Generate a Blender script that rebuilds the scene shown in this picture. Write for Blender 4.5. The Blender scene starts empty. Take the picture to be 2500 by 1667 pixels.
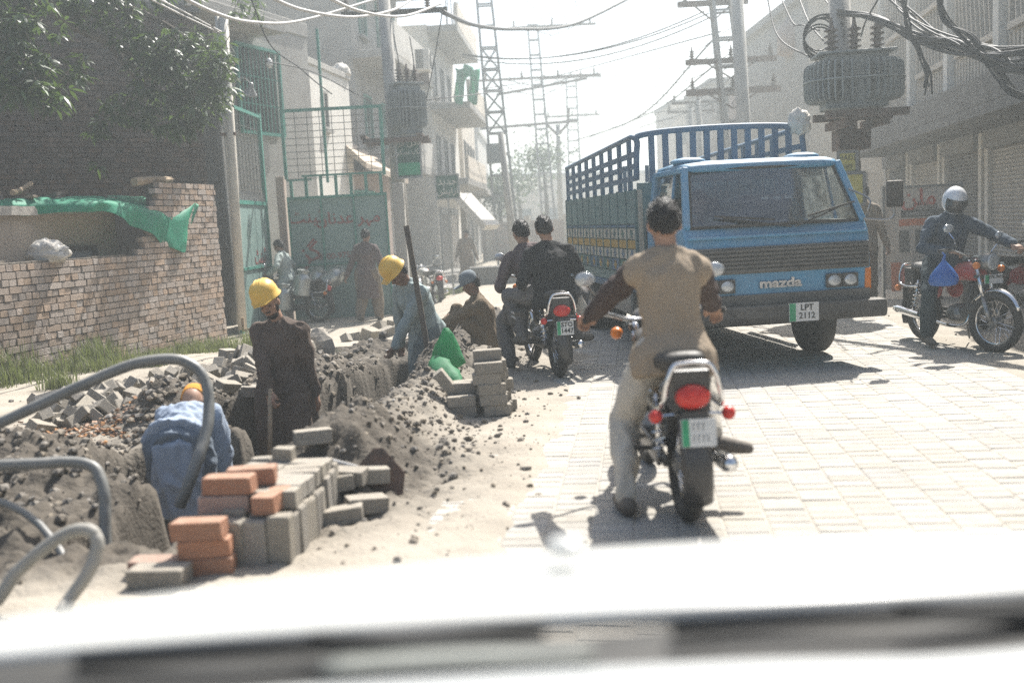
import bpy, bmesh, math, random
import numpy as np
from mathutils import Vector as V, Matrix, Euler, noise as mnoise

R = math.radians
scene = bpy.context.scene
COL = scene.collection
rng = random.Random(7)

# ---------------------------------------------------------------- camera
CAM_H, PITCH, ROLL, FPX = 1.45, R(6.6), R(3.0), 2500.0
_F = V((0, math.cos(PITCH), -math.sin(PITCH)))
_U0 = V((0, math.sin(PITCH), math.cos(PITCH)))
_R0 = V((1, 0, 0))
_RT = _R0 * math.cos(ROLL) - _U0 * math.sin(ROLL)
_UP = _U0 * math.cos(ROLL) + _R0 * math.sin(ROLL)
CAM = V((0, 0, CAM_H))
cd = bpy.data.cameras.new('camera')
cam = bpy.data.objects.new('camera', cd)
COL.objects.link(cam)
cam.matrix_world = Matrix(((_RT.x, _UP.x, -_F.x, 0), (_RT.y, _UP.y, -_F.y, 0), (_RT.z, _UP.z, -_F.z, CAM_H), (0, 0, 0, 1)))
cd.sensor_width = 36.0
cd.lens = 36.0
cd.clip_start = 0.05
cd.clip_end = 3000
cd.dof.use_dof = True
cd.dof.focus_distance = 11.5
cd.dof.aperture_fstop = 1.25
scene.camera = cam

# ---------------------------------------------------------------- world and sun
SUN_AZ, SUN_EL = R(27), R(52)      # azimuth to the right of straight ahead
w = bpy.data.worlds.new('World')
scene.world = w
w.use_nodes = True
nt = w.node_tree
sky = nt.nodes.new('ShaderNodeTexSky')
sky.sky_type = 'NISHITA'
sky.sun_disc = False
sky.sun_elevation = SUN_EL
sky.sun_rotation = SUN_AZ
sky.air_density = 1.0
sky.dust_density = 3.5
sky.ozone_density = 1.0
bg = nt.nodes['Background']
nt.links.new(sky.outputs[0], bg.inputs[0])
bg.inputs[1].default_value = 0.085
sd = bpy.data.lights.new('sun', 'SUN')
sd.energy = 5.0
sd.angle = R(0.55)
sd.color = (1.0, 0.965, 0.91)
sun = bpy.data.objects.new('sun', sd)
COL.objects.link(sun)
_sv = V((math.sin(SUN_AZ) * math.cos(SUN_EL), math.cos(SUN_AZ) * math.cos(SUN_EL), math.sin(SUN_EL)))
sun.rotation_euler = (-_sv).to_track_quat('-Z', 'Y').to_euler()
vs = scene.view_settings
vs.view_transform = 'Standard'
vs.look = 'None'
vs.gamma = 1.0
vs.exposure = 1.12
vs.use_curve_mapping = False
scene.cycles.use_denoising = False
scene.cycles.max_bounces = 6
scene.cycles.diffuse_bounces = 3
scene.cycles.glossy_bounces = 2
scene.cycles.transmission_bounces = 4
scene.cycles.transparent_max_bounces = 8
scene.cycles.volume_bounces = 0
scene.cycles.volume_step_rate = 4.0
scene.cycles.caustics_reflective = False
scene.cycles.caustics_refractive = False
scene.cycles.sample_clamp_indirect = 6.0

# ---------------------------------------------------------------- measuring helpers (photo pixel -> metres)
def _ray(px, py):
    return _F * FPX + _RT * (px - 1250) - _UP * (py - 833.5)
def gp(px, py, z=0.0):
    d = _ray(px, py)
    return CAM + d * ((z - CAM_H) / d.z)
def at(px, py, Y):
    d = _ray(px, py)
    return CAM + d * (Y / d.y)
def proj(p):
    q = V(p) - CAM
    D = q.dot(_F)
    if D <= 0.05:
        return (-9e9, -9e9, 0)
    return (1250 + FPX * q.dot(_RT) / D, 833.5 - FPX * q.dot(_UP) / D, FPX / D)

# ---------------------------------------------------------------- mesh helpers
class MB:
    def __init__(self):
        self.v, self.f, self.m = [], [], []
    def add(self, vs, fs, mi=0):
        b = len(self.v)
        self.v += [tuple(p) for p in vs]
        self.f += [tuple(b + i for i in q) for q in fs]
        self.m += [mi] * len(fs)
        return self
    def box(self, c, s, rot=None, mi=0, taper=1.0):
        hx, hy, hz = s[0] / 2, s[1] / 2, s[2] / 2
        pts = []
        for z in (-1, 1):
            k = taper if z > 0 else 1.0
            for y in (-1, 1):
                for x in (-1, 1):
                    p = V((x * hx * k, y * hy * k, z * hz))
                    if rot is not None:
                        p = rot @ p
                    pts.append(p + V(c))
        return self.add(pts, [(0, 2, 3, 1), (4, 5, 7, 6), (0, 1, 5, 4), (2, 6, 7, 3), (0, 4, 6, 2), (1, 3, 7, 5)], mi)
    def bx(self, x0, x1, y0, y1, z0, z1, mi=0):
        return self.box(((x0 + x1) / 2, (y0 + y1) / 2, (z0 + z1) / 2), (x1 - x0, y1 - y0, z1 - z0), None, mi)
    def beam(self, p, q, w, h, up=(0, 0, 1), mi=0):
        p, q = V(p), V(q)
        d = (q - p)
        L = d.length
        if L < 1e-6:
            return self
        y = d / L
        u = V(up)
        if abs(u.dot(y)) > .98:
            u = V((1, 0, 0)) if abs(y.x) < .9 else V((0, 1, 0))
        x = y.cross(u).normalized()
        z = x.cross(y)
        m = Matrix((x, y, z)).transposed()
        return self.box((p + q) / 2, (w, L, h), m, mi)
    def tube(self, pts, r, n=8, cap=True, mi=0, closed=False, flat=None):
        pts = [V(p) for p in pts]
        N = len(pts)
        rs = r if isinstance(r, (list, tuple)) else [r] * N
        t0 = (pts[1] - pts[0]).normalized()
        u = V((0, 0, 1)) if abs(t0.z) < .9 else V((1, 0, 0))
        if flat is not None:
            u = V(flat)
        x = t0.cross(u).normalized()
        vs_, fs_ = [], []
        for i in range(N):
            a = pts[i - 1] if (i > 0 or closed) else pts[i]
            b = pts[(i + 1) % N] if (i < N - 1 or closed) else pts[i]
            t = (b - a)
            t = t.normalized() if t.length > 1e-9 else t0
            x = (x - t * x.dot(t))
            x = x.normalized() if x.length > 1e-6 else t.orthogonal().normalized()
            y = t.cross(x)
            ri = rs[i]
            rx, ry = ri if isinstance(ri, (list, tuple)) else (ri, ri)
            for k in range(n):
                a_ = 2 * math.pi * k / n
                vs_.append(pts[i] + x * (rx * math.cos(a_)) + y * (ry * math.sin(a_)))
        M_ = N if closed else N - 1
        for i in range(M_):
            for k in range(n):
                a_, b_ = i * n + k, i * n + (k + 1) % n
                c_, d_ = ((i + 1) % N) * n + (k + 1) % n, ((i + 1) % N) * n + k
                fs_.append((a_, b_, c_, d_))
        if cap and not closed:
            fs_.append(tuple(range(n - 1, -1, -1)))
            fs_.append(tuple((N - 1) * n + k for k in range(n)))
        return self.add(vs_, fs_, mi)
    def loft(self, rings, cap=True, mi=0):
        n = len(rings[0])
        vs_ = [p for r_ in rings for p in r_]
        fs_ = []
        for i in range(len(rings) - 1):
            for k in range(n):
                fs_.append((i * n + k, i * n + (k + 1) % n, (i + 1) * n + (k + 1) % n, (i + 1) * n + k))
        if cap:
            fs_.append(tuple(range(n - 1, -1, -1)))
            fs_.append(tuple((len(rings) - 1) * n + k for k in range(n)))
        return self.add(vs_, fs_, mi)
    def lathe(self, prof, o=(0, 0, 0), rot=None, n=16, mi=0):
        rings = []
        for r_, z in prof:
            ring = []
            for k in range(n):
                a = 2 * math.pi * k / n
                p = V((max(r_, 1e-4) * math.cos(a), max(r_, 1e-4) * math.sin(a), z))
                if rot is not None:
                    p = rot @ p
                ring.append(p + V(o))
            rings.append(ring)
        return self.loft(rings, True, mi)
    def sphere(self, c, r, n=12, m=8, rot=None, mi=0):
        if not isinstance(r, (list, tuple)):
            r = (r, r, r)
        rings = []
        for j in range(m + 1):
            ph = -math.pi / 2 + math.pi * j / m
            ph = max(min(ph, math.pi / 2 - .02), -math.pi / 2 + .02)
            ring = []
            for k in range(n):
                a = 2 * math.pi * k / n
                p = V((r[0] * math.cos(ph) * math.cos(a), r[1] * math.cos(ph) * math.sin(a), r[2] * math.sin(ph)))
                if rot is not None:
                    p = rot @ p
                ring.append(p + V(c))
            rings.append(ring)
        return self.loft(rings, True, mi)
    def torus(self, c, Rr, r, axis='x', n=28, m=8, mi=0, sq=1.0):
        pts = []
        for k in range(n):
            a = 2 * math.pi * k / n
            if axis == 'x':
                pts.append(V(c) + V((0, Rr * math.cos(a), Rr * math.sin(a))))
            elif axis == 'y':
                pts.append(V(c) + V((Rr * math.cos(a), 0, Rr * math.sin(a))))
            else:
                pts.append(V(c) + V((Rr * math.cos(a), Rr * math.sin(a), 0)))
        ax = {'x': (1, 0, 0), 'y': (0, 1, 0), 'z': (0, 0, 1)}[axis]
        return self.tube(pts, [(r, r * sq)] * n, m, False, mi, True, ax)
    def prism(self, poly, axis, a, b, mi=0):
        """poly of 2-d points extruded along axis between a and b ('x': (y,z), 'y': (x,z), 'z': (x,y))"""
        def mk(p, t):
            return {'x': (t, p[0], p[1]), 'y': (p[0], t, p[1]), 'z': (p[0], p[1], t)}[axis]
        n = len(poly)
        vs_ = [mk(p, a) for p in poly] + [mk(p, b) for p in poly]
        fs_ = [tuple(range(n)), tuple(range(2 * n - 1, n - 1, -1))]
        fs_ += [(i, n + i, n + (i + 1) % n, (i + 1) % n) for i in range(n)]
        return self.add(vs_, fs_, mi)
    def rock(self, c, r, seed=0, k=1.0, mi=0):
        rr = random.Random(seed)
        vs_ = []
        for j in range(12):
            b = ICO_V[j]
            s = r * (0.7 + .6 * rr.random())
            vs_.append((c[0] + b[0] * s, c[1] + b[1] * s, c[2] + b[2] * s * k))
        return self.add(vs_, ICO_F, mi)
    def mesh(self, name):
        me = bpy.data.meshes.new(name)
        me.from_pydata(self.v, [], self.f)
        return me
    def build(self, name, mat, parent=None, loc=None, rz=0.0, smooth=False, bevel=0.0, bseg=2, fixn=True, auto=None):
        me = self.mesh(name)
        mats = mat if isinstance(mat, (list, tuple)) else [mat]
        for m_ in mats:
            me.materials.append(m_)
        if len(mats) > 1:
            me.polygons.foreach_set('material_index', self.m)
        if fixn and len(self.f) < 60000:
            bm = bmesh.new()
            bm.from_mesh(me)
            bmesh.ops.recalc_face_normals(bm, faces=bm.faces)
            bm.to_mesh(me)
            bm.free()
        o = bpy.data.objects.new(name, me)
        COL.objects.link(o)
        if parent is not None:
            o.parent = parent
        if loc is not None:
            o.location = loc
        o.rotation_euler[2] = rz
        if smooth:
            me.polygons.foreach_set('use_smooth', [True] * len(me.polygons))
            me.update()
        if auto:
            me.polygons.foreach_set('use_smooth', [True] * len(me.polygons))
            me.set_sharp_from_angle(angle=R(auto))
        if bevel > 0:
            b = o.modifiers.new('bevel', 'BEVEL')
            b.width = bevel
            b.segments = bseg
            b.limit_method = 'ANGLE'
            b.angle_limit = R(35)
        return o

_t = (1 + 5 ** .5) / 2
ICO_V = [V(p).normalized() for p in ((-1, _t, 0), (1, _t, 0), (-1, -_t, 0), (1, -_t, 0), (0, -1, _t), (0, 1, _t), (0, -1, -_t), (0, 1, -_t), (_t, 0, -1), (_t, 0, 1), (-_t, 0, -1), (-_t, 0, 1))]
ICO_F = [(0, 11, 5), (0, 5, 1), (0, 1, 7), (0, 7, 10), (0, 10, 11), (1, 5, 9), (5, 11, 4), (11, 10, 2), (10, 7, 6), (7, 1, 8), (3, 9, 4), (3, 4, 2), (3, 2, 6), (3, 6, 8), (3, 8, 9), (4, 9, 5), (2, 4, 11), (6, 2, 10), (8, 6, 7), (9, 8, 1)]

def tag(o, label=None, cat=None, group=None, kind=None):
    if label:
        o['label'] = label
    if cat:
        o['category'] = cat
    if group:
        o['group'] = group
    if kind:
        o['kind'] = kind
    return o
def thing(name, label, cat, loc=(0, 0, 0), rz=0.0, group=None):
    o = bpy.data.objects.new(name, None)
    o.empty_display_size = .2
    COL.objects.link(o)
    o.location = loc
    o.rotation_euler[2] = rz
    return tag(o, label, cat, group)
def copy_obj(o, parent=None):
    c = o.copy()
    COL.objects.link(c)
    if parent is not None:
        c.parent = parent
    return c
def rotz(a):
    return Matrix.Rotation(a, 3, 'Z')
def eul(x, y, z):
    return Euler((x, y, z)).to_matrix()
def S(t):
    t = min(1.0, max(0.0, t))
    return t * t * (3 - 2 * t)
def arc(p, q, sag, n=14):
    p, q = V(p), V(q)
    return [p.lerp(q, i / n) - V((0, 0, sag * 4 * (i / n) * (1 - i / n))) for i in range(n + 1)]
def spline(pts, n=8):
    """Catmull-Rom through pts"""
    P = [V(p) for p in pts]
    P = [P[0] * 2 - P[1]] + P + [P[-1] * 2 - P[-2]]
    out = []
    for i in range(1, len(P) - 2):
        a, b, c, d = P[i - 1], P[i], P[i + 1], P[i + 2]
        for k in range(n):
            t = k / n
            out.append(.5 * ((2 * b) + (c - a) * t + (2 * a - 5 * b + 4 * c - d) * t * t + (3 * b - a - 3 * c + d) * t ** 3))
    out.append(P[-2])
    return out

# ---------------------------------------------------------------- materials
MATS = {}
DUSTC = (.42, .37, .30)
def mk(name, c1, c2=None, scale=6.0, rough=.8, bump=.25, bscale=40.0, metal=0.0, rnd=None, ramt=.3, dust=0.0, spec=.3, trans=0.0, alpha=1.0, emit=0.0, detail=4.0, stretch=None, c3=None, c3t=.62):
    if name in MATS:
        return MATS[name]
    m = bpy.data.materials.new(name)
    m.use_nodes = True
    t = m.node_tree
    L = t.links.new
    b = t.nodes['Principled BSDF']
    b.inputs['Roughness'].default_value = rough
    b.inputs['Metallic'].default_value = metal
    b.inputs['Specular IOR Level'].default_value = spec
    tc = t.nodes.new('ShaderNodeTexCoord')
    src = tc.outputs['Object']
    if stretch:
        mp = t.nodes.new('ShaderNodeMapping')
        mp.inputs['Scale'].default_value = stretch
        L(src, mp.inputs[0])
        src = mp.outputs[0]
    n1 = t.nodes.new('ShaderNodeTexNoise')
    n1.inputs['Scale'].default_value = scale
    n1.inputs['Detail'].default_value = detail
    n1.inputs['Roughness'].default_value = .65
    L(src, n1.inputs['Vector'])
    c2 = c2 or tuple(x * .72 for x in c1)
    rp = t.nodes.new('ShaderNodeValToRGB')
    rp.color_ramp.elements[0].position = .35
    rp.color_ramp.elements[1].position = .68
    rp.color_ramp.elements[0].color = (*c2, 1)
    rp.color_ramp.elements[1].color = (*c1, 1)
    if c3:
        e = rp.color_ramp.elements.new(c3t + .12)
        e.color = (*c3, 1)
    L(n1.outputs['Fac'], rp.inputs[0])
    col = rp.outputs[0]
    if rnd:
        if rnd == 'obj':
            oi = t.nodes.new('ShaderNodeObjectInfo')
            ro = oi.outputs['Random']
        else:
            gi = t.nodes.new('ShaderNodeNewGeometry')
            ro = gi.outputs['Random Per Island']
        mr = t.nodes.new('ShaderNodeMapRange')
        mr.inputs['To Min'].default_value = 1 - ramt
        mr.inputs['To Max'].default_value = 1 + ramt * .6
        L(ro, mr.inputs['Value'])
        hs = t.nodes.new('ShaderNodeHueSaturation')
        L(mr.outputs[0], hs.inputs['Value'])
        mh = t.nodes.new('ShaderNodeMapRange')
        mh.inputs['To Min'].default_value = .6
        mh.inputs['To Max'].default_value = 1.25
        ml = t.nodes.new('ShaderNodeMath')
        ml.operation = 'FRACT'
        mm = t.nodes.new('ShaderNodeMath')
        mm.operation = 'MULTIPLY'
        mm.inputs[1].default_value = 7.31
        L(ro, mm.inputs[0])
        L(mm.outputs[0], ml.inputs[0])
        L(ml.outputs[0], mh.inputs['Value'])
        L(mh.outputs[0], hs.inputs['Saturation'])
        L(col, hs.inputs['Color'])
        col = hs.outputs[0]
    if dust > 0:
        ge = t.nodes.new('ShaderNodeNewGeometry')
        sp = t.nodes.new('ShaderNodeSeparateXYZ')
        L(ge.outputs['Normal'], sp.inputs[0])
        d1 = t.nodes.new('ShaderNodeMapRange')
        d1.inputs['From Min'].default_value = -.3
        d1.inputs['From Max'].default_value = 1.0
        d1.inputs['To Min'].default_value = .25
        L(sp.outputs['Z'], d1.inputs['Value'])
        n3 = t.nodes.new('ShaderNodeTexNoise')
        n3.inputs['Scale'].default_value = 5.0
        n3.inputs['Detail'].default_value = 5.0
        L(tc.outputs['Object'], n3.inputs['Vector'])
        d2 = t.nodes.new('ShaderNodeMath')
        d2.operation = 'MULTIPLY'
        L(d1.outputs[0], d2.inputs[0])
        L(n3.outputs['Fac'], d2.inputs[1])
        d3 = t.nodes.new('ShaderNodeMath')
        d3.operation = 'MULTIPLY'
        d3.use_clamp = True
        L(d2.outputs[0], d3.inputs[0])
        d3.inputs[1].default_value = dust * 2
        mx = t.nodes.new('ShaderNodeMix')
        mx.data_type = 'RGBA'
        L(d3.outputs[0], mx.inputs['Factor'])
        L(col, mx.inputs['A'])
        mx.inputs['B'].default_value = (*DUSTC, 1)
        col = mx.outputs['Result']
        rr = t.nodes.new('ShaderNodeMapRange')
        rr.inputs['To Min'].default_value = rough
        rr.inputs['To Max'].default_value = .9
        L(d3.outputs[0], rr.inputs['Value'])
        L(rr.outputs[0], b.inputs['Roughness'])
    L(col, b.inputs['Base Color'])
    if bump > 0:
        n2 = t.nodes.new('ShaderNodeTexNoise')
        n2.inputs['Scale'].default_value = bscale
        n2.inputs['Detail'].default_value = 3.0
        L(src, n2.inputs['Vector'])
        bp = t.nodes.new('ShaderNodeBump')
        bp.inputs['Strength'].default_value = bump
        bp.inputs['Distance'].default_value = .012
        L(n2.outputs['Fac'], bp.inputs['Height'])
        L(bp.outputs[0], b.inputs['Normal'])
    if trans > 0:
        b.inputs['Transmission Weight'].default_value = trans
    if alpha < 1:
        b.inputs['Alpha'].default_value = alpha
    m.diffuse_color = (*c1, 1)
    MATS[name] = m
    return m

def translucent(m, amount, color):
    """let cloth, leaf or plastic film pass some light"""
    t = m.node_tree
    b = t.nodes['Principled BSDF']
    out = t.nodes['Material Output']
    tr = t.nodes.new('ShaderNodeBsdfTranslucent')
    tr.inputs[0].default_value = (*color, 1)
    mx = t.nodes.new('ShaderNodeMixShader')
    mx.inputs[0].default_value = amount
    t.links.new(b.outputs[0], mx.inputs[1])
    t.links.new(tr.outputs[0], mx.inputs[2])
    t.links.new(mx.outputs[0], out.inputs[0])
    return m

m_soil = mk('soil', (.43, .39, .325), (.31, .275, .225), 3.0, .95, 1.0, 38, detail=8)
m_sand = mk('joint_sand', (.41, .38, .33), (.33, .305, .265), 5, .95, .4, 60)
m_paver = mk('paver_laid', (.41, .385, .34), (.33, .31, .275), 3.0, .85, .35, 45, rnd='obj', ramt=.1)
m_paver_s = mk('paver_laid_rest', (.41, .385, .34), (.33, .31, .275), 3.0, .85, .35, 45, rnd='isl', ramt=.1)
m_block = mk('paver_block', (.30, .285, .25), (.20, .185, .16), 9.0, .9, .5, 40, rnd='obj', ramt=.25, dust=.5)
m_rblock = mk('red_block', (.42, .23, .16), (.32, .17, .12), 9.0, .9, .4, 40, rnd='obj', ramt=.2, dust=.35)
m_brick = mk('wall_brick', (.43, .35, .285), (.33, .255, .20), 9.0, .92, .6, 45, rnd='obj', ramt=.2)
m_brick_s = mk('wall_brick_rest', (.43, .35, .285), (.33, .255, .20), 9.0, .92, .6, 45, rnd='isl', ramt=.2)
m_mortar = mk('mortar', (.17, .15, .125), (.10, .085, .07), 12, .95, .6, 60)
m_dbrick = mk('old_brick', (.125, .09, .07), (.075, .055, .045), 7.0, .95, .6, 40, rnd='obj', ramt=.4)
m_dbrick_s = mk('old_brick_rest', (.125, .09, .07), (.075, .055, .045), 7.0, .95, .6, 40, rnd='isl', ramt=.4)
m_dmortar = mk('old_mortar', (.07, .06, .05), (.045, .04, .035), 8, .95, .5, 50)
m_plaster = mk('grey_plaster', (.40, .385, .35), (.30, .285, .26), 1.6, .9, .3, 25, detail=8)
m_plasterw = mk('white_plaster', (.68, .655, .60), (.55, .53, .48), 1.2, .9, .25, 20, detail=8)
m_plasterb = mk('brown_plaster', (.50, .42, .33), (.40, .33, .26), 1.5, .92, .35, 25, detail=8)
m_plasterc = mk('cream_plaster', (.56, .50, .42), (.44, .40, .34), 1.2, .9, .25, 20, detail=8)
m_plasterp = mk('pinkish_plaster', (.42, .33, .28), (.33, .27, .23), 1.2, .9, .25, 20, detail=8)
m_conc = mk('concrete', (.36, .345, .315), (.25, .24, .22), 3.0, .9, .4, 30, detail=8)
m_dconc = mk('dark_concrete', (.17, .165, .155), (.11, .105, .1), 3.0, .9, .4, 30, detail=8)
m_gate = mk('gate_green', (.21, .32, .30), (.15, .25, .23), 2.5, .55, .1, 20, dust=.2, detail=8)
m_gframe = mk('frame_green', (.04, .27, .21), (.03, .18, .14), 6, .5, .1, 30, dust=.15)
m_wiremesh = mk('wire_mesh', (.13, .14, .13), None, 8, .6, 0)
m_paintred = mk('painted_red', (.30, .07, .06), (.22, .06, .05), 8, .8, .1)
m_paintwhite = mk('painted_white', (.62, .60, .56), (.5, .48, .45), 8, .8, .1)
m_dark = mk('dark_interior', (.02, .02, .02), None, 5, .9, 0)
m_glass = mk('window_glass', (.05, .06, .065), (.035, .045, .05), 2, .12, 0, spec=.6)
m_steel = mk('galvanised_steel', (.33, .34, .34), (.22, .23, .23), 8, .5, .1, 30, metal=.6, dust=.15)
m_rust = mk('rusty_steel', (.16, .10, .075), (.08, .06, .05), 12, .8, .3, 40, metal=.2)
m_black = mk('black_rubber', (.025, .025, .026), (.018, .018, .018), 10, .75, .2, 60, dust=.16)
m_cable = mk('black_cable', (.03, .03, .032), None, 5, .6, 0)
m_pcable = mk('pale_cable', (.55, .53, .5), None, 5, .6, 0)
m_chrome = mk('chrome', (.75, .75, .75), (.6, .6, .6), 4, .12, 0, metal=1.0)
m_dchrome = mk('dull_metal', (.35, .35, .34), (.22, .22, .22), 14, .4, .1, metal=.85, dust=.1)
m_xf = mk('transformer_grey', (.20, .235, .24), (.14, .165, .17), 4, .55, .1, 30, dust=.18)
m_porc = mk('insulator_glaze', (.12, .08, .065), None, 5, .25, 0)
m_tarp = mk('green_tarp', (.03, .36, .22), (.025, .27, .17), 5, .55, .3, 25, dust=.12)
translucent(m_tarp, .35, (.05, .55, .33))
m_sack = mk('woven_sack', (.66, .62, .55), (.5, .47, .42), 6, .8, .4, 50)
m_wood = mk('raw_wood', (.36, .28, .19), (.25, .19, .13), 5, .85, .3, 30, stretch=(1, 1, .2))
m_dwood = mk('dark_wood', (.12, .095, .07), (.07, .055, .045), 6, .85, .4, 30)
m_greenboard = mk('sign_green', (.015, .085, .06), (.012, .06, .045), 4, .5, .05)
m_greenstripe = mk('sign_bright_green', (.02, .30, .16), None, 4, .5, .05)
# ================================================================ ground, trench and road
RA = R(7.4)
RE = V((math.sin(RA), math.cos(RA), 0))       # along the street
RN = V((math.cos(RA), -math.sin(RA), 0))      # across it
ROAD_L, ROAD_R, ROAD_Y0, ROAD_Y1 = -1.1, 3.05, 2.6, 14.5

def fbm(x, y, s, o=4, seed=0.0):
    return mnoise.fractal((x * s, y * s, seed), 1.0, 2.0, o)
def trench_c(y):
    return -1.45 + (y - 8.0) * .16
MOUNDS = [(-2.05, 9.5, .42, 1.0, .30), (-2.75, 8.1, .38, .45, .34), (-3.1, 6.2, .75, .5, .26), (-2.6, 5.0, .4, .5, .12),
          (-4.1, 5.8, .8, .5, .20), (-.45, 12.9, .5, .7, .30), (-.55, 11.75, .35, .3, .12), (-.95, 6.05, .45, .45, .12), (-1.25, 5.3, .4, .3, .12),
          (-.75, 9.6, .25, .5, .22), (-2.9, 10.9, .6, .6, .10), (-1.55, 12.2, .6, .4, .12), (-.2, 14.6, .6, 1.0, .2)]
def drop(x, y):
    return -.25 * S((y - 11.5) / 5.0) * S((-.6 - x) / 1.6) - .3 * S((y - 19) / 12) - .0
def disturbed(x, y):
    m = 0.0
    for a, b, sx, sy, h in MOUNDS:
        m += math.exp(-((x - a) / (sx * 1.4)) ** 2 - ((y - b) / (sy * 1.4)) ** 2)
    tc = trench_c(y)
    m += math.exp(-((x - tc) / .9) ** 2) * S((y - 4.0) / .8) * S((11.9 - y) / .8)
    return min(1.0, m)
def hgt(x, y):
    z = drop(x, y)
    m = disturbed(x, y)
    q = x * RN.x + y * RN.y
    for a, b, sx, sy, h in MOUNDS:
        z += h * math.exp(-((x - a) / sx) ** 2 - ((y - b) / sy) ** 2)
    tc = trench_c(y)
    # spoil heap along the road side of the trench
    along = S((y - 5.2) / 1.0) * S((11.2 - y) / .9)
    hh = .23 * (1 + .45 * fbm(y, 0, .9, 2, 3.1))
    z += hh * along * math.exp(-((x - tc - .70) / .30) ** 2)
    z += .08 * along * math.exp(-((x - tc + .55) / .3) ** 2)
    # trench and the pit the men stand in
    tw = .30 + .05 * fbm(x, y, 2.0, 3, 5.0)
    dpt = .62 * S((y - 4.7) / .35) * S((11.05 - y) / .3)
    wall = S((tw + .05 - abs(x - tc)) / .10)
    pit = S((1.0 - math.hypot((x + 2.0) / .55, (y - 8.0) / .75)) / .22)
    pit2 = S((1.0 - math.hypot((x + 2.22) / .5, (y - 6.5) / .7)) / .22)
    k = max(wall * dpt, pit * .66, pit2 * .80)
    z = z * (1 - .8 * (1 if k > .3 else k / .3)) - k if k > 0 else z
    # clods
    f = fbm(x, y, 3.0, 5, 1.7)
    c = fbm(x, y, 11.0, 4, 9.2)
    vd = mnoise.voronoi((x * 9.0, y * 9.0, 2.2))[0][0] if m > .12 else .4
    vd2 = mnoise.voronoi((x * 20.0, y * 20.0, 5.2))[0][0] if m > .12 else .4
    z += m * (.060 * f + .045 * max(-.3, c) + .085 * (.45 - vd) + .040 * (.45 - vd2)) + .010 * f + .003 * c
    # under the paving
    if y < ROAD_Y1 + 6:
        e = S((q - (ROAD_L + .36 + .30 * fbm(x, y, .9, 4, 2.0))) / .30) * S((ROAD_R + .1 - q + .2 * fbm(x, y, .8, 3, 4.0)) / .3)
        z = z * (1 - e) - .045 * e
        if e < .9:
            z += .012 * (1 - e)
    return z

def lin(a, b, st):
    n = max(1, int(round((b - a) / st)))
    return [a + (b - a) * i / n for i in range(n)]
xs = [-300, -160, -90, -40, -22, -15, -11] + lin(-9, -4.9, .16) + lin(-4.9, 1.0, .0268) + lin(1.0, 2, .1) + lin(2, 9, .2) + [9, 11, 15, 22, 40, 90, 160, 300]
ys = [-300, -60, -15, -4, 0, 1.5, 2.6, 3.4] + lin(4.0, 13.2, .034) + lin(13.2, 22, .11) + lin(22, 40, .6) + [40, 45, 52, 60, 75, 100, 150, 300, 510]
gv = [(x, y, hgt(x, y)) for y in ys for x in xs]
nx = len(xs)
gf = [(j * nx + i, j * nx + i + 1, (j + 1) * nx + i + 1, (j + 1) * nx + i) for j in range(len(ys) - 1) for i in range(nx - 1)]
gme = bpy.data.meshes.new('ground')
gme.from_pydata(gv, [], gf)
att = gme.attributes.new('damp', 'FLOAT', 'POINT')
dv = []
for (x, y, z) in gv:
    a = disturbed(x, y) if (-8 < x < 3 and 2 < y < 18) else 0.0
    tc = trench_c(y)
    wet = .98 * a
    if 4.6 < y < 12 and abs(x - tc) < .6 and z < -.06:
        wet = 1.0
    wet += .8 * math.exp(-((x + 2.05) / .55) ** 2 - ((y - 9.6) / 1.1) ** 2)
    wet += .9 * math.exp(-((x + 2.3) / .55) ** 2 - ((y - 11.9) / .6) ** 2)
    dv.append(min(1.0, wet))
att.data.foreach_set('value', dv)
gme.polygons.foreach_set('use_smooth', [True] * len(gme.polygons))
_t = m_soil.node_tree
_b = _t.nodes['Principled BSDF']
_src = _b.inputs['Base Color'].links[0].from_socket
_a = _t.nodes.new('ShaderNodeAttribute')
_a.attribute_name = 'damp'
_mx = _t.nodes.new('ShaderNodeMix')
_mx.data_type = 'RGBA'
_n = _t.nodes.new('ShaderNodeTexNoise')
_n.inputs['Scale'].default_value = 6
_n.inputs['Detail'].default_value = 6
_tc = _t.nodes.new('ShaderNodeTexCoord')
_t.links.new(_tc.outputs['Object'], _n.inputs['Vector'])
_ma = _t.nodes.new('ShaderNodeMath')
_ma.operation = 'MULTIPLY_ADD'
_ma.use_clamp = True
_t.links.new(_n.outputs['Fac'], _ma.inputs[0])
_ma.inputs[1].default_value = .9
_mb = _t.nodes.new('ShaderNodeMath')
_mb.operation = 'SUBTRACT'
_t.links.new(_a.outputs['Fac'], _mb.inputs[0])
_mb.inputs[1].default_value = .34
_t.links.new(_mb.outputs[0], _ma.inputs[2])
_t.links.new(_ma.outputs[0], _mx.inputs['Factor'])
_t.links.new(_src, _mx.inputs['A'])
_mx.inputs['B'].default_value = (.095, .082, .066, 1)
_t.links.new(_mx.outputs['Result'], _b.inputs['Base Color'])
gme.materials.append(m_soil)
ground = bpy.data.objects.new('ground', gme)
COL.objects.link(ground)
tag(ground, kind='structure')

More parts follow.
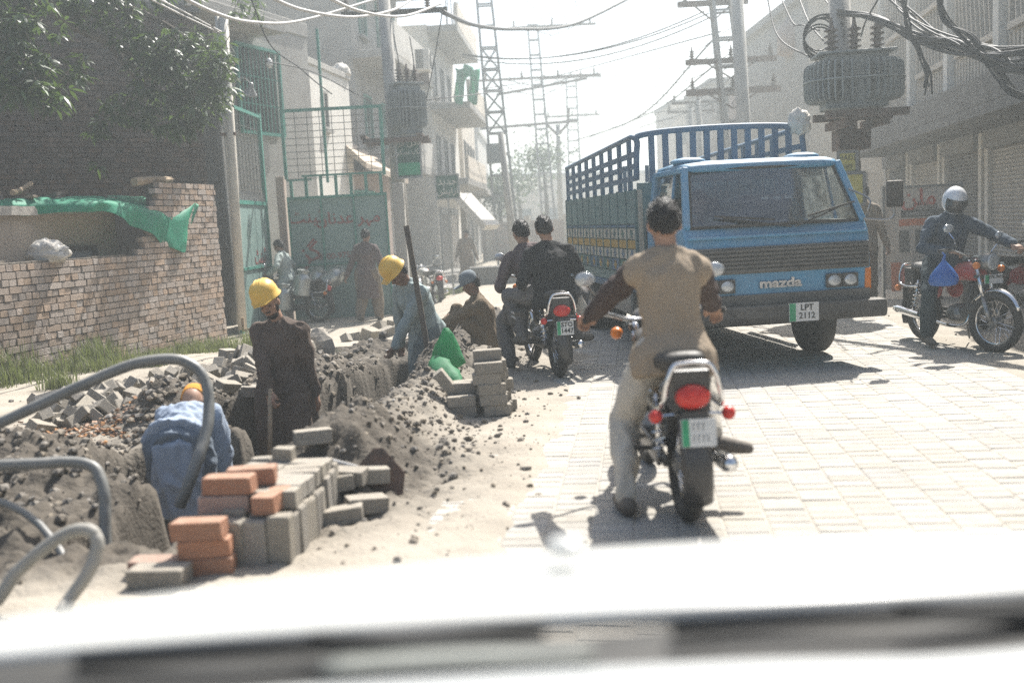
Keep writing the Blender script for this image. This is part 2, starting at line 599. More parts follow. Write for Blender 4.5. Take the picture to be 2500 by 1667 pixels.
# road: bedding sheet with laid paving blocks
def q2w(q, s, z=0.0):
    p = RN * q + RE * s
    return V((p.x, p.y, z))
b = MB()
b.add([q2w(ROAD_L, 1.5, -.0048), q2w(ROAD_R, 1.5, -.0048), q2w(ROAD_R, ROAD_Y1, -.0048), q2w(ROAD_L, ROAD_Y1, -.0048)], [(0, 1, 2, 3)])
b.add([q2w(ROAD_L, ROAD_Y1, -.004), q2w(ROAD_R, ROAD_Y1, -.004), q2w(ROAD_R, 19, -.004), q2w(ROAD_L, 19, -.004)], [(0, 1, 2, 3)])
road = b.build('road', m_sand, fixn=False)
tag(road, kind='structure')
def unit_block(seed, ch=.06, jit=.02):
    """unit block with worn edges, centred, 1x1x1"""
    r_ = random.Random(seed)
    b = MB()
    rings = []
    for y, k in ((-.5, 1 - ch), (-.5 + ch * .7, 1.0), (.5 - ch * .7, 1.0), (.5, 1 - ch)):
        ring = []
        for x, z in ((-1, -1), (-1 + ch * 2, -1.0), (1 - ch * 2, -1.0), (1, -1 + ch), (1, 1 - ch * 1.6), (1 - ch * 2, 1), (-1 + ch * 2, 1), (-1, 1 - ch * 1.6)):
            ring.append(V((x * .5 * k + r_.uniform(-jit, jit), y + r_.uniform(-jit, jit) * .6, z * .5 * k + r_.uniform(-jit, jit))))
        rings.append(ring)
    b.loft(rings)
    me = b.mesh('block')
    bm = bmesh.new()
    bm.from_mesh(me)
    bmesh.ops.recalc_face_normals(bm, faces=bm.faces)
    bm.to_mesh(me)
    bm.free()
    return me
def top_block(seed):
    r_ = random.Random(seed)
    c = .04
    b = MB()
    lo = [(-.5, -.5, -.5), (.5, -.5, -.5), (.5, .5, -.5), (-.5, .5, -.5)]
    mid = [(x, y, .40 + r_.uniform(-.03, .03)) for x, y, z in lo]
    hi = [(x * (1 - c * 2), y * (1 - c * 2), .5 + r_.uniform(-.02, .02)) for x, y, z in lo]
    b.loft([lo, mid, hi])
    return b
pv = []
PW, PL = .205, .103
s = ROAD_Y0
col_n = int((ROAD_R - ROAD_L) / PW)
for c in range(col_n):
    q = ROAD_L + (c + .5) * PW
    off = (c % 2) * PL / 2
    n = int((ROAD_Y1 - ROAD_Y0) / PL)
    for i in range(n):
        pv.append((q, ROAD_Y0 + (i + .5) * PL + off))
rr = random.Random(3)
rated = []
for q, s in pv:
    p = q2w(q, s)
    x, y, sc = proj(p)
    vis = (-20 < x < 2520 and y < 1345 and hgt(p.x, p.y) < -.03)
    rated.append((0 if vis else 1, p.y, q, s))
rated.sort()
vm = [top_block(k) for k in range(5)]
vmm = []
for k in vm:
    me = k.mesh('paver')
    me.materials.append(m_paver)
    vmm.append(me)
rest = MB()
for i, (_, _, q, s) in enumerate(rated):
    dz = rr.uniform(-.002, .002)
    sc = (PW - .007, PL - .004, .05)
    if i < 300:
        o = bpy.data.objects.new('paver', vmm[i % 5])
        COL.objects.link(o)
        o.parent = road
        o.location = q2w(q, s, -.025 + dz)
        o.scale = sc
        o.rotation_euler = (rr.uniform(-.008, .008), rr.uniform(-.006, .006), -RA + rr.uniform(-.01, .01))
    else:
        k = vm[i % 5]
        rz_ = rotz(-RA + rr.uniform(-.01, .01))
        cpt = q2w(q, s, -.025 + dz)
        rest.add([rz_ @ V((v[0] * sc[0], v[1] * sc[1], v[2] * sc[2])) + cpt for v in k.v], k.f)
o = rest.build('paver_courses', m_paver_s, road, fixn=False)
tag(o, kind='stuff')

# dust films, tyre tracks and oil spots that run across the paving blocks
for m_ in (m_paver, m_paver_s, m_sand):
    t = m_.node_tree
    bs = t.nodes['Principled BSDF']
    src_ = bs.inputs['Base Color'].links[0].from_socket
    ge = t.nodes.new('ShaderNodeNewGeometry')
    n1 = t.nodes.new('ShaderNodeTexNoise')
    n1.inputs['Scale'].default_value = .9
    n1.inputs['Detail'].default_value = 7
    n1.inputs['Roughness'].default_value = .7
    t.links.new(ge.outputs['Position'], n1.inputs['Vector'])
    r1 = t.nodes.new('ShaderNodeMapRange')
    r1.inputs['From Min'].default_value = .42
    r1.inputs['From Max'].default_value = .66
    r1.inputs['To Max'].default_value = .75
    t.links.new(n1.outputs['Fac'], r1.inputs['Value'])
    x1 = t.nodes.new('ShaderNodeMix')
    x1.data_type = 'RGBA'
    t.links.new(r1.outputs[0], x1.inputs['Factor'])
    t.links.new(src_, x1.inputs['A'])
    x1.inputs['B'].default_value = (.43, .395, .335, 1)
    mp = t.nodes.new('ShaderNodeMapping')
    mp.inputs['Rotation'].default_value = (0, 0, RA)
    mp.inputs['Scale'].default_value = (2.6, .12, 1)
    t.links.new(ge.outputs['Position'], mp.inputs[0])
    n2 = t.nodes.new('ShaderNodeTexNoise')
    n2.inputs['Scale'].default_value = 1.6
    n2.inputs['Detail'].default_value = 4
    t.links.new(mp.outputs[0], n2.inputs['Vector'])
    r2 = t.nodes.new('ShaderNodeMapRange')
    r2.inputs['From Min'].default_value = .52
    r2.inputs['From Max'].default_value = .72
    r2.inputs['To Max'].default_value = .35
    t.links.new(n2.outputs['Fac'], r2.inputs['Value'])
    x2 = t.nodes.new('ShaderNodeMix')
    x2.data_type = 'RGBA'
    t.links.new(r2.outputs[0], x2.inputs['Factor'])
    t.links.new(x1.outputs['Result'], x2.inputs['A'])
    x2.inputs['B'].default_value = (.25, .235, .21, 1)
    t.links.new(x2.outputs['Result'], bs.inputs['Base Color'])

# clods and stones lying loose
b = MB()
rr = random.Random(11)
def clods(n, cx, cy, sx, sy, r0, r1):
    for _ in range(n):
        x, y = rr.gauss(cx, sx), rr.gauss(cy, sy)
        r_ = r0 + (r1 - r0) * rr.random() ** 3
        b.rock((x, y, max(hgt(x, y), -.03 if False else hgt(x, y)) + r_ * .25), r_, rr.random(), .7)
clods(2200, -.8, 8.3, .40, 1.4, .005, .032)
clods(1500, -2.05, 9.5, .45, .9, .007, .045)
clods(1500, -3.1, 6.0, .8, .6, .005, .04)
clods(900, -2.7, 8.0, .45, .45, .006, .045)
clods(450, -.65, 6.2, .32, .8, .004, .02)
clods(700, -.45, 12.9, .5, .7, .008, .05)
clods(150, -2.2, 11.8, .6, .4, .01, .06)
clods(260, .05, 7.2, .35, 1.8, .003, .011)
clods(150, 4.1, 8.5, .5, 2.5, .004, .018)
clods(140, -3.6, 8.6, .6, .6, .006, .03)
o = b.build('loose_earth', mk('clod', (.25, .22, .18), (.15, .13, .105), 5, .95, .5, 40, rnd='isl', ramt=.4), fixn=False)
tag(o, 'loose clods and small stones scattered beside the trench', 'earth', kind='stuff')

# wet patch beyond the trench
b = MB()
pw = at(830, 850, 12.3)
ring = []
cz = -.19
for k in range(40):
    a = 2 * math.pi * k / 40
    r_ = 1 + .3 * mnoise.noise((math.cos(a) * 1.5, math.sin(a) * 1.5, 3))
    ring.append((-2.2 + .75 * r_ * math.cos(a), 12.1 + .4 * r_ * math.sin(a), 0))
zz = max(hgt(x, y) for x, y, _ in ring) 
zm = sum(hgt(x, y) for x, y, _ in ring) / 40
b.add([(x, y, zm + .012) for x, y, _ in ring], [tuple(range(40))])
puddle = b.build('puddle', mk('muddy_water', (.10, .085, .06), (.07, .06, .045), 4, .06, .25, 18, spec=.6), fixn=False)
tag(puddle, kind='structure')

# ================================================================ brick boundary wall
def lay(parent, ploc, prz, spots, mo, ms, seed, keep=300, depth=.10, name='brick', ymax=1700):
    """spots: (x, z, w, h) on the local plane y=0, facing local -y; the ones seen largest become parts"""
    rr = random.Random(seed)
    var = []
    for k in range(6):
        me = unit_block(seed * 17 + k, .05, .018)
        me.materials.append(mo)
        var.append(me)
    Rz = rotz(prz)
    lst = []
    for (x, z, w_, h_) in spots:
        p = Rz @ V((x, 0, z)) + V(ploc)
        px, py, sc = proj(p)
        vis = -30 < px < 2530 and -30 < py < 1500
        lst.append((0 if vis else 1, -sc * w_, x, z, w_, h_))
    lst.sort()
    rest = MB()
    for i, (_, _, x, z, w_, h_) in enumerate(lst):
        dy = rr.uniform(-.007, .007)
        j = .011
        sc = (w_ - j, depth, h_ - j)
        rot = (rr.uniform(-.02, .02), rr.uniform(-.012, .012), rr.uniform(-.02, .02))
        if i < keep:
            o = bpy.data.objects.new(name, var[i % 6])
            COL.objects.link(o)
            o.parent = parent
            o.location = (x, depth / 2 + dy - .012, z)
            o.scale = sc
            o.rotation_euler = rot
        else:
            me = var[i % 6]
            E_ = Euler(rot).to_matrix()
            rest.add([E_ @ V((v.co.x * sc[0], v.co.y * sc[1], v.co.z * sc[2])) + V((x, depth / 2 + dy - .012, z)) for v in me.vertices], [tuple(p.vertices) for p in me.polygons])
    if rest.v:
        o = rest.build(name + '_courses', ms, parent, fixn=False)
        tag(o, kind='stuff')

WLOC, WRZ = V((-5.68, 11.5, 0)), R(90 - 13.5)
wall = thing('brick_wall', 'low weathered brick boundary wall with a taller broken end beside the weeds', 'wall', WLOC, WRZ)
rr = random.Random(5)
spots = []
CH = .084
nc = 19
z0 = -.32
def wall_courses(x0, x1, k0, k1):
    for k in range(k0, k1):
        head = k % 2 == 0
        w_ = .122 if head else .235
        x = x0 - rr.random() * w_
        while x < x1:
            ww = w_ * rr.uniform(.9, 1.1)
            a, c = max(x, x0), min(x + ww, x1)
            if c - a > .05:
                spots.append(((a + c) / 2, z0 + (k + .5) * CH, c - a, CH))
            x += ww
wall_courses(-5.0, 4.9, 0, nc)
for k in range(nc, nc + 12):                   # taller end, stepped on its left
    xa = 2.75 + .05 * (k - nc) + rr.uniform(-.10, .06)
    wall_courses(xa, 4.9 + rr.uniform(-.03, .03), k, k + 1)
lay(wall, WLOC, WRZ, spots, m_brick, m_brick_s, 21)
b = MB()
b.bx(-5.0, 4.88, .012, .235, z0, z0 + nc * CH - .012)
b.bx(3.35, 4.86, .013, .234, z0 + nc * CH - .012, z0 + (nc + 12) * CH - .02)
b.build('mortar_core', m_mortar, wall)
b = MB()                                       # dried lime splash over the low coping
pts = [(x, .11 + .02 * math.sin(x * 3)) for x in np.linspace(-4.9, 2.4, 40)]
for i in range(39):
    h0 = .02 + .016 * mnoise.noise((i * .7, 0, 0))
    x0_, x1_ = pts[i][0], pts[i + 1][0]
    b.bx(x0_ + .004, x1_ - .002, -.004, .236, z0 + nc * CH - .012, z0 + nc * CH + h0)
b.build('coping', m_mortar, wall, bevel=.008)
def wl(x, y, z):
    return rotz(WRZ) @ V((x, y, z)) + WLOC

# ================================================================ shed behind the wall
shed = thing('shed', 'brown plastered shed with board roof behind the low brick wall', 'shed', WLOC, WRZ)
b = MB().bx(-5.5, 3.0, .52, .7, -.3, 1.93)
b.bx(2.8, 3.0, .7, 3.6, -.3, 1.93)
b.build('wall', m_plasterb, shed)
b = MB()
for k in range(18):
    x0_ = -5.5 + k * .48
    b.box((x0_ + .24, 2.05, 2.0 + .012 * math.sin(k * 2.1)), (.475, 3.2, .035), eul(R(3), 0, 0))
b.build('roof', m_dwood, shed)
b = MB()
n_ = 18
for k in range(n_):
    x0_ = -3.6 + k * .38
    zz = 1.86 + .012 * mnoise.noise((k * .8, 1, 0)) + .004 * k
    b.box((x0_ + .19, .44, zz), (.385, .035, .11 + .02 * mnoise.noise((k, 3, 0))), eul(0, R(-.5), 0))
b.build('fascia_board', mk('weathered_board', (.46, .43, .38), (.3, .28, .25), 6, .9, .4, 30), shed)
d = MB().bx(1.15, 2.35, .475, .515, -.1, 1.42).build('door', mk('grey_sheet', (.36, .36, .35), (.28, .28, .27), 2, .6, .1, dust=.1), shed)
b = MB()
b.beam((1.15, .45, 1.42), (2.37, .45, 1.42), .05, .05).beam((1.15, .45, -.1), (1.15, .45, 1.44), .05, .05).beam((2.37, .45, -.1), (2.37, .45, 1.44), .05, .05).beam((1.18, .452, 1.4), (2.3, .452, .55), .035, .035)
b.build('door_frame', m_dwood, d)
b = MB().bx(-.62, -.42, .47, .515, 0, 1.42)
b.build('door_post', m_dwood, shed)

# rubble and broken boards lying on the shed roof
b = MB()
rr = random.Random(9)
for k in range(90):
    x, y = rr.uniform(-3.5, 3.1), rr.uniform(.45, 1.5)
    b.box((x, y, 2.03 + .09 * rr.random()), (rr.uniform(.05, .3), rr.uniform(.04, .15), rr.uniform(.02, .06)), eul(rr.uniform(-.3, .3), rr.uniform(-.3, .3), rr.uniform(0, 3)))
o = b.build('roof_debris', mk('debris', (.24, .19, .145), (.13, .105, .085), 6, .95, .4, rnd='isl', ramt=.5), None, WLOC, WRZ)
tag(o, 'broken brick and board scraps strewn along the shed roof edge', 'debris', kind='stuff')
pl = MB()
pl.tube([wl(.9, .45, 2.12), wl(1.6, .9, 2.18), wl(2.2, 1.2, 2.3)], .035, 7)
pl = pl.build('branch_log', m_wood)
tag(pl, 'short sawn branch lying on the shed roof', 'log')
pl = MB()
pl.tube([wl(2.9, .1, 2.28), wl(3.5, .15, 2.33), wl(4.5, .5, 2.38)], [.06, .055, .045], 8)
pl = pl.build('timber_pole', m_wood)
tag(pl, 'rough timber pole sticking out from the tall brick wall end toward the pipes', 'pole')

# green tarpaulin: lies along the roof edge and hangs to a point in front of the brick
def cloth(name, fn, nu, nv, mat, parent=None, thick=.004, sub=1):
    b = MB()
    for j in range(nv + 1):
        for i in range(nu + 1):
            b.v.append(tuple(fn(i / nu, j / nv)))
    b.f = [(j * (nu + 1) + i, j * (nu + 1) + i + 1, (j + 1) * (nu + 1) + i + 1, (j + 1) * (nu + 1) + i) for j in range(nv) for i in range(nu)]
    b.m = [0] * len(b.f)
    o = b.build(name, mat, parent, smooth=True, fixn=False)
    so = o.modifiers.new('solid', 'SOLIDIFY')
    so.thickness = thick
    if sub:
        su = o.modifiers.new('sub', 'SUBSURF')
        su.levels = su.render_levels = sub
    return o
def tarp_fn(u, v):
    # u along the roof, v from the back of the roof over the edge and down
    x = -3.2 + 7.5 * u
    tri = max(0.0, 1 - ((.93 - u) / .24 if u < .93 else (u - .93) / .07))
    down = .10 + .10 * S((u - .3) / .3) * (1 - S((u - .7) / .2)) + .80 * tri
    t = v
    zt = 2.06 + .035 * mnoise.noise((x * 1.7, v * 3, 0)) + .05 * S((u - .6) / .2) - .05 * S((u - .93) / .07)
    if t < .4:
        y = .95 - 1.2 * t * (.55 + .45 * S((u - .45) / .2))
        z = zt + .03 * mnoise.noise((x * 2.5, t * 6, 4))
    else:
        k = (t - .4) / .6
        y = .95 - .48 * (.55 + .45 * S((u - .45) / .2)) - .06 * S(k * 2) - .45 * S((u - .58) / .1) * S(k * 3)
        z = zt - down * k
        x += (3.1 * .0 + (2.06 - x) * .0) + tri * .0
        y += .05 * math.sin(x * 9 + k * 3) * k + .05 * mnoise.noise((x * 5, k * 2, 7)) * k
        z += .03 * mnoise.noise((x * 3, 1, 2)) * k
    return wl(x, y, z)
tarp = cloth('tarpaulin', tarp_fn, 60, 14, m_tarp)
tag(tarp, 'torn green plastic tarpaulin hanging from the shed roof to a point', 'tarpaulin')

# white sack on the wall coping
def lump(name, c, r, mat, seed, parent=None, amp=.25, fr=2.4, n=26, m=18, flat=-.6):
    b = MB()
    b.sphere((0, 0, 0), 1.0, n, m)
    out = []
    for v in b.v:
        p = V(v)
        k = 1 + amp * mnoise.fractal((p.x * fr + seed, p.y * fr, p.z * fr), 1.0, 2.0, 4)
        q = V((p.x * k * r[0], p.y * k * r[1], p.z * k * r[2]))
        q.z = max(q.z, flat * r[2])
        out.append(tuple(q + V(c)))
    b.v = out
    return b.build(name, mat, parent, smooth=True)
o = lump('sack', wl(.95, .10, 1.36), (.24, .17, .17), m_sack, 3.3, amp=.35)
tag(o, 'crumpled white woven sack lying on top of the low brick wall', 'sack')

# ================================================================ dark old brick building at the back
def_brickspots = []
OLOC, ORZ = V((-11.3, 14.3, 0)), math.atan2(.57, .82)
old = thing('old_building', 'tall old unplastered brick building in shade behind the tree', 'building', OLOC, ORZ)
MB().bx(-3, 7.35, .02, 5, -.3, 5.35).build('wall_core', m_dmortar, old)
spots = []
rr = random.Random(77)
for k in range(28, 66):
    w_ = .118 if k % 2 else .236
    x = 1.2 - rr.random() * w_
    while x < 7.3:
        ww = w_ * rr.uniform(.9, 1.1)
        c = min(x + ww, 7.34)
        if c - x > .05 and rr.random() > .02:
            spots.append(((x + c) / 2, -.3 + k * .085, c - x, .085))
        x += ww
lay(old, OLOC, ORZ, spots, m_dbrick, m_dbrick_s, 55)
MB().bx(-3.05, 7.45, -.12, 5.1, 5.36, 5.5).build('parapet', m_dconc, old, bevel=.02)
o = thing('far_house', 'white plastered house rising behind the old brick building', 'house', (-11.5, 24, 0), R(20))
MB().bx(-4, 4.6, 0, 5, -1, 9.5).build('wall', m_plasterw, o)
MB().bx(-4.2, 4.8, -.2, 5.2, 9.5, 9.7).build('roof', m_conc, o)
for k in range(3):
    f_ = MB().bx(-2.6 + 2.3 * k, -1.5 + 2.3 * k, -.04, .0, 6.4, 7.7).build('window', m_conc, o)
    MB().bx(-2.5 + 2.3 * k, -1.6 + 2.3 * k, -.052, -.042, 6.5, 7.6).build('pane', m_glass, f_)

# service pipes at the corner
pp = thing('drain_pipe', 'pair of pale vertical service pipes at the corner of the old brick building', 'pipe', (0, 0, 0))
for (xa, xb, r_) in ((531, 557, .035), (543, 566, .075)):
    p1, p2 = at(xa + (0 if r_ < .05 else 4), 62, 17.4), at(xb + 6, 470, 17.4)
    p0 = p2 + (p2 - p1) * .85
    MB().tube([p0, p2, p1 + (p1 - p2) * .05], r_, 10).build('pipe', mk('pale_pipe', (.55, .51, .44), (.45, .42, .36), 4, .6, .1, dust=.1), pp, smooth=True)
b = MB()
for t in (.25, .7):
    c = at(551 + 9 * t, 62 + 380 * t, 17.38)
    b.box(c, (.26, .06, .05))
b.build('bracket', m_rust, pp)

# ================================================================ tree
m_bark = mk('bark', (.16, .135, .11), (.09, .075, .06), 6, .95, .7, 20)
m_leaf = mk('leaf', (.05, .09, .03), (.03, .058, .02), 3, .45, .0, rnd='isl', ramt=.5, spec=.4)
translucent(m_leaf, .25, (.12, .19, .04))
tree = thing('tree', 'broad leafy tree hanging over the shed and old brick building', 'tree', (-8.6, 13.6, -.1))
TO = V((-8.6, 13.6, -.1))
limbs = []
tr = spline([TO, TO + V((.15, .1, 1.6)), TO + V((.5, .2, 3.0)), TO + V((.9, .3, 4.2))], 5)
limbs.append((tr, .22, .15))
def limb(pts, r0, r1):
    limbs.append((spline(pts, 6), r0, r1))
J = tr[-1]
limb([J, at(60, -40, 14.2), at(150, 45, 14.6), at(260, 100, 15.0), at(360, 150, 15.2)], .13, .04)
limb([J, at(-40, 60, 14.0), at(40, 90, 13.8), at(110, 50, 14.2)], .07, .03)
limb([J, at(-80, 150, 13.6), at(-10, 200, 13.4), at(60, 210, 13.3)], .06, .02)
limb([at(150, 45, 14.6), at(300, 20, 15.2), at(420, 70, 15.6), at(500, 140, 15.8)], .07, .02)
limb([at(260, 100, 15.0), at(330, 190, 15.2), at(420, 240, 15.4)], .04, .015)
limb([J, at(180, -90, 15), at(340, -60, 15.5)], .08, .03)
b = MB()
for pts, r0, r1 in limbs:
    n_ = len(pts)
    b.tube([p - TO for p in pts], [r0 + (r1 - r0) * i / (n_ - 1) for i in range(n_)], 8)
b.build('trunk', m_bark, tree, smooth=True)
# leaf clusters: a whorl of drooping lance leaves at the end of each twig
lb, tw_ = MB(), MB()
rr = random.Random(31)
def leaf(p, d, L, wd):
    d = d.normalized()
    sd_ = d.cross(V((0, 0, 1)))
    sd_ = sd_.normalized() if sd_.length > .05 else V((1, 0, 0))
    n_ = sd_.cross(d)
    roll = rr.uniform(-.7, .7)
    sd_ = (sd_ * math.cos(roll) + n_ * math.sin(roll))
    a = p
    m1 = p + d * L * .35
    m2 = p + d * L * .7 - V((0, 0, L * .08))
    e = p + d * L - V((0, 0, L * .25))
    lb.add([a, m1 - sd_ * wd, m1 + sd_ * wd - n_ * .004, m2 - sd_ * wd * .75, m2 + sd_ * wd * .75, e], [(0, 2, 1), (1, 2, 4, 3), (3, 4, 5)])
def whorl(c, nl, L):
    ax = V((rr.uniform(-.5, .5), rr.uniform(-.5, .5), rr.uniform(.1, 1))).normalized()
    t_ = ax.orthogonal().normalized()
    u_ = ax.cross(t_)
    for k in range(nl):
        a = 2 * math.pi * (k + rr.random() * .6) / nl
        d = t_ * math.cos(a) + u_ * math.sin(a) + V((0, 0, -.15 - .6 * rr.random())) + ax * .15
        leaf(c + d * .015, d, L * rr.uniform(.7, 1.15), L * .13)
def clump(px, py, Y, sx, sy, sz, n, L=.19):
    c0 = at(px, py, Y)
    for _ in range(n):
        while True:
            g = V((rr.uniform(-1, 1), rr.uniform(-1, 1), rr.uniform(-1, 1)))
            if g.length < 1:
                break
        c = c0 + V((g.x * sx, g.y * sy, g.z * sz))
        whorl(c, rr.randint(6, 9), L)
        if rr.random() < .4:
            tw_.tube([c - TO, c + V((rr.uniform(-.2, .2), rr.uniform(-.1, .2), .25)) - TO], [.004, .008], 4)
for (px, py, Y, sx, sy, sz, n) in ((70, 30, 13.5, .55, .6, .35, 30), (30, 110, 13.4, .4, .5, .3, 22), (60, 150, 13.2, .35, .4, .28, 26), (110, 225, 13.1, .34, .4, .22, 28),
                                  (30, 205, 13.0, .35, .4, .2, 22), (10, 40, 13.6, .4, .5, .4, 20), (165, 160, 13.8, .25, .3, .2, 12), (230, 20, 14.8, .45, .5, .3, 24), (290, 15, 15.0, .4, .5, .25, 18),
                                  (340, 90, 15.2, .4, .6, .3, 26), (400, 110, 15.5, .5, .6, .35, 34), (450, 170, 15.6, .5, .6, .4, 44), (380, 200, 15.4, .5, .6, .4, 40), (480, 230, 15.7, .42, .5, .42, 38),
                                  (420, 280, 15.6, .4, .5, .3, 30), (510, 130, 15.8, .35, .5, .35, 26), (545, 180, 15.9, .22, .4, .4, 16), (330, 260, 15.2, .3, .4, .3, 16), (270, 275, 15.0, .22, .3, .15, 7),
                                  (230, 310, 14.9, .18, .3, .12, 8), (440, 320, 15.5, .22, .3, .15, 9), (250, 400, 14.8, .1, .2, .06, 2), (600, 20, 18, .35, .4, .25, 12), (150, -60, 14.5, 1.2, .9, .5, 50), (400, -60, 15.4, 1.2, .8, .4, 50)):
    clump(px, py, Y, sx, sy, sz, n)
lb.v = [(v[0] - TO.x, v[1] - TO.y, v[2] - TO.z) for v in lb.v]
lb.build('crown', m_leaf, tree, fixn=False)
tag(tw_.build('twig_spray', m_bark, tree, fixn=False), kind='stuff')

# weeds and grass along the wall foot
m_grass = mk('weeds', (.25, .25, .15), (.13, .14, .075), 2, .7, 0, rnd='isl', ramt=.5)
translucent(m_grass, .3, (.2, .25, .07))
gb = MB()
rr = random.Random(13)
def blade(p, h, w_):
    a = rr.uniform(0, 6.28)
    lean = rr.uniform(.05, .55)
    d = V((math.cos(a), math.sin(a), 0))
    s_ = V((-d.y, d.x, 0)) * w_
    m_ = p + d * (lean * h * .35) + V((0, 0, h * .55))
    e = p + d * (lean * h) + V((0, 0, h * (1 - .25 * lean)))
    gb.add([p - s_, p + s_, m_ + s_ * .7, m_ - s_ * .7, e], [(0, 1, 2, 3), (3, 2, 4)])
def tuft(x, y, r_, n, h):
    for _ in range(n):
        a, q = rr.uniform(0, 6.28), r_ * math.sqrt(rr.random())
        xx, yy = x + q * math.cos(a), y + q * math.sin(a)
        blade(V((xx, yy, hgt(xx, yy) - .01)), h * rr.uniform(.5, 1.25), rr.uniform(.003, .008))
for k in range(95):
    t = -2.2 + 6.0 * rr.random()
    y = -rr.random() ** 1.5 * .8 - .05
    p = wl(t, y, 0)
    hh = (.36 if t < 1.4 else .22) * max(.15, .6 + .9 * mnoise.noise((t * 1.3, 2.0, 0)))
    tuft(p.x, p.y, .2, 60, hh * rr.uniform(.5, 1.3))
for (px, py, n, h) in ((600, 830, 3, .3), (585, 850, 2, .25), (560, 835, 2, .22), (455, 800, 4, .4), (390, 905, 3, .22), (250, 890, 4, .35), (1110, 690, 3, .25), (1060, 700, 3, .2), (1090, 685, 3, .25), (140, 960, 3, .2), (60, 900, 4, .4), (15, 940, 4, .4)):
    p = gp(px, py, -.05)
    for _ in range(n):
        tuft(p.x + rr.uniform(-.15, .15), p.y + rr.uniform(-.2, .2), .15, 80, h)
o = gb.build('grass', m_grass, fixn=False)
tag(o, 'dusty green weeds and grass growing along the foot of the brick wall', 'grass', kind='stuff')
# ================================================================ lettering
_AR = {'ا': ('ا', 'ا', 'ﺎ', 'ﺎ'), 'ب': 'ﺏﺑﺒﺐ', 'پ': 'ﭖﭘﭙﭗ', 'ت': 'ﺕﺗﺘﺖ', 'ٹ': 'ﭦﭨﭩﭧ', 'ث': 'ﺙﺛﺜﺚ', 'ج': 'ﺝﺟﺠﺞ', 'چ': 'ﭺﭼﭽﭻ', 'ح': 'ﺡﺣﺤﺢ', 'خ': 'ﺥﺧﺨﺦ',
       'د': 'ﺩﺩﺪﺪ', 'ڈ': 'ﮈﮈﮉﮉ', 'ر': 'ﺭﺭﺮﺮ', 'ڑ': 'ﮌﮌﮍﮍ', 'ز': 'ﺯﺯﺰﺰ', 'س': 'ﺱﺳﺴﺲ', 'ش': 'ﺵﺷﺸﺶ', 'ص': 'ﺹﺻﺼﺺ', 'ط': 'ﻁﻃﻄﻂ', 'ع': 'ﻉﻋﻌﻊ', 'غ': 'ﻍﻏﻐﻎ', 'ف': 'ﻑﻓﻔﻒ',
       'ق': 'ﻕﻗﻘﻖ', 'ک': 'ﮎﮐﮑﮏ', 'گ': 'ﮒﮔﮕﮓ', 'ل': 'ﻝﻟﻠﻞ', 'م': 'ﻡﻣﻤﻢ', 'ن': 'ﻥﻧﻨﻦ', 'و': 'ﻭﻭﻮﻮ', 'ہ': 'ﮦﮨﮩﮧ', 'ی': 'ﯼﯾﯿﯽ', 'ے': 'ﮮﮮﮯﮯ'}
_NOJOIN = 'ادڈرڑزوے'
def urdu(s):
    """joined letter shapes laid out for left-to-right drawing"""
    out = []
    for wd in s.split(' '):
        o = []
        for i, ch in enumerate(wd):
            if ch not in _AR:
                o.append(ch)
                continue
            pj = i > 0 and wd[i - 1] in _AR and wd[i - 1] not in _NOJOIN
            nj = i < len(wd) - 1 and wd[i + 1] in _AR and ch not in _NOJOIN
            f_ = _AR[ch]
            o.append(f_[0] if not pj and not nj else f_[1] if not pj else f_[2] if nj else f_[3])
        out.append(''.join(reversed(o)))
    return ' '.join(reversed(out))
def letters(name, s, size, mat, parent, M_, ext=.004, align='CENTER', sx=1.0, bold=0.0, label=None):
    cu = bpy.data.curves.new('t', 'FONT')
    cu.body = s
    cu.size = size
    cu.align_x = align
    cu.align_y = 'CENTER'
    cu.extrude = ext
    cu.offset = bold
    cu.space_line = .9
    cu.resolution_u = 3
    o = bpy.data.objects.new('t', cu)
    COL.objects.link(o)
    dg = bpy.context.evaluated_depsgraph_get()
    me = bpy.data.meshes.new_from_object(o.evaluated_get(dg))
    bpy.data.objects.remove(o)
    for v in me.vertices:
        v.co.x *= sx
    me.transform(M_)
    me.materials.clear()
    me.materials.append(mat)
    o = bpy.data.objects.new(name, me)
    COL.objects.link(o)
    o.parent = parent
    return o
def facing_m(c, rx=90, rz_=0.0, roll=0.0):
    """matrix that stands flat lettering upright at c, facing local -y (rz_ turns it)"""
    return Matrix.Translation(V(c)) @ Matrix.Rotation(rz_, 4, 'Z') @ Matrix.Rotation(R(rx), 4, 'X') @ Matrix.Rotation(roll, 4, 'Z')

# ================================================================ generic building in a street frontage
def building(name, label, loc, rz, L, D, Hh, mat, cat='building', base=-1.2):
    o = thing(name, label, cat, loc, rz)
    MB().bx(0, L, 0, D, base, Hh).build('wall', mat, o)
    return o
def window(o, x, z, w_, h_, mat=None, bars=0, face='y', y=0.0, sill=True):
    """frame, pane and sill on the front (local -y) face"""
    fr = MB()
    t = .06
    fr.bx(x, x + t, y - .05, y - .001, z, z + h_).bx(x + w_ - t, x + w_, y - .05, y - .001, z, z + h_).bx(x + t, x + w_ - t, y - .05, y - .001, z, z + t).bx(x + t, x + w_ - t, y - .05, y - .001, z + h_ - t, z + h_)
    for k in range(bars):
        xx = x + (k + 1) * w_ / (bars + 1)
        fr.bx(xx - .012, xx + .012, y - .047, y - .02, z + t, z + h_ - t)
    f_ = fr.build('window', mat or m_gframe, o)
    MB().bx(x + t, x + w_ - t, y - .012, y - .002, z + t, z + h_ - t).build('pane', m_glass, f_)
    if sill:
        MB().bx(x - .08, x + w_ + .08, y - .12, y - .003, z - .09, z - .005).build('sill', m_conc, f_)
    return f_
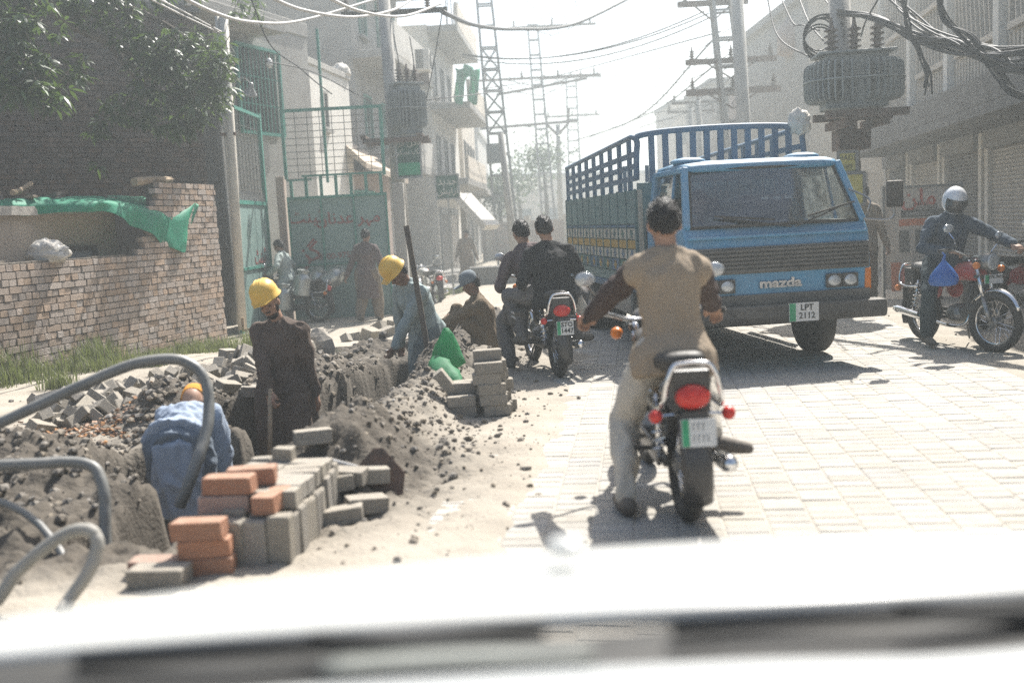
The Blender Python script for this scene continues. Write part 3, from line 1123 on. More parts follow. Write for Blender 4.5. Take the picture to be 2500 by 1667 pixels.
m_shut = mk('roller_shutter', (.50, .485, .45), (.40, .385, .355), 2.5, .6, .1, dust=.25)
m_shutd = mk('grey_shutter', (.24, .24, .23), (.17, .17, .165), 2.5, .6, .1, dust=.2)
def shutter(o, x, z, w_, h_, mat, y=0.0):
    b = MB()
    n_ = int(h_ / .075)
    pr_ = []
    for k in range(n_):
        zz = z + k * h_ / n_
        pr_ += [(y - .012, zz), (y - .038, zz + .25 * h_ / n_), (y - .038, zz + .6 * h_ / n_), (y - .014, zz + .9 * h_ / n_)]
    vs_ = [(x, a, c) for a, c in pr_] + [(x + w_, a, c) for a, c in pr_]
    k = len(pr_)
    b.add(vs_, [(i, i + 1, k + i + 1, k + i) for i in range(k - 1)])
    s_ = b.build('shutter', mat, o, fixn=False)
    f_ = MB().bx(x - .07, x, y - .06, y - .002, z, z + h_ + .2).bx(x + w_, x + w_ + .07, y - .06, y - .002, z, z + h_ + .2).bx(x, x + w_, y - .10, y - .002, z + h_, z + h_ + .2)
    f_.build('shutter_frame', m_steel, s_)
    return s_

# ---------------------------------------------------------------- gatehouse with canopy slab
gh = thing('gatehouse', 'grey plastered gatehouse with concrete canopy and green window grille', 'building', (-5.45, 20.0, 0), math.atan2(2.9, 1.07))
MB().bx(0, 3.6, 0, 3.2, -1, 5.75).build('wall', m_plaster, gh)
MB().bx(-1.6, 1.55, -.75, 3.0, 5.45, 5.68).build('canopy', m_conc, gh, bevel=.02)
MB().bx(-.02, 3.62, -.03, .2, 5.752, 6.05).build('parapet', m_plaster, gh, bevel=.015)
MB().bx(-.05, .42, -.14, -.002, -1, 5.44).build('pillar', m_plaster, gh, bevel=.02)
gr = MB()
x0_, x1_, z0_, z1_ = .75, 2.2, 3.55, 5.2
for k in range(12):
    xx = x0_ + (x1_ - x0_) * k / 11
    gr.bx(xx - .009, xx + .009, -.10, -.082, z0_, z1_)
for zz in (z0_, z0_ + .55, z0_ + 1.1, z1_):
    gr.bx(x0_, x1_, -.082, -.066, zz - .012, zz + .012)
gr.bx(x0_ - .06, x0_, -.13, -.06, z0_ - .06, z1_ + .06).bx(x1_, x1_ + .06, -.13, -.06, z0_ - .06, z1_ + .06).bx(x0_, x1_, -.13, -.06, z1_, z1_ + .06).bx(x0_, x1_, -.13, -.06, z0_ - .06, z0_)
gr.build('window_grille', m_gframe, gh)
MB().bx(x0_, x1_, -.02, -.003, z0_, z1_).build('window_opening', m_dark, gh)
lm = thing('wall_lamp', 'small white bulb lamp on a bracket fixed to the gatehouse wall', 'lamp', (0, 0, 0))
c = at(657, 155, 20.6)
MB().sphere(c, (.07, .07, .10), 12, 8).build('bulb', mk('lamp_glass', (.75, .75, .72), None, 4, .2, 0), lm, smooth=True)
MB().tube([c + V((0, 0, .09)), c + V((0, .1, .22)), c + V((-.12, .3, .22))], .012, 6).build('bracket', m_rust, lm)
for (sx, sy) in ((612, 218),):
    fl = thing('flood_lamp', 'old flood lamp pointing down beside the mesh gate leaf', 'lamp', (0, 0, 0))
    c = at(sx, sy, 18.6)
    MB().lathe([(.02, .12), (.04, .1), (.05, .02), (.12, -.08), (.13, -.1)], c, eul(R(25), R(20), 0), 14).build('shade', m_steel, fl, smooth=True)
    MB().tube(spline([c + V((0, 0, .1)), c + V((-.1, 0, .2)), c + V((-.25, 0, .16)), c + V((-.32, .1, 0))], 5), .01, 6).build('bracket', m_pcable, fl)

gs = thing('annex_building', 'sunlit white plastered annex wall behind the green gate', 'building', (-4.4, 23.65, 0), R(90 - 9))
MB().bx(0, 3.4, 0, 3, -1, 5.3).build('wall', m_plasterw, gs)
MB().bx(-.05, 3.45, -.05, 3, 5.302, 5.45).build('parapet', m_plaster, gs, bevel=.015)
window(gs, 1.2, 3.9, .35, .9, m_conc, 0)
# ruined lean-to roof with brick eaves
lt = thing('lean_to', 'brick lean-to with a sloping broken roof between gate and transformer pole', 'building', (-3.95, 26.6, 0), R(90 - 12))
MB().bx(0, 3.2, 0, 2.5, -1, 3.0).build('wall', m_plasterp, lt)
b = MB()
b.add([(-.2, -.55, 3.0), (3.3, -.55, 2.7), (3.3, .9, 3.7), (-.2, .9, 4.3), (-.2, -.55, 3.15), (3.3, -.55, 2.85), (3.3, .9, 3.9), (-.2, .9, 4.5)], [(0, 1, 2, 3), (4, 7, 6, 5), (0, 4, 5, 1), (1, 5, 6, 2), (2, 6, 7, 3), (3, 7, 4, 0)])
b.build('roof', m_plasterb, lt)
window(lt, .3, 1.75, 1.5, .75, m_gframe, 3)
o = lump('roof_sack', at(832, 176, 26.9) , (.24, .3, .2), m_sack, 8.1, amp=.25)
tag(o, 'white dust covered sack heaped on the lean-to roof', 'sack')

# ---------------------------------------------------------------- main green gate
GY = 20.6
GX0, GX1 = at(712, 600, GY).x, at(950, 600, GY).x
gate = thing('metal_gate', 'closed green sheet metal gate painted with red lettering under a wire mesh panel', 'gate', (GX0, GY, -.32))
GW = GX1 - GX0
GH = 2.45
for k in range(3):
    xa, xb = k * GW / 3 + .01, (k + 1) * GW / 3 - .01
    MB().bx(xa, xb, 0, .02, .08, GH).build('sheet_panel', m_gate, gate)
b = MB()
for k in range(4):
    xx = k * GW / 3
    b.bx(xx - .018, xx + .018, -.035, -.002, .05, GH + .02)
b.bx(-.02, GW + .02, -.04, -.004, GH + .0, GH + .05).bx(-.02, GW + .02, -.04, -.004, .04, .08).bx(.02, GW * .99, -.03, -.003, GH * .46, GH * .46 + .03)
b.build('gate_frame', m_gframe, gate)
b = MB()
for k in range(7):
    xx = .08 + k * (GW - .16) / 6
    b.bx(xx - .03, xx + .03, -.02, .01, GH + .05, GH + .38 + (.08 if 1 <= k else 0))
b.bx(.3, GW, -.022, .012, GH + .43, GH + .47).bx(0, .5, -.022, .012, GH + .36, GH + .39)
b.build('top_rail', m_gframe, gate)
b = MB()
m0, m1 = GH + .40, GH + 1.72
for k in range(9):
    b.bx(k * GW / 8 - .006, k * GW / 8 + .006, -.006, .006, m0, m1)
for k in range(11):
    zz = m0 + (m1 - m0) * k / 10
    b.bx(0, GW, .007, .018, zz - .006, zz + .006)
b.build('wire_panel', m_wiremesh, gate)
b = MB()
b.bx(-.03, .03, -.05, -.007, m0, m1 + .03).bx(GW - .03, GW + .03, -.05, -.007, m0, m1 + .03).bx(-.03, GW + .03, -.052, -.008, m1 - .02, m1 + .04).bx(GW * .42 - .025, GW * .42 + .025, -.05, -.007, GH + .3, m1 + 1.55)
b.build('panel_frame', m_gframe, gate)
letters('lettering', urdu('مہر عدنان'), .33, m_paintred, gate, facing_m((GW * .60, -.006, GH * .83)), .003, bold=.004)
letters('lettering', urdu('ٹینٹ'), .33, m_paintred, gate, facing_m((GW * .17, -.006, GH * .85)), .003, bold=.004)
letters('lettering', urdu('گز'),   .5, m_paintred, gate, facing_m((GW * .19, -.006, GH * .56), roll=R(18)), .003, bold=.004)
letters('lettering', '0300-9757261', .17, m_paintred, gate, facing_m((GW * .52, -.006, GH * .53), roll=R(2)), .003)
# step of the gate
MB().bx(-.2, GW + .3, -.35, .35, -.3, .03).build('sill', m_conc, gate, bevel=.02)
gp1 = thing('gate_pillar', 'plain concrete pillar at the right side of the green gate', 'pillar', (GX1 + .25, GY + .05, -.4))
MB().bx(-.11, .11, -.14, .14, 0, 2.75).build('shaft', m_plaster, gp1, bevel=.015)
gp2 = thing('gate_pillar', 'pale concrete pillar between the open and closed gate leaves', 'pillar', (GX0 - .13, GY + .05, -.4))
MB().bx(-.08, .08, -.12, .12, 0, 3.0).build('shaft', m_plasterp, gp2, bevel=.015)

# open left leaf with mesh top
h1, h2 = at(648, 500, 20.2), at(566, 500, 17.9)
leafd = (V((h1.x, h1.y, 0)) - V((h2.x, h2.y, 0)))
LL = leafd.length
lf = thing('gate_leaf', 'open dark green gate leaf with spiked top and wire mesh above', 'gate', (h2.x, h2.y, -.3), math.atan2(leafd.y, leafd.x))
MB().bx(.02, LL - .03, 0, .02, .05, 2.35).build('sheet_panel', m_gate, lf)
b = MB()
b.bx(-.03, .03, -.03, .03, 0, 4.05).bx(LL - .04, LL + .04, -.035, .035, 0, 4.1).bx(0, LL, -.025, .0, 2.33, 2.4).bx(.03, LL - .04, -.03, .03, 4.0, 4.06).bx(0, LL, -.028, -.002, 1.15, 1.2)
b.build('gate_frame', m_gframe, lf)
b = MB()
for k in range(20):
    xx = .06 + k * (LL - .12) / 19
    b.prism([(xx - .02, 2.4), (xx + .02, 2.4), (xx, 2.58)], 'y', -.012, .004)
b.build('spike_row', m_steel, lf)
b = MB()
for k in range(1, 10):
    xx = k * LL / 10
    b.bx(xx - .006, xx + .006, -.006, .006, 2.6, 4.0)
for k in range(8):
    zz = 2.62 + k * .19
    b.bx(.03, LL - .04, .007, .018, zz - .006, zz + .006)
b.build('wire_panel', m_wiremesh, lf)
letters('lettering', urdu('ٹینٹ'), .38, m_paintred, lf, facing_m((LL * .7, -.006, 1.35)), .003)

# ---------------------------------------------------------------- left street frontage beyond
m_balc = mk('balcony_render', (.47, .45, .41), (.36, .345, .315), 1.3, .9, .3, 25, detail=8)
B1 = building('apartment_building', 'grey rendered apartment block with curved balcony and air conditioner', (-4.05, 29.5, 0), R(90 - 5.5), 7.0, 7, 10.6, m_plaster)
for (z_, ext) in ((3.2, 1.0), (6.2, 1.15), (9.2, 1.1)):
    MB().bx(-.3, 7.0, -ext, -.003, z_, z_ + .22).build('balcony_slab', m_conc, B1, bevel=.02)
    MB().bx(.4, 7.0, -ext, -ext + .12, z_ + .221, z_ + 1.1).build('balcony_wall', m_balc, B1, bevel=.01)
for z_ in (4.0, 7.1):
    for x_ in (1.0, 3.4, 5.4):
        window(B1, x_, z_, .9, 1.4, m_gframe, 2)
shutter(B1, .5, -.4, 2.0, 2.5, m_shut)
shutter(B1, 3.0, -.4, 2.6, 2.5, m_shut)
ac = thing('air_conditioner', 'white split air conditioner unit mounted on the grey apartment block', 'air conditioner', (0, 0, 0))
c = at(1033, 150, 31.5)
MB().box(c, (.42, .8, .62)).build('casing', m_plasterw, ac, bevel=.02)
b = MB()
for k in range(9):
    b.box(c + V((-.08, -.41, -.24 + k * .06)), (.22, .02, .025))
b.torus(c + V((.215, 0, 0)), .24, .02, 'x', 20, 6)
b.build('fan_grille', m_dark, ac)
MB().beam(c + V((-.1, 0, -.34)), c + V((-.1, 0, -.7)), .05, .5).build('bracket', m_rust, ac)
B2 = building('apartment_building', 'pale apartment block with stepped balconies and green cloth on its roof edge', (-2.45, 37.5, 0), R(90 - 4), 8.0, 8, 8.6, m_plasterw)
for (z_, ext) in ((2.9, 1.2), (5.6, 1.4), (8.3, 1.1)):
    MB().bx(-.1, 7.6, -ext, -.003, z_, z_ + .24).build('balcony_slab', m_conc, B2, bevel=.02)
    MB().bx(.2, 7.4, -ext, -ext + .12, z_ + .241, z_ + 1.05).build('balcony_wall', m_plasterc, B2, bevel=.01)
for z_ in (3.5, 6.2):
    for x_ in (.8, 3.0, 5.2):
        window(B2, x_, z_, .8, 1.3, m_dconc, 0)
shutter(B2, .4, -.6, 2.4, 2.5, m_shutd)
shutter(B2, 3.3, -.6, 2.4, 2.5, m_shut)
b = MB()
for k in range(7):
    b.tube([(1 + k * .9, -.6 + .1 * (k % 2), 8.4), (1 + k * .9 + .05, -.6, 10.0 + .3 * (k % 3))], .02, 5)
b.build('rebar', m_rust, B2)
def drape(u, v):
    p = at(1110 + 55 * u, 165 + 8 * math.sin(u * 9) + (25 + 60 * abs(math.sin(u * 5 + .5))) * v, 36.4)
    return p + V((.1 * math.sin(u * 20 + v * 3), .12 * math.cos(u * 17), 0))
o = cloth('shade_cloth', drape, 20, 8, m_tarp, sub=0)
tag(o, 'faded green shade cloth hanging off the roof edge of the pale apartment block', 'cloth')
B3 = building('shop_house', 'cream two storey shop house farther along the left of the street', (-1.75, 46.5, 0), R(90 - 2), 9.0, 8, 6.6, m_plasterc)
MB().bx(-.1, 9.1, -1.0, -.003, 2.8, 3.05).build('canopy', m_conc, B3)
for k in range(4):
    window(B3, .8 + k * 2.0, 4.0, .9, 1.3, m_dconc, 0)
for k in range(3):
    shutter(B3, .5 + k * 2.9, -.6, 2.3, 2.6, m_shut)
# ramp slab leaning in sun
o = thing('concrete_ramp', 'bare concrete stair slab rising beside the shops', 'stairs', (0, 0, 0))
p1, p2 = at(1128, 478, 33.5), at(1200, 555, 33.0)
MB().beam(p1, p2, .9, .22).build('slab', m_plasterw, o)
MB().beam(p1 + V((0, .3, -.1)), p1 + V((0, .3, -3.0)), .2, .2).build('post', m_conc, o)
# raised plinth and kerb in front of the left shops
o = thing('shop_plinth', 'low concrete plinth in front of the left hand shops', 'plinth', (-3.0, 29.0, 0), R(90 - 5))
MB().bx(0, 9, -.9, .9, -1, -.12).build('slab', m_conc, o, bevel=.02)
MB().bx(.4, 6, -1.7, -.9, -1, -.3).build('step', m_conc, o, bevel=.02)

# far frontages both sides, closing the street
rr = random.Random(5)
far = [(-3.0, 57, 10, 6.0, m_plasterp, 1, 'dusty pink house far along the left of the street', 'house'), (-1.6, 69, 13, 7.5, m_plaster, 1, 'grey house in the haze at the far left bend', 'house'), (.6, 84, 16, 5.0, m_plasterc, 1, 'long pale low building closing the far end of the street', 'building'),
       (-9.5, 60, 9, 12.0, m_plaster, 1, 'tall grey block rising behind the left hand shops', 'building')]
for x, y, L_, h_, mt, sd_, lab, ct in far:
    o = building('far_building' if ct == 'building' else 'far_house', lab, (x, y, 0), R(90 - (2 if x < .5 else 65)), L_, 8, h_, mt, ct)
    for zz in (1.2, 4.0, 7.0, 9.6):
        if zz + 1.4 < h_:
            for k in range(int(L_ / 2.4)):
                window(o, .7 + k * 2.4, zz, 1.0, 1.3, m_dconc, 0, sill=False)
    MB().bx(-.1, L_ + .1, -.15, 8, h_ + .002, h_ + .35).build('parapet', m_conc, o)

# ---------------------------------------------------------------- right hand building
RB = R(9.0)
RBL = V((7.4 - .158 * 9 + .75, 6.0, 0))
rb = thing('shop_building', 'long shop building with shutters under a dark concrete canopy on the right', 'building', RBL, R(90 - 9.0))
# local x runs up the street; local -y is away from the street here, so the facade is at y=0 facing +y
RLen = 20.5
MB().bx(-2, RLen, -7, 0, -1, 3.2).build('ground_floor', m_plasterc, rb)
MB().bx(-2, RLen, -7, .55, 3.201, 8.2).build('upper_wall', m_plasterc, rb)
b = MB().bx(-2, RLen + .1, .003, 1.25, 2.62, 2.78)
b.bx(-2, RLen + .1, 1.05, 1.25, 2.781, 3.2)
b.build('canopy', m_dconc, rb, bevel=.015)
b = MB()
k = 0
for xa in np.arange(-1.5, RLen - 1, 2.9):
    # shutters face +y: build them on the mirrored side
    pr_ = []
    n_ = 34
    for i in range(n_):
        zz = -.05 + i * 2.35 / n_
        d_ = 2.35 / n_
        pr_ += [(.014, zz), (.045, zz + .25 * d_), (.045, zz + .6 * d_), (.016, zz + .9 * d_)]
    q = MB()
    w_ = 2.3
    q.add([(xa, a, c) for a, c in pr_] + [(xa + w_, a, c) for a, c in pr_], [(i, i + 1, len(pr_) + i + 1, len(pr_) + i) for i in range(len(pr_) - 1)])
    s_ = q.build('shutter', [m_shut, m_shutd][k % 2], rb, fixn=False)
    MB().bx(xa - .2, xa - .01, .003, .12, -.5, 2.618).build('pilaster', m_plasterw, rb, bevel=.01)
    MB().bx(xa + w_ + .01, xa + w_ + .2, .003, .12, -.5, 2.618).build('pilaster', m_plasterw, rb, bevel=.01)
    MB().bx(xa, xa + w_, .005, .2, 2.31, 2.617).build('shutter_box', m_shutd, s_)
    k += 1
for xa in np.arange(-1.8, RLen, 2.9):
    MB().bx(xa, xa + .28, .551, .72, 3.21, 8.15).build('upper_pilaster', m_plasterw, rb)
# ornamental screen panels and windows of the upper floor
for k, xa in enumerate(np.arange(-1.4, RLen - 2.6, 2.9)):
    f_ = MB().bx(xa, xa + 2.3, .552, .575, 3.9, 6.3).build('screen_panel', m_dconc, rb)
    q = MB()
    for i in range(9):
        q.beam((xa + .1 + i * .24, .60, 3.98), (xa + .5 + i * .24 if xa + .5 + i * .24 < xa + 2.25 else xa + 2.25, .60, 6.2), .05, .05)
    for zz in (3.95, 5.1, 6.25):
        q.bx(xa, xa + 2.3, .58, .66, zz - .05, zz + .05)
    q.bx(xa, xa + .06, .58, .64, 3.9, 6.3).bx(xa + 2.24, xa + 2.3, .58, .64, 3.9, 6.3)
    q.build('screen_lattice', m_plasterc, f_)
b = MB()
for k in range(120):
    xa = -1.9 + k * .18
    if xa < RLen - .2:
        b.bx(xa, xa + .09, .553, .60, 3.25, 3.85)
b.build('ribbed_band', m_plasterc, rb)
# grey concrete house with roof tank beyond
o = building('far_house', 'hazy grey house with a roof water tank behind the right transformer pole', (9.2, 31, 0), R(0), 6, 8, 7.6, m_plaster, 'house')
for k in range(2):
    window(o, .6 + 2.4 * k, 4.2, 1.1, 1.4, m_dconc, 0)
    window(o, .6 + 2.4 * k, 1.0, 1.1, 1.4, m_dconc, 0)
MB().bx(-.2, 6.2, -.3, 8.2, 7.602, 7.85).build('roof', m_conc, o)
tk = thing('water_tank', 'pale concrete water tank on a slim stem above the roofs', 'water tank', (0, 0, 0))
c = at(1952, 130, 33)
MB().lathe([(.12, -2.2), (.14, -.3), (.35, -.1), (.68, .0), (.68, .75), (.3, 1.15), (.02, 1.2)], c, None, 18).build('tank', m_plasterp, tk, smooth=True)
rr = random.Random(6)
for (pxa, pxb, pt, Y, mt, lab) in ((1735, 1905, 205, 50, m_plaster, 'hazy grey block far behind the truck rails'), (1640, 1760, 255, 66, m_plasterc, 'low pale block in the distance behind the truck rails'), (1875, 2010, 165, 40, m_plasterp, 'brownish house beyond the truck with a flat roof')):
    a, c = at(pxa, pt, Y), at(pxb, pt, Y)
    o = building('far_building', lab, (a.x, Y, 0), 0, c.x - a.x, 7, a.z, mt)
    for zz in (1.0, 3.6, 5.8):
        if zz + 1.2 < a.z:
            for k in range(int((c.x - a.x) / 1.5)):
                window(o, .3 + 1.5 * k, zz, .8, 1.1, m_dconc, 0, sill=False)
    MB().bx(-.1, c.x - a.x + .1, -.2, 7, a.z + .002, a.z + .25).build('roof', m_conc, o)

# ---------------------------------------------------------------- poles, lattice towers, transformers
def insulator(b, c, s=1.0, n=12):
    prof = [(.03, 0)]
    for k in range(4):
        z = .03 + k * .06
        prof += [(.035, z), (.075, z + .015), (.07, z + .03), (.035, z + .035)]
    prof += [(.02, .29), (.015, .36)]
    b.lathe([(r_ * s, z * s) for r_, z in prof], c, None, n)
def transformer(name, label, loc, rz, W, D, Hh, fins):
    t = thing(name, label, 'transformer', loc, rz)
    MB().bx(-W * .36, W * .36, -D * .3, D * .3, -Hh * .12, Hh * .95).build('tank', m_xf, t, bevel=.03)
    MB().bx(-W * .44, W * .44, -D * .38, D * .38, Hh * .952, Hh).build('lid', m_xf, t, bevel=.01)
    nf = fins * 4
    ringp = []
    for k in range(nf):
        a = 2 * math.pi * (k + .5) / nf
        ca, sa = math.cos(a), math.sin(a)
        ex = .55
        p0 = V((W * .33 * math.copysign(abs(ca) ** ex, ca), D * .27 * math.copysign(abs(sa) ** ex, sa), 0))
        p1 = V((W * .56 * math.copysign(abs(ca) ** (ex + .15), ca), D * .54 * math.copysign(abs(sa) ** (ex + .15), sa), 0))
        u = (p1 - p0).normalized()
        s_ = V((-u.y, u.x, 0)) * .011
        zt, zb = Hh * .82, Hh * .04
        pl_ = [(0, zb), (.78, zb), (.94, zb + .04), (1, zb + .12), (1, zt - .12), (.94, zt - .04), (.78, zt), (0, zt)]
        q = MB()
        A_ = [p0.lerp(p1, r_) + V((0, 0, z)) - s_ for r_, z in pl_]
        B_ = [p0.lerp(p1, r_) + V((0, 0, z)) + s_ for r_, z in pl_]
        m_ = len(pl_)
        q.add(A_ + B_, [tuple(range(m_)), tuple(range(2 * m_ - 1, m_ - 1, -1))] + [(i, m_ + i, m_ + (i + 1) % m_, (i + 1) % m_) for i in range(m_)])
        q.build('cooling_fin', m_xf, t)
        ringp.append(p1 + V((0, 0, Hh * .45)) + u * .004)
    MB().tube(ringp, .014, 6, False, 0, True).build('fin_brace', m_xf, t)
    for k in range(3):
        q = MB()
        insulator(q, (-W * .26 + k * W * .26, -D * .1, Hh * 1.002), 1.05 if W < 1 else 1.3)
        q.build('bushing', m_porc, t, smooth=False)
    return t
def concrete_pole(name, label, base, top, r0, r1, n=8):
    o = thing(name, label, 'pole', base)
    d = V(top) - V(base)
    MB().tube([(0, 0, 0), d], [r0, r1], n).build('shaft', m_conc, o, smooth=True)
    return o
# left transformer pole
Ya = 22.0
pb, pt_ = at(988, 640, Ya), at(934, -30, Ya)
pb = pt_ + (pb - pt_) * 1.25
lp = concrete_pole('utility_pole', 'concrete pole carrying the left transformer beside the green gate', pb, pt_, .17, .13, 8)
def lpt(y):
    return pt_ + (pb - pt_) * ((y + 30) / 670.0 / 1.25)
c = lpt(342) + V((0, -.2, 0))
pf = thing('transformer_platform', 'steel beam platform under the left transformer', 'platform', c)
MB().bx(-.62, .75, -.35, -.22, -.05, .05).bx(-.62, .75, .22, .35, -.05, .05).bx(-.66, -.54, -.36, .36, .051, .12).bx(.5, .62, -.36, .36, .051, .12).build('beam', m_rust, pf)
transformer('pole_transformer', 'smaller green grey transformer with three bushings on the left pole', c + V((.33, -.05, .22)), R(35), .72, .52, .95, 7)
b = MB()
for k in range(3):
    b.beam(lpt(30) + V((-.9, 0, -.25 * 0)), lpt(30) + V((1.3, 0, 0)), .08, .1)
for o_ in (-.8, -.1, .9):
    insulator(b, lpt(30) + V((o_, 0, .05)), .9)
b.build('crossarm', m_rust, lp).location = (-lp.location.x, -lp.location.y, -lp.location.z)
# signs on / near the left pole
def board(name, label, px0, py0, px1, py1, Y, back, cat='sign'):
    a, c = at(px0, py0, Y), at(px1, py1, Y)
    w_, h_ = c.x - a.x, a.z - c.z
    o = thing(name, label, cat, ((a.x + c.x) / 2, Y, c.z))
    MB().bx(-w_ / 2, w_ / 2, 0, .03, 0, h_).build('panel', back, o, bevel=.004)
    b = MB().bx(-w_ / 2 - .02, w_ / 2 + .02, -.012, -.001, -.02, .02).bx(-w_ / 2 - .02, w_ / 2 + .02, -.012, -.001, h_ - .02, h_ + .02).bx(-w_ / 2 - .02, -w_ / 2 + .02, -.012, -.001, .02, h_ - .02).bx(w_ / 2 - .02, w_ / 2 + .02, -.012, -.001, .02, h_ - .02)
    b.build('frame', m_steel, o)
    return o, w_, h_
o, w_, h_ = board('sign_board', 'tall dark green sign with white lettering below the left transformer', 965, 335, 1030, 432, 21.6, m_greenboard)
letters('lettering', urdu('ماڈل گرلز'), .17, m_paintwhite, o, facing_m((0, -.006, h_ * .84)), .002)
letters('lettering', urdu('پبلک سکول'), .16, m_paintwhite, o, facing_m((0, -.006, h_ * .62)), .002)
MB().bx(-w_ / 2 + .02, w_ / 2 - .02, -.006, -.002, .05, h_ * .36).build('stripe', m_greenstripe, o)
o, w_, h_ = board('sign_board', 'small square dark sign with white lettering beside the shop shutters', 1062, 428, 1122, 484, 27.0, m_greenboard)
letters('lettering', urdu('جدید'), .26, m_paintwhite, o, facing_m((0, -.006, h_ * .72)), .002)
letters('lettering', urdu('آرائش'.replace('آ', 'ا').replace('ئ', 'ی')), .24, m_paintwhite, o, facing_m((0, -.006, h_ * .32)), .002)
MB().beam((0, .05, -.01), (0, .05, -3.0), .05, .05).build('post', m_steel, o)

def lattice(name, label, pxb, pyb, pxt, pyt, Y, w0, w1, zb=-.6, cross=True):
    top = at(pxt, pyt, Y)
    bot = at(pxb, pyb, Y)
    d = (bot - top)
    k_ = (zb - top.z) / d.z
    bot = top + d * k_
    o = thing(name, label, 'tower', bot)
    d = top - bot
    L_ = d.length
    def q(t, sx, sy):
        w_ = w0 + (w1 - w0) * t
        return d * t + V((sx * w_ / 2, sy * w_ * .4, 0))
    for sx in (-1, 1):
        for sy in (-1, 1):
            MB().beam(q(0, sx, sy), q(1, sx, sy), .085, .085).build('leg', m_steel, o)
    b = MB()
    n_ = int(L_ / .75)
    for k in range(n_):
        t0_, t1_ = k / n_, (k + 1) / n_
        for sy in (-1, 1):
            if cross and (k % 7) < 4:
                b.beam(q(t0_, -1, sy), q(t1_, 1, sy), .035, .035)
                b.beam(q(t0_, 1, sy), q(t1_, -1, sy), .035, .035)
            b.beam(q(t1_, -1, sy), q(t1_, 1, sy), .06, .06)
        for sx in (-1, 1):
            b.beam(q(t0_, sx, -1), q(t1_, sx, 1), .035, .035)
    b.build('bracing', m_steel, o)
    return o, (lambda t: bot + d * t), d
def arm(o, c, half, n_ins=3, w_=.1, tilt=.0, dz=0.0):
    base = V(o.location)
    b = MB().beam(V(c) - base + V((-half, 0, -tilt)), V(c) - base + V((half, 0, tilt)), w_, w_)
    b.beam(V(c) - base + V((0, 0, -.5)), V(c) - base + V((half * .6, 0, tilt * .6)), .04, .04)
    b.beam(V(c) - base + V((0, 0, -.5)), V(c) - base + V((-half * .6, 0, -tilt * .6)), .04, .04)
    for k in range(n_ins):
        t = -1 + 2 * (k + .1) / max(1, n_ins - .8)
        insulator(b, V(c) - base + V((half * .95 * t, 0, .04 + tilt * t)), 1.1, 8)
    b.build('crossarm', m_rust, o)
T1, f1, d1 = lattice('lattice_tower', 'tall steel lattice tower on the left side of the street', 1245, 650, 1178, -40, 38, .85, .5)
bx_ = MB().box(f1(.43) - V(T1.location) + V((-.2, -.35, 0)), (.5, .4, .7))
bx_.build('junction_box', m_xf, T1, bevel=.02)
T2, f2, d2 = lattice('lattice_tower', 'slim steel lattice tower with crossarms in the hazy distance', 1330, 420, 1300, 62, 55, .7, .5, cross=False)
arm(T2, at(1310, 66, 55) + V((.8, 0, 0)), 2.3, 3, .12)
arm(T2, at(1318, 190, 55), 3.2, 4, .12)
arm(T2, at(1322, 212, 55), 2.4, 3, .12, .3)
T3, f3, d3 = lattice('lattice_tower', 'farthest small lattice tower rising above the truck body', 1402, 400, 1394, 185, 75, .9, .7, cross=False)
arm(T3, at(1394, 190, 75), 2.2, 3, .13)
arm(T3, at(1397, 283, 75), 2.0, 3, .13)
T4, f4, d4 = lattice('lattice_tower', 'lattice tower standing beside the concrete pole behind the truck', 1800, 350, 1757, -40, 30, .7, .55, cross=False)
arm(T4, at(1790, 222, 30), 1.35, 3, .17)
arm(T4, at(1785, 148, 30), 1.3, 3, .15)
arm(T4, at(1740, 8, 30), 1.0, 2, .15)
P4 = concrete_pole('utility_pole', 'thick concrete pole right behind the truck rails', at(1830, 360, 27) - V((0, 0, 4.4)), at(1797, -40, 27), .20, .17)
P5 = concrete_pole('utility_pole', 'short leaning pole beside the tall left lattice tower', at(1262, 640, 34) - V((0, 0, .8)), at(1222, 325, 34), .14, .10)
P6 = concrete_pole('utility_pole', 'slim distant pole with a forked top over the truck body', at(1368, 520, 60) - V((0, 0, 1)), at(1362, 305, 60), .16, .13)
b = MB()
for o_ in (-1.0, 1.0):
    b.tube([at(1362, 330, 60) - V(P6.location), at(1362, 330, 60) + V((o_ * .6, 0, .6)) - V(P6.location), at(1362, 330, 60) + V((o_ * .7, 0, 1.5)) - V(P6.location)], .09, 6)
b.beam(at(1362, 305, 60) + V((-4.5, 0, 0)) - V(P6.location), at(1362, 298, 60) + V((1.1, 0, 0)) - V(P6.location), .15, .15)
b.build('crossarm', m_rust, P6)
P7 = concrete_pole('utility_pole', 'distant pole with a thin crossarm near the hazy grey block', at(1690, 330, 48) - V((0, 0, 5.3)), at(1686, 265, 48), .15, .12)
P8 = concrete_pole('utility_pole', 'distant pole carrying two crossarms left of the hazy grey block', at(1708, 330, 44) - V((0, 0, 5.3)), at(1704, 245, 44), .15, .12)
for P_, xx, yy, Y in ((P7, 1687, 272, 48), (P8, 1704, 250, 44)):
    b = MB().beam(at(xx, yy, Y) + V((-1.1, 0, 0)) - V(P_.location), at(xx, yy, Y) + V((1.1, 0, 0)) - V(P_.location), .1, .1)
    for o_ in (-1, 0, 1):
        insulator(b, at(xx, yy, Y) + V((o_, 0, .05)) - V(P_.location), 1.0, 8)
    b.build('crossarm', m_rust, P_)
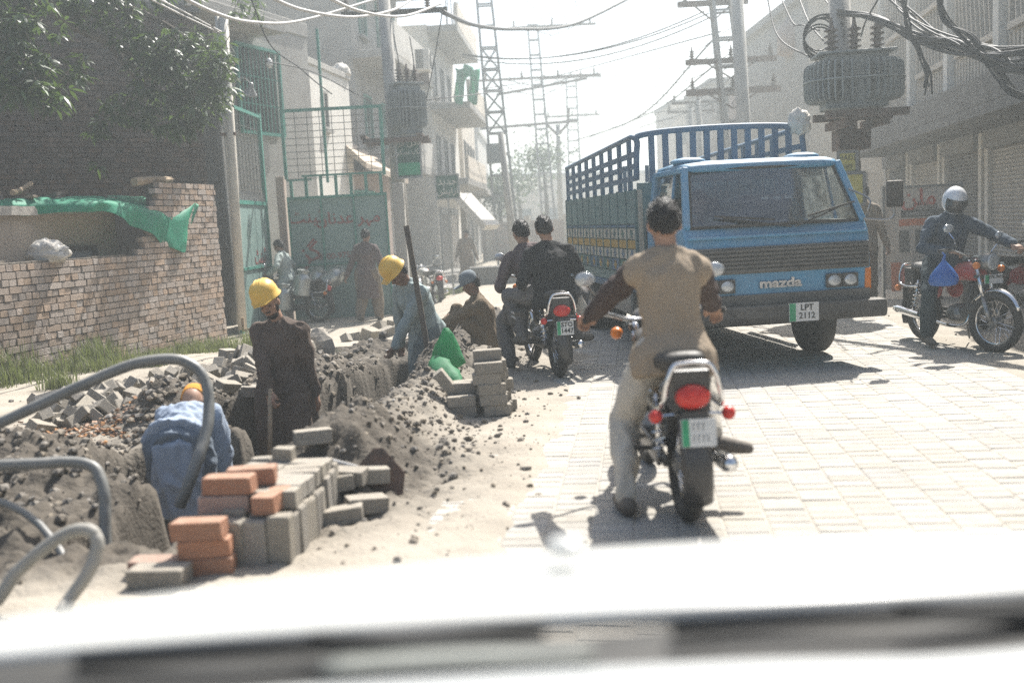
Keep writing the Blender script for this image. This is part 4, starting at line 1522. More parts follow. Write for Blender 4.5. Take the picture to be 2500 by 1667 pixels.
# leafy mass round a far pole
# right transformer pole
Yb = 14.8
rpb, rpt = at(2092, 735, Yb), at(2046, -40, Yb)
RP = concrete_pole('utility_pole', 'thick concrete pole carrying the large transformer on the right', rpb, rpt, .17, .15, 10)
tc_ = at(2058, 262, Yb) + V((0, -.45, 0))
transformer('pole_transformer', 'large grey finned oil transformer mounted high on the right pole', tc_ , R(-6), 1.17, .82, .68, 10)
b = MB()
c = at(2070, 290, Yb) - V(RP.location)
b.bx(c.x - .55, c.x + .55, c.y - .85, c.y - .72, c.z - .05, c.z + .05).bx(c.x - .55, c.x + .55, c.y - .25, c.y - .16, c.z - .05, c.z + .05).bx(c.x - .3, c.x - .2, c.y - .8, c.y + .1, c.z - .16, c.z - .051).bx(c.x + .2, c.x + .3, c.y - .8, c.y + .1, c.z - .16, c.z - .051)
b.bx(c.x - .22, c.x + .22, c.y - .3, c.y + .05, c.z - .45, c.z - .17)
b.build('mounting_frame', m_rust, RP)
b = MB()
for k in range(7):
    a0 = k * .9
    cc = at(2000 + 9 * (k % 3), 85 + 7 * (k % 4), Yb) - V(RP.location)
    b.torus(cc, .22 + .05 * (k % 3), .012, 'y', 22, 5)
b.build('cable_coil', m_cable, RP)

# ---------------------------------------------------------------- overhead cables: each one a thing
def cable(px, r_, mat=None, label=None, group=None, sag=0.0, n=12):
    """px: list of (px, py, Y) the cable runs through"""
    pts = [at(*p) for p in px]
    pts = spline(pts, n) if len(pts) > 2 else arc(pts[0], pts[1], sag, 16)
    o0 = pts[0]
    o = MB().tube([p - o0 for p in pts], r_, 6).build('overhead_cable', mat or m_cable, None, o0, smooth=True)
    return tag(o, label, 'cable', group)
GL = 'pale sheathed cables sagging in front of the gatehouse roof'
for pts in ([(380, -40, 12), (520, 30, 13.5), (620, 55, 15), (740, 50, 17.5), (930, -5, 20)], [(640, -15, 13), (740, 25, 15), (860, 42, 17), (960, 25, 19), (1010, -5, 21)], [(780, -15, 14), (880, 28, 16), (985, 40, 18), (1080, 8, 21)]):
    cable(pts, .024, m_pcable, 'thick pale sheathed cable sagging in front of the gatehouse roof', GL)
cable([(1080, 30, 21), (1160, 62, 26), (1260, 72, 30), (1400, 60, 34), (1560, -15, 38)], .05, None, 'heavy dark cable sagging between the lattice towers')
for (a, c, sg) in (((1130, 135, 37), (1720, 28, 31), .6), ((1130, 140, 37), (1745, 38, 31), .7), ((1130, 132, 37), (1730, 33, 31), .6)):
    cable([a, c], .02, None, 'thin line strung from the left tower to the right crossarm', 'thin lines strung from the left tower to the right crossarm', sg)
cable([(1150, 222, 38), (1340, 190, 50), (1760, 78, 31)], .022, None, 'thin line running past the slim tower arms toward the right lattice tower')
cable([(1400, 345, 60), (1560, 285, 45), (1750, 88, 31)], .03, None, 'thin line rising steeply from the far street toward the right lattice tower top')
cable([(1440, 335, 60), (1600, 270, 46), (1745, 160, 31)], .025, None, 'thin line rising steeply from the far street to the lower right crossarm')
cable([(1560, 312, 55), (1700, 268, 46), (1790, 225, 31)], .025, None, 'thin line reaching the lowest right crossarm over the truck rails')
for k in range(7):
    cable([(1225, 150 + 28 * k, 40), (1320, 200 + 22 * k, 55), (1600 + 20 * k, 170 + 18 * k, 40), (1800, 60 + 30 * k, 28)], .012, None, 'hair thin line crossing the hazy sky between the towers', 'hair thin lines crossing the hazy sky between the towers')
for k in range(4):
    cable([(1265 + 45 * k, -20, 35), (1330 + 30 * k, 60 + 10 * k, 50), (1395 + 8 * k, 190, 74)], .014, None, 'fine line dropping down the sky toward the farthest tower', 'fine lines dropping down the sky toward the farthest tower')
for pts in ([(1080, 20, 21.5), (1075, 60, 21.8), (1050, 200, 22), (1028, 290, 21.7)], [(960, 80, 21.9), (975, 160, 21.8), (985, 205, 21.7)], [(1000, 90, 21.9), (1010, 160, 21.8), (1000, 205, 21.7)]):
    cable(pts, .012, None, 'thin black drop wire leading down to the left transformer', 'thin black drop wires leading down to the left transformer')
cable([(610, -10, 16), (660, 110, 17), (730, 165, 19), (770, 200, 20), (810, 230, 20.4)], .012, None, 'thin black wire drooping across the gatehouse to the mesh panel')
cable([(650, 150, 18), (760, 175, 19.5), (860, 225, 21), (930, 262, 22)], .01, None, 'thin black wire running from gatehouse lamp to the left pole')
cable([(1035, 245, 21.9), (1200, 225, 33), (1290, 205, 50)], .016, None, 'thin wire leaving the left transformer for the slim tower')
cable([(330, -20, 13), (450, 40, 14.5), (535, 80, 17.2)], .012, m_pcable, 'thin pale wire running to the service pipes', 'thin pale wires running to the service pipes')
cable([(350, -20, 13), (440, 25, 14.5), (540, 78, 17.2)], .012, m_pcable, 'thin pale wire running to the service pipes', 'thin pale wires running to the service pipes')
# right hand bundle
rr = random.Random(41)
for k in range(16):
    o_ = lambda a: rr.uniform(-a, a)
    pts = [(2050 + o_(8), 32 + o_(8), 14.7), (2140 + o_(10), 45 + o_(8), 13.6), (2240 + o_(8), 92 + o_(14), 12.6), (2330 + o_(10), 118 + o_(22), 11.8), (2420 + o_(10), 140 + o_(28), 11.0), (2530, 150 + o_(35), 10.3), (2770, 150 + o_(30), 9.3), (3040, 120 + o_(20), 8.6)]
    cable(pts, rr.choice([.010, .014, .018]), None, 'black service cable in the tangled bundle from the right pole', 'black service cables in the tangled bundle from the right pole', n=7)
for k in range(9):
    o_ = lambda a: rr.uniform(-a, a)
    pts = [(2290 + o_(12), -20, 11.6), (2310 + o_(10), 50 + o_(8), 11.5), (2370 + o_(14), 100 + o_(12), 11.3), (2430 + o_(10), 170 + o_(14), 11.0), (2485 + o_(16), 225 + o_(16), 10.8), (2580, 262 + o_(12), 10.6), (2715, 235 + o_(20), 10.4)]
    cable(pts, rr.choice([.010, .013, .016]), None, 'black cable falling steeply past the upper screen panels', 'black cables falling steeply past the upper screen panels', n=7)
for k in range(6):
    o_ = lambda a: rr.uniform(-a, a)
    pts = [(2205 + o_(12), -20, 12.6), (2215 + o_(8), 60, 12.5), (2235 + o_(6), 110 + o_(8), 12.4), (2262 + o_(8), 170, 12.3), (2268 + o_(12), 215 + o_(18), 12.2)]
    cable(pts, .011, None, 'loose black wire hanging down in front of the right facade', 'loose black wires hanging down in front of the right facade', n=6)
for k in range(5):
    o_ = lambda a: rr.uniform(-a, a)
    cable([(2150 + 15 * k, -20 , 13.5), (2215 + o_(20), 30 + o_(10), 13), (2300 + o_(20), 90 + o_(14), 12.2), (2420 + o_(10), 128 + o_(14), 11.2), (2530, 120 + o_(20), 10.5), (2780, 100 + o_(15), 9.3), (3040, 70 + o_(15), 8.6)], .014, None, 'black cable sloping in from above toward the right frame of wires', 'black cables sloping in from above on the right', n=7)
for pts in ([(1870, -20, 17), (1900, 90, 16), (1985, 145, 14.7)], [(1900, -20, 17), (1935, 55, 16), (1960, 62, 15.5), (2000, 75, 14.8)], [(1945, -20, 17), (1975, 55, 15.5), (2010, 100, 14.8)], [(2000, -20, 16), (2055, 60, 14.6), (2060, 92, 14.4)], [(2155, -20, 13), (2115, 50, 14), (2102, 90, 14.4)]):
    cable(pts, .012, None, 'thin looping wire connected to the large transformer', 'thin looping wires connected to the large transformer')

# ---------------------------------------------------------------- hazy trees down the street
def far_tree(label, px, py, Y, r_, h_, seed):
    c = at(px, py, Y)
    b0 = V((c.x, Y, hgt(c.x, Y) - .1))
    o = thing('far_tree', label, 'tree', b0)
    rs = random.Random(seed)
    MB().tube([(0, 0, 0), (.1, 0, (c.z - b0.z) * .5), (0, 0, c.z - b0.z)], [.16, .12, .05], 7).build('trunk', m_bark, o, smooth=True)
    q = MB()
    for _ in range(900):
        g = V((rs.gauss(0, .5), rs.gauss(0, .5), rs.gauss(0, .5)))
        k = 1 + .5 * mnoise.noise(g * 2 + V((seed, 0, 0)))
        p = c - b0 + V((g.x * r_, g.y * r_, g.z * h_)) * k
        a = V((rs.uniform(-1, 1), rs.uniform(-1, 1), rs.uniform(-1, .2))).normalized() * rs.uniform(.12, .3)
        n_ = a.orthogonal().normalized() * .07
        q.add([p, p + a * .5 + n_, p + a, p + a * .5 - n_], [(0, 1, 2, 3)])
    q.build('crown', m_leaf, o, fixn=False)
far_tree('hazy bushy tree round a far pole in the middle of the street view', 1325, 385, 57, 1.3, 1.1, 3)
far_tree('small hazy tree beyond the left shops', 1262, 430, 62, 1.5, 1.6, 8)
far_tree('low hazy tree at the far street bend', 1215, 470, 52, .9, 1.0, 12)
o = building('boundary_wall', 'low dusty wall with a gate gap at the far street end', (-1.2, 50, 0), R(-8), 7.5, .3, 1.5, m_plasterp, 'wall')
for k in range(4):
    MB().bx(.2 + k * 1.9, .5 + k * 1.9, -.06, .36, -1, 1.75).build('pier', m_plasterc, o)
# ================================================================ truck
m_blue = mk('truck_blue', (.035, .27, .48), (.03, .22, .40), 3, .36, .03, 10, dust=.34, spec=.5)
m_teal = mk('truck_teal', (.10, .21, .22), (.07, .15, .165), 4, .5, .1, 20, dust=.18)
m_rail = mk('rail_blue', (.07, .16, .26), (.05, .12, .2), 5, .5, .1, 20, dust=.15)
m_grille = mk('grille_grey', (.10, .10, .095), (.07, .07, .068), 5, .6, .1, 20, dust=.25)
m_bump = mk('bumper_black', (.035, .035, .036), (.025, .025, .025), 5, .6, .1, 20, dust=.28)
m_lens = mk('headlamp_glass', (.62, .64, .64), (.4, .42, .42), 40, .15, .3, 60, metal=.3)
m_orange = mk('indicator_orange', (.75, .22, .03), None, 5, .3, .05)
m_redlens = mk('tail_light_red', (.62, .05, .035), (.5, .03, .025), 25, .28, .2, 60)
m_plate = mk('plate_white', (.66, .66, .64), (.58, .58, .56), 5, .5, 0, dust=.08)
m_plategreen = mk('plate_green', (.05, .36, .17), None, 5, .5, 0)
m_ink = mk('plate_ink', (.02, .02, .02), None, 5, .6, 0)
m_pcream = mk('paint_cream', (.52, .50, .42), (.36, .34, .28), 9, .6, .1, dust=.1)
m_pyellow = mk('paint_yellow', (.46, .31, .07), (.32, .2, .05), 14, .6, .1, dust=.1)
m_pgreen = mk('paint_green', (.04, .17, .10), (.05, .09, .18), 7, .6, .1, dust=.1)
m_pblue = mk('paint_blue', (.06, .16, .30), (.05, .11, .16), 9, .6, .1, dust=.1)

def clear_glass(name, tint, gloss=.12, film=.10):
    m = bpy.data.materials.new(name)
    m.use_nodes = True
    t = m.node_tree
    for n_ in list(t.nodes):
        t.nodes.remove(n_)
    out = t.nodes.new('ShaderNodeOutputMaterial')
    tr = t.nodes.new('ShaderNodeBsdfTransparent')
    tr.inputs[0].default_value = (*tint, 1)
    gl = t.nodes.new('ShaderNodeBsdfGlossy')
    gl.inputs['Roughness'].default_value = .06
    lw = t.nodes.new('ShaderNodeLayerWeight')
    lw.inputs[0].default_value = .35
    mr = t.nodes.new('ShaderNodeMapRange')
    mr.inputs['To Min'].default_value = gloss
    mr.inputs['To Max'].default_value = .8
    t.links.new(lw.outputs['Fresnel'], mr.inputs['Value'])
    m1 = t.nodes.new('ShaderNodeMixShader')
    t.links.new(mr.outputs[0], m1.inputs[0])
    t.links.new(tr.outputs[0], m1.inputs[1])
    t.links.new(gl.outputs[0], m1.inputs[2])
    df = t.nodes.new('ShaderNodeBsdfTranslucent')
    df.inputs[0].default_value = (.5, .5, .47, 1)
    nz = t.nodes.new('ShaderNodeTexNoise')
    nz.inputs['Scale'].default_value = 4
    nz.inputs['Detail'].default_value = 5
    mf = t.nodes.new('ShaderNodeMapRange')
    mf.inputs['From Min'].default_value = .3
    mf.inputs['From Max'].default_value = .8
    mf.inputs['To Max'].default_value = film * 2
    t.links.new(nz.outputs['Fac'], mf.inputs['Value'])
    m2 = t.nodes.new('ShaderNodeMixShader')
    t.links.new(mf.outputs[0], m2.inputs[0])
    t.links.new(m1.outputs[0], m2.inputs[1])
    t.links.new(df.outputs[0], m2.inputs[2])
    t.links.new(m2.outputs[0], out.inputs[0])
    return m
m_wind = clear_glass('dusty_windscreen', (.72, .80, .80), .14, .22)
m_clear = clear_glass('clear_plastic', (.9, .9, .9), .06, .3)

def number_plate(parent, c, w_, h_, rz_, l1, l2, lean=0.0):
    """flat plate with a green strip and two rows of characters, facing local -y"""
    M_ = Matrix.Translation(V(c)) @ Matrix.Rotation(rz_, 4, 'Z') @ Matrix.Rotation(lean, 4, 'X')
    def part(nm, mb, mat, par):
        me = mb.mesh(nm)
        me.transform(M_)
        me.materials.append(mat)
        o = bpy.data.objects.new(nm, me)
        COL.objects.link(o)
        o.parent = par
        return o
    p = part('number_plate', MB().bx(-w_ / 2, w_ / 2, -.004, .004, -h_ / 2, h_ / 2), m_plate, parent)
    part('plate_strip', MB().bx(-w_ / 2 + .003, -w_ / 2 + w_ * .22, -.0065, -.0042, -h_ / 2 + .003, h_ / 2 - .003), m_plategreen, p)
    if l1 is None:
        b = MB()
        rr_ = random.Random(4)
        for row, n_ in ((.22, 3), (-.2, 4)):
            for k in range(n_):
                xx = -w_ * .17 + k * w_ * .14
                b.bx(xx, xx + w_ * .03, -.006, -.0042, row * h_ - h_ * .13, row * h_ + h_ * .13)
                if rr_.random() < .6:
                    b.bx(xx + w_ * .031, xx + w_ * .08, -.006, -.0042, row * h_ + h_ * .09, row * h_ + h_ * .13)
        part('plate_marks', b, mk('faded_ink', (.28, .29, .29), None, 5, .6, 0), p)
    else:
        for s_, z_ in ((l1, .23), (l2, -.21)):
            letters('lettering', s_, h_ * .46, m_ink, p, M_ @ facing_m((w_ * .1, -.006, h_ * z_)), .0012, bold=.0012)
    return p

def road_wheel(parent, c, r_, wd, dual=False, name='wheel'):
    w_ = thing_child(name, parent, c)
    t = MB()
    pr_ = [(r_ * .62, -wd / 2), (r_ * .93, -wd / 2), (r_ * .99, -wd * .36), (r_, -wd * .15), (r_, wd * .15), (r_ * .99, wd * .36), (r_ * .93, wd / 2), (r_ * .62, wd / 2)]
    rings = []
    N = 36
    rt = eul(0, R(90), 0)
    for rr_, z in pr_:
        rings.append([rt @ V((rr_ * math.cos(2 * math.pi * k / N), rr_ * math.sin(2 * math.pi * k / N), z)) for k in range(N)])
    t.loft(rings, False)
    t.build('tyre', m_black, w_, smooth=True)
    MB().lathe([(r_ * .2, -wd * .3), (r_ * .5, -wd * .2), (r_ * .62, -wd * .48), (r_ * .62, wd * .48), (r_ * .5, wd * .2), (r_ * .2, wd * .3)], (0, 0, 0), rt, 24).build('rim', m_dchrome, w_, smooth=False)
    return w_
def thing_child(name, parent, loc):
    """mesh-less pivot is not wanted below a thing, so a child part gets a tiny hub mesh"""
    o = MB().lathe([(.03, -.05), (.045, -.02), (.045, .02), (.03, .05)], (0, 0, 0), eul(0, R(90), 0), 10).build(name, m_dchrome, parent)
    o.location = loc
    return o

TRZ = R(6.5)
tp = at(1903, 690, 9.25)
TL = V((tp.x, 9.25, 0))
truck = thing('cargo_truck', 'blue cab over cargo truck with painted side boards and tall stake rails', 'truck', TL, TRZ)
HW = .86
# lower cab shell
N = 12
arch = [(.92 + .43 * math.cos(a), .40 + .43 * math.sin(a)) for a in np.linspace(math.pi, 0, N)]
poly = [(.03, .42), (.0, .66), (-.015, .9), (.0, 1.14), (.03, 1.24), (.085, 1.315), (1.42, 1.315), (1.42, .5)] + [(1.38, .5)] + list(reversed(arch)) + [(.45, .42)]
cab = MB().prism(poly, 'x', -HW, HW).build('cab', m_blue, truck, bevel=.035, bseg=3, auto=40)
# crease line and upper cab
MB().bx(-HW + .02, HW - .02, -.018, .03, 1.205, 1.232).build('crease', m_blue, cab, bevel=.01)
def cabp(x, y, z):
    return V((x, y, z))
for sx in (-1, 1):
    b = MB()
    b.beam((sx * (HW - .035), .075, 1.30), (sx * (HW - .125), .40, 1.86), .075, .06, (1, 0, 0))
    b.beam((sx * (HW - .04), 1.38, 1.28), (sx * (HW - .12), 1.35, 1.86), .09, .06, (1, 0, 0))
    b.beam((sx * (HW - .035), .62, 1.31), (sx * (HW - .12), .68, 1.84), .03, .03, (1, 0, 0))
    b.beam((sx * (HW - .11), .40, 1.845), (sx * (HW - .11), 1.36, 1.845), .06, .05)
    b.build('pillar_frame', m_blue, cab, bevel=.012)
rings = []
for (y, z, hw_, th) in ((.36, 1.835, .70, .045), (.42, 1.86, .745, .05), (.56, 1.872, .76, .06), (.9, 1.875, .77, .066), (1.25, 1.87, .765, .06), (1.4, 1.855, .74, .04)):
    ring = []
    for k in range(20):
        a = 2 * math.pi * k / 20
        cx, sz = math.cos(a), math.sin(a)
        px_ = hw_ * math.copysign(abs(cx) ** .35, cx)
        pz_ = th * math.copysign(abs(sz) ** .6, sz) * (1 if sz > 0 else .4)
        ring.append((px_, y, z + pz_))
    rings.append(ring)
MB().loft(rings).build('roof', m_blue, cab, smooth=True)
for sx in (-.62, .5):
    q = MB().sphere((sx, .66, 1.935), (.17, .16, .04), 16, 8)
    q.build('roof_vent', m_blue, cab, smooth=True)
# rear wall of the cab with its window
b = MB()
b.bx(-.78, -.55, 1.36, 1.4, 1.3, 1.85).bx(.55, .78, 1.36, 1.4, 1.3, 1.85).bx(-.55, .55, 1.36, 1.4, 1.3, 1.42).bx(-.55, .55, 1.36, 1.4, 1.76, 1.85)
b.build('rear_wall', m_blue, cab)
b = MB()
for k in range(9):
    b.bx(-.5 + k * .125, -.49 + k * .125, 1.37, 1.385, 1.42, 1.76)
b.build('rear_window_grille', m_steel, cab)
# glass
q = MB()
nW = 12
vs_ = []
for t in (0, .5, 1):
    for k in range(nW + 1):
        u = -1 + 2 * k / nW
        hw_ = (HW - .075) + ((HW - .17) - (HW - .075)) * t
        vs_.append((u * hw_, .08 + .325 * t - .035 * (1 - u * u), 1.315 + .525 * t))
q.add(vs_, [(j * (nW + 1) + i, j * (nW + 1) + i + 1, (j + 1) * (nW + 1) + i + 1, (j + 1) * (nW + 1) + i) for j in range(2) for i in range(nW)])
ws = q.build('windscreen', m_wind, truck, smooth=True, fixn=False)
b = MB()
b.tube([(v[0], v[1] - .004, v[2]) for v in vs_[0:nW + 1]], .016, 6)
b.tube([(v[0], v[1] - .004, v[2]) for v in vs_[2 * (nW + 1):]], .016, 6)
for i in (0, nW):
    b.tube([(vs_[j * (nW + 1) + i][0], vs_[j * (nW + 1) + i][1] - .004, vs_[j * (nW + 1) + i][2]) for j in range(3)], .014, 6)
b.build('seal', m_black, ws)
for sx in (-1, 1):
    MB().add([(sx * (HW - .05), .70, 1.33), (sx * (HW - .05), 1.33, 1.33), (sx * (HW - .125), 1.31, 1.82), (sx * (HW - .125), .73, 1.82)], [(0, 1, 2, 3)]).build('door_glass', m_wind, cab, fixn=False)
    MB().bx(sx * HW - .012, sx * HW + .012, 1.1, 1.24, 1.08, 1.12).build('door_handle', m_bump, cab)
    for ya, za in ((.62, .72), (1.36, .62)):
        MB().beam((sx * (HW + .004), ya, za), (sx * (HW + .004), ya, 1.3), .008, .012).build('door_seam', m_dark, cab)
# wipers
for (x0_, x1_) in ((.12, -.48), (.16, .66)):
    b = MB()
    a, e = V((x0_, -.005, 1.285)), V((x1_, .09, 1.46 if x1_ > 0 else 1.39))
    b.tube([a, a.lerp(e, .5) + V((0, -.03, .0)), e], .008, 5)
    b.beam(a.lerp(e, .25) + V((0, -.012, .045)), e + V((.1 if x1_ > 0 else -.08, -.0, .02)), .012, .016)
    b.build('wiper', m_black, cab)
# inside: dash, seats, steering wheel
MB().bx(-.74, .74, .12, .5, 1.10, 1.33).build('dashboard', m_grille, cab, bevel=.03)
for sx in (-.42, .34):
    s_ = MB().bx(sx - .28, sx + .28, 1.16, 1.3, 1.0, 1.6).build('seat', m_black, cab, bevel=.05)
stw = MB().torus((0, 0, 0), .19, .015, 'z', 24, 6)
stw.tube([(-.18, 0, 0), (.18, 0, 0)], .012, 5)
stw.tube([(0, 0, 0), (0, 0, -.3)], .02, 6)
o = stw.build('steering_wheel', m_black, cab)
o.location = (-.40, .62, 1.34)
o.rotation_euler = (R(-28), 0, 0)
MB().box((.12, .16, 1.345), (.2, .14, .004)).build('paper', m_paintwhite, cab)
b = MB()
for k in range(3):
    b.box((.2 + k * .12, .85, 1.56), (.07, .015, .025))
b.build('sun_visor_trim', m_lens, cab)
# grille with slats
MB().bx(-HW + .015, HW - .015, -.028, -.004, .885, 1.125).build('grille', m_grille, cab, bevel=.008)
g_ = cab.children[-1]
for k in range(6):
    z_ = .905 + k * .036
    MB().bx(-HW + .03, HW - .03, -.05, -.0285, z_, z_ + .017).build('slat', m_grille, cab)
# badge
letters('badge', 'mazda', .115, m_chrome, cab, facing_m((0, -.024, .785)), .006, sx=1.35, bold=.004)
# lamps
for sx in (-1, 1):
    for k in (0, 1):
        xc = sx * (.50 + .155 * k)
        h_ = MB().box((xc, -.032, .78), (.148, .03, .125))  .build('headlight', m_bump, truck, bevel=.008)
        MB().sphere((xc, -.046, .78), (.062, .014, .05), 14, 8).build('lens', m_lens, h_, smooth=True)
    MB().bx(sx * (HW - .055), sx * (HW + .006), -.02, .05, .68, .88).build('indicator', m_orange, cab, bevel=.012)
# lower panel and bumper
lp_ = MB().bx(-HW + .01, HW - .01, -.03, -.002, .60, .695).build('lower_grille', m_grille, cab, bevel=.008)
b = MB()
b.prism([(-.17, .44), (-.19, .50), (-.17, .60), (.04, .60), (.04, .44)], 'x', -HW - .08, HW + .08)
b.build('bumper', m_bump, truck, bevel=.02)
number_plate(truck, (.14, -.205, .53), .275, .165, 0, 'LPT', '2112')
# mirror on its arm
b = MB()
b.tube(spline([(HW - .03, .05, 1.32), (HW + .16, -.02, 1.30), (HW + .22, -.03, 1.34), (HW + .22, -.03, 1.42)], 5), .011, 6)
b.tube(spline([(HW - .1, .2, 1.60), (HW + .0, .0, 1.5), (HW - .02, -.02, 1.40), (HW - .02, .02, 1.32)], 5), .009, 5)
b.build('mirror_arm', m_dchrome, truck)
MB().box((HW + .23, -.03, 1.53), (.155, .05, .24)).build('mirror', m_bump, truck, bevel=.02)
# chassis, wheels, tank
b = MB()
for sx in (-.36, .36):
    b.bx(sx - .04, sx + .04, .3, 5.6, .5, .64)
for y in (1.9, 2.8, 3.8, 5.2):
    b.bx(-.36, .36, y, y + .06, .5, .62)
b.bx(-.30, .30, .35, 1.45, .38, .75)
b.build('chassis', m_bump, truck)
MB().tube([(-.72, .92, .36), (.72, .92, .36)], .055, 8).tube([(-.72, 4.45, .36), (.72, 4.45, .36)], .075, 8).build('axle', m_bump, truck)
for sx in (-1, 1):
    road_wheel(truck, (sx * .70, .92, .365), .365, .2)
    road_wheel(truck, (sx * .80, 4.45, .365), .365, .2)
    road_wheel(truck, (sx * .56, 4.45, .365), .365, .2)
    MB().bx(sx * .95 - .012, sx * .95 + .012, 1.75, 3.2, .42, .66).build('side_guard', m_steel, truck)
    MB().box((sx * .78, 5.0, .45), (.36, .012, .4)).build('mud_flap', m_black, truck)
MB().tube([(-.72, 2.1, .52), (-.72, 2.75, .52)], .2, 14).build('fuel_tank', m_steel, truck, smooth=False)
# cargo bed
BW, BY0, BY1 = .905, 1.56, 5.75
MB().bx(-BW, BW, BY0, BY1, .72, .84).build('bed_floor', m_teal, truck, bevel=.01)
MB().bx(-BW - .012, BW + .012, BY0 - .01, BY1 + .01, .64, .719).build('bed_sill', m_pblue, truck, bevel=.01)
bands = [(.845, .985, m_pgreen), (.99, 1.10, m_pcream), (1.105, 1.2, m_pyellow), (1.205, 1.325, m_pcream), (1.33, 1.365, m_pblue), (1.37, 1.72, m_teal)]
NP = 10
for sx in (-1, 1):
    MB().bx(sx * BW - (.03 if sx > 0 else -.0), sx * BW + (.0 if sx > 0 else .03), BY0, BY1, .845, 1.72).build('side_board', m_teal, truck)
    for zi, (za, zb, mt) in enumerate(bands):
        for k in range(NP):
            ya = BY0 + .02 + k * (BY1 - BY0 - .04) / NP
            yb = BY0 + .02 + (k + 1) * (BY1 - BY0 - .04) / NP
            xa, xb = sorted((sx * (BW + .001), sx * (BW + .016)))
            MB().bx(xa, xb, ya + .012, yb - .012, za + .004, zb - .004).build('side_panel', [mt, m_pgreen, m_pblue][(k % 3) if zi == 0 else 0], truck)
    for k in range(NP):
        yc = BY0 + .02 + (k + .5) * (BY1 - BY0 - .04) / NP
        for zc, mt in ((1.045, m_pblue), (1.265, m_pgreen), (.915, m_pyellow)):
            q = MB()
            for j in range(6):
                a_ = j * math.pi / 3
                q.box((sx * (BW + .018), yc + .045 * math.cos(a_), zc + .028 * math.sin(a_)), (.004, .05, .022), eul(a_, 0, 0))
            q.build('painted_flower', mt, truck)
    for k in range(NP + 1):
        y = BY0 + .02 + k * (BY1 - BY0 - .04) / NP
        xa, xb = sorted((sx * (BW + .002), sx * (BW + .026)))
        MB().bx(xa, xb, y - .011, y + .011, .845, 1.73).build('stake', m_teal, truck)
    # rails above the boards
    def rz_(y, t):
        top = 2.28 - .10 * (y - BY0) / (BY1 - BY0)
        return 1.72 + (top - 1.72) * t
    for t in (.22, .44, .66):
        MB().beam((sx * (BW - .02), BY0 + .05, rz_(BY0, t)), (sx * (BW - .02), BY1, rz_(BY1, t)), .03, .055).build('side_rail', m_rail, truck)
    MB().tube([(sx * (BW - .02), BY0 + .02, 2.24), (sx * (BW - .02), BY0 + .22, rz_(BY0 + .2, 1)), (sx * (BW - .02), BY1, rz_(BY1, 1))], .03, 8).build('top_rail', m_rail, truck, smooth=True)
    for k in range(9):
        y = BY0 + .35 + k * (BY1 - BY0 - .37) / 8
        MB().bx(sx * (BW - .02) - .02, sx * (BW - .02) + .02, y - .035, y + .035, 1.72, rz_(y, 1)).build('rail_post', m_rail, truck)
# front headboard
MB().bx(-BW, BW, BY0 - .03, BY0, .85, 1.79).build('headboard', m_teal, truck, bevel=.008)
pts = spline([(-BW + .0, BY0 - .015, 1.82), (-BW + .02, BY0 - .015, 2.16), (-BW + .1, BY0 - .015, 2.28), (0, BY0 - .015, 2.32), (BW - .1, BY0 - .015, 2.29), (BW - .02, BY0 - .015, 2.16), (BW, BY0 - .015, 1.82)], 7)
MB().tube(pts, .032, 8).build('front_rail', m_rail, truck, smooth=True)
for k in range(11):
    x = -BW + .17 + k * (2 * BW - .34) / 10
    MB().bx(x - .03, x + .03, BY0 - .03, BY0, 1.79, 2.30).build('front_stake', m_rail, truck)
MB().bx(-BW, BW, BY1 - .03, BY1, .85, 1.6).build('tailgate', m_teal, truck)
for k in range(6):
    x = -BW + .2 + k * .33
    MB().bx(x - .025, x + .025, BY1 - .03, BY1 + .01, 1.6, 2.17).build('rear_stake', m_rail, truck)
MB().bx(-BW, -BW + .05, BY0 - .036, BY0 - .031, .86, 1.72).build('edge_strip', m_pcream, truck)
c = rotz(TRZ) @ V((BW - .06, BY0 - .05, 2.33)) + TL
o = lump('plastic_bag', c, (.115, .10, .13), m_sack, 5.7, amp=.3, flat=-1.2)
tag(o, 'white plastic bundle tied to the top front rail of the truck', 'bag')
# ================================================================ motorcycles
m_bred = mk('bike_red', (.42, .035, .03), (.32, .03, .03), 4, .28, .02, dust=.12, spec=.5)
m_bblack = mk('bike_black', (.02, .02, .022), None, 4, .3, .02, dust=.14, spec=.5)
m_seat = mk('seat_vinyl', (.03, .03, .03), (.022, .022, .022), 8, .5, .15, 50, dust=.12)
m_eng = mk('engine_alloy', (.28, .28, .275), (.17, .17, .165), 12, .45, .2, 30, metal=.7, dust=.15)

def spoke_wheel(parent, c, name='wheel', r_=.285, tw=.04, steer=0.0):
    w_ = MB().lathe([(.03, -.06), (.055, -.05), (.055, -.03), (.03, -.02), (.03, .02), (.055, .03), (.055, .05), (.03, .06)], (0, 0, 0), eul(0, R(90), 0), 14).build(name, m_eng, parent)
    w_.location = c
    w_.rotation_euler[2] = steer
    MB().torus((0, 0, 0), r_ - tw, tw, 'x', 36, 10).build('tyre', m_black, w_, smooth=True)
    MB().torus((0, 0, 0), r_ - tw * 1.9, .014, 'x', 36, 6).build('rim', m_chrome, w_, smooth=True)
    b = MB()
    for k in range(32):
        a = 2 * math.pi * k / 32
        a2 = a + (.35 if k % 2 else -.35)
        sx = .04 if (k // 2) % 2 else -.04
        b.tube([(sx, .05 * math.cos(a2), .05 * math.sin(a2)), (0, (r_ - tw * 1.9) * math.cos(a), (r_ - tw * 1.9) * math.sin(a))], .0022, 4, False)
    b.build('spoke_set', m_chrome, w_, fixn=False)
    return w_
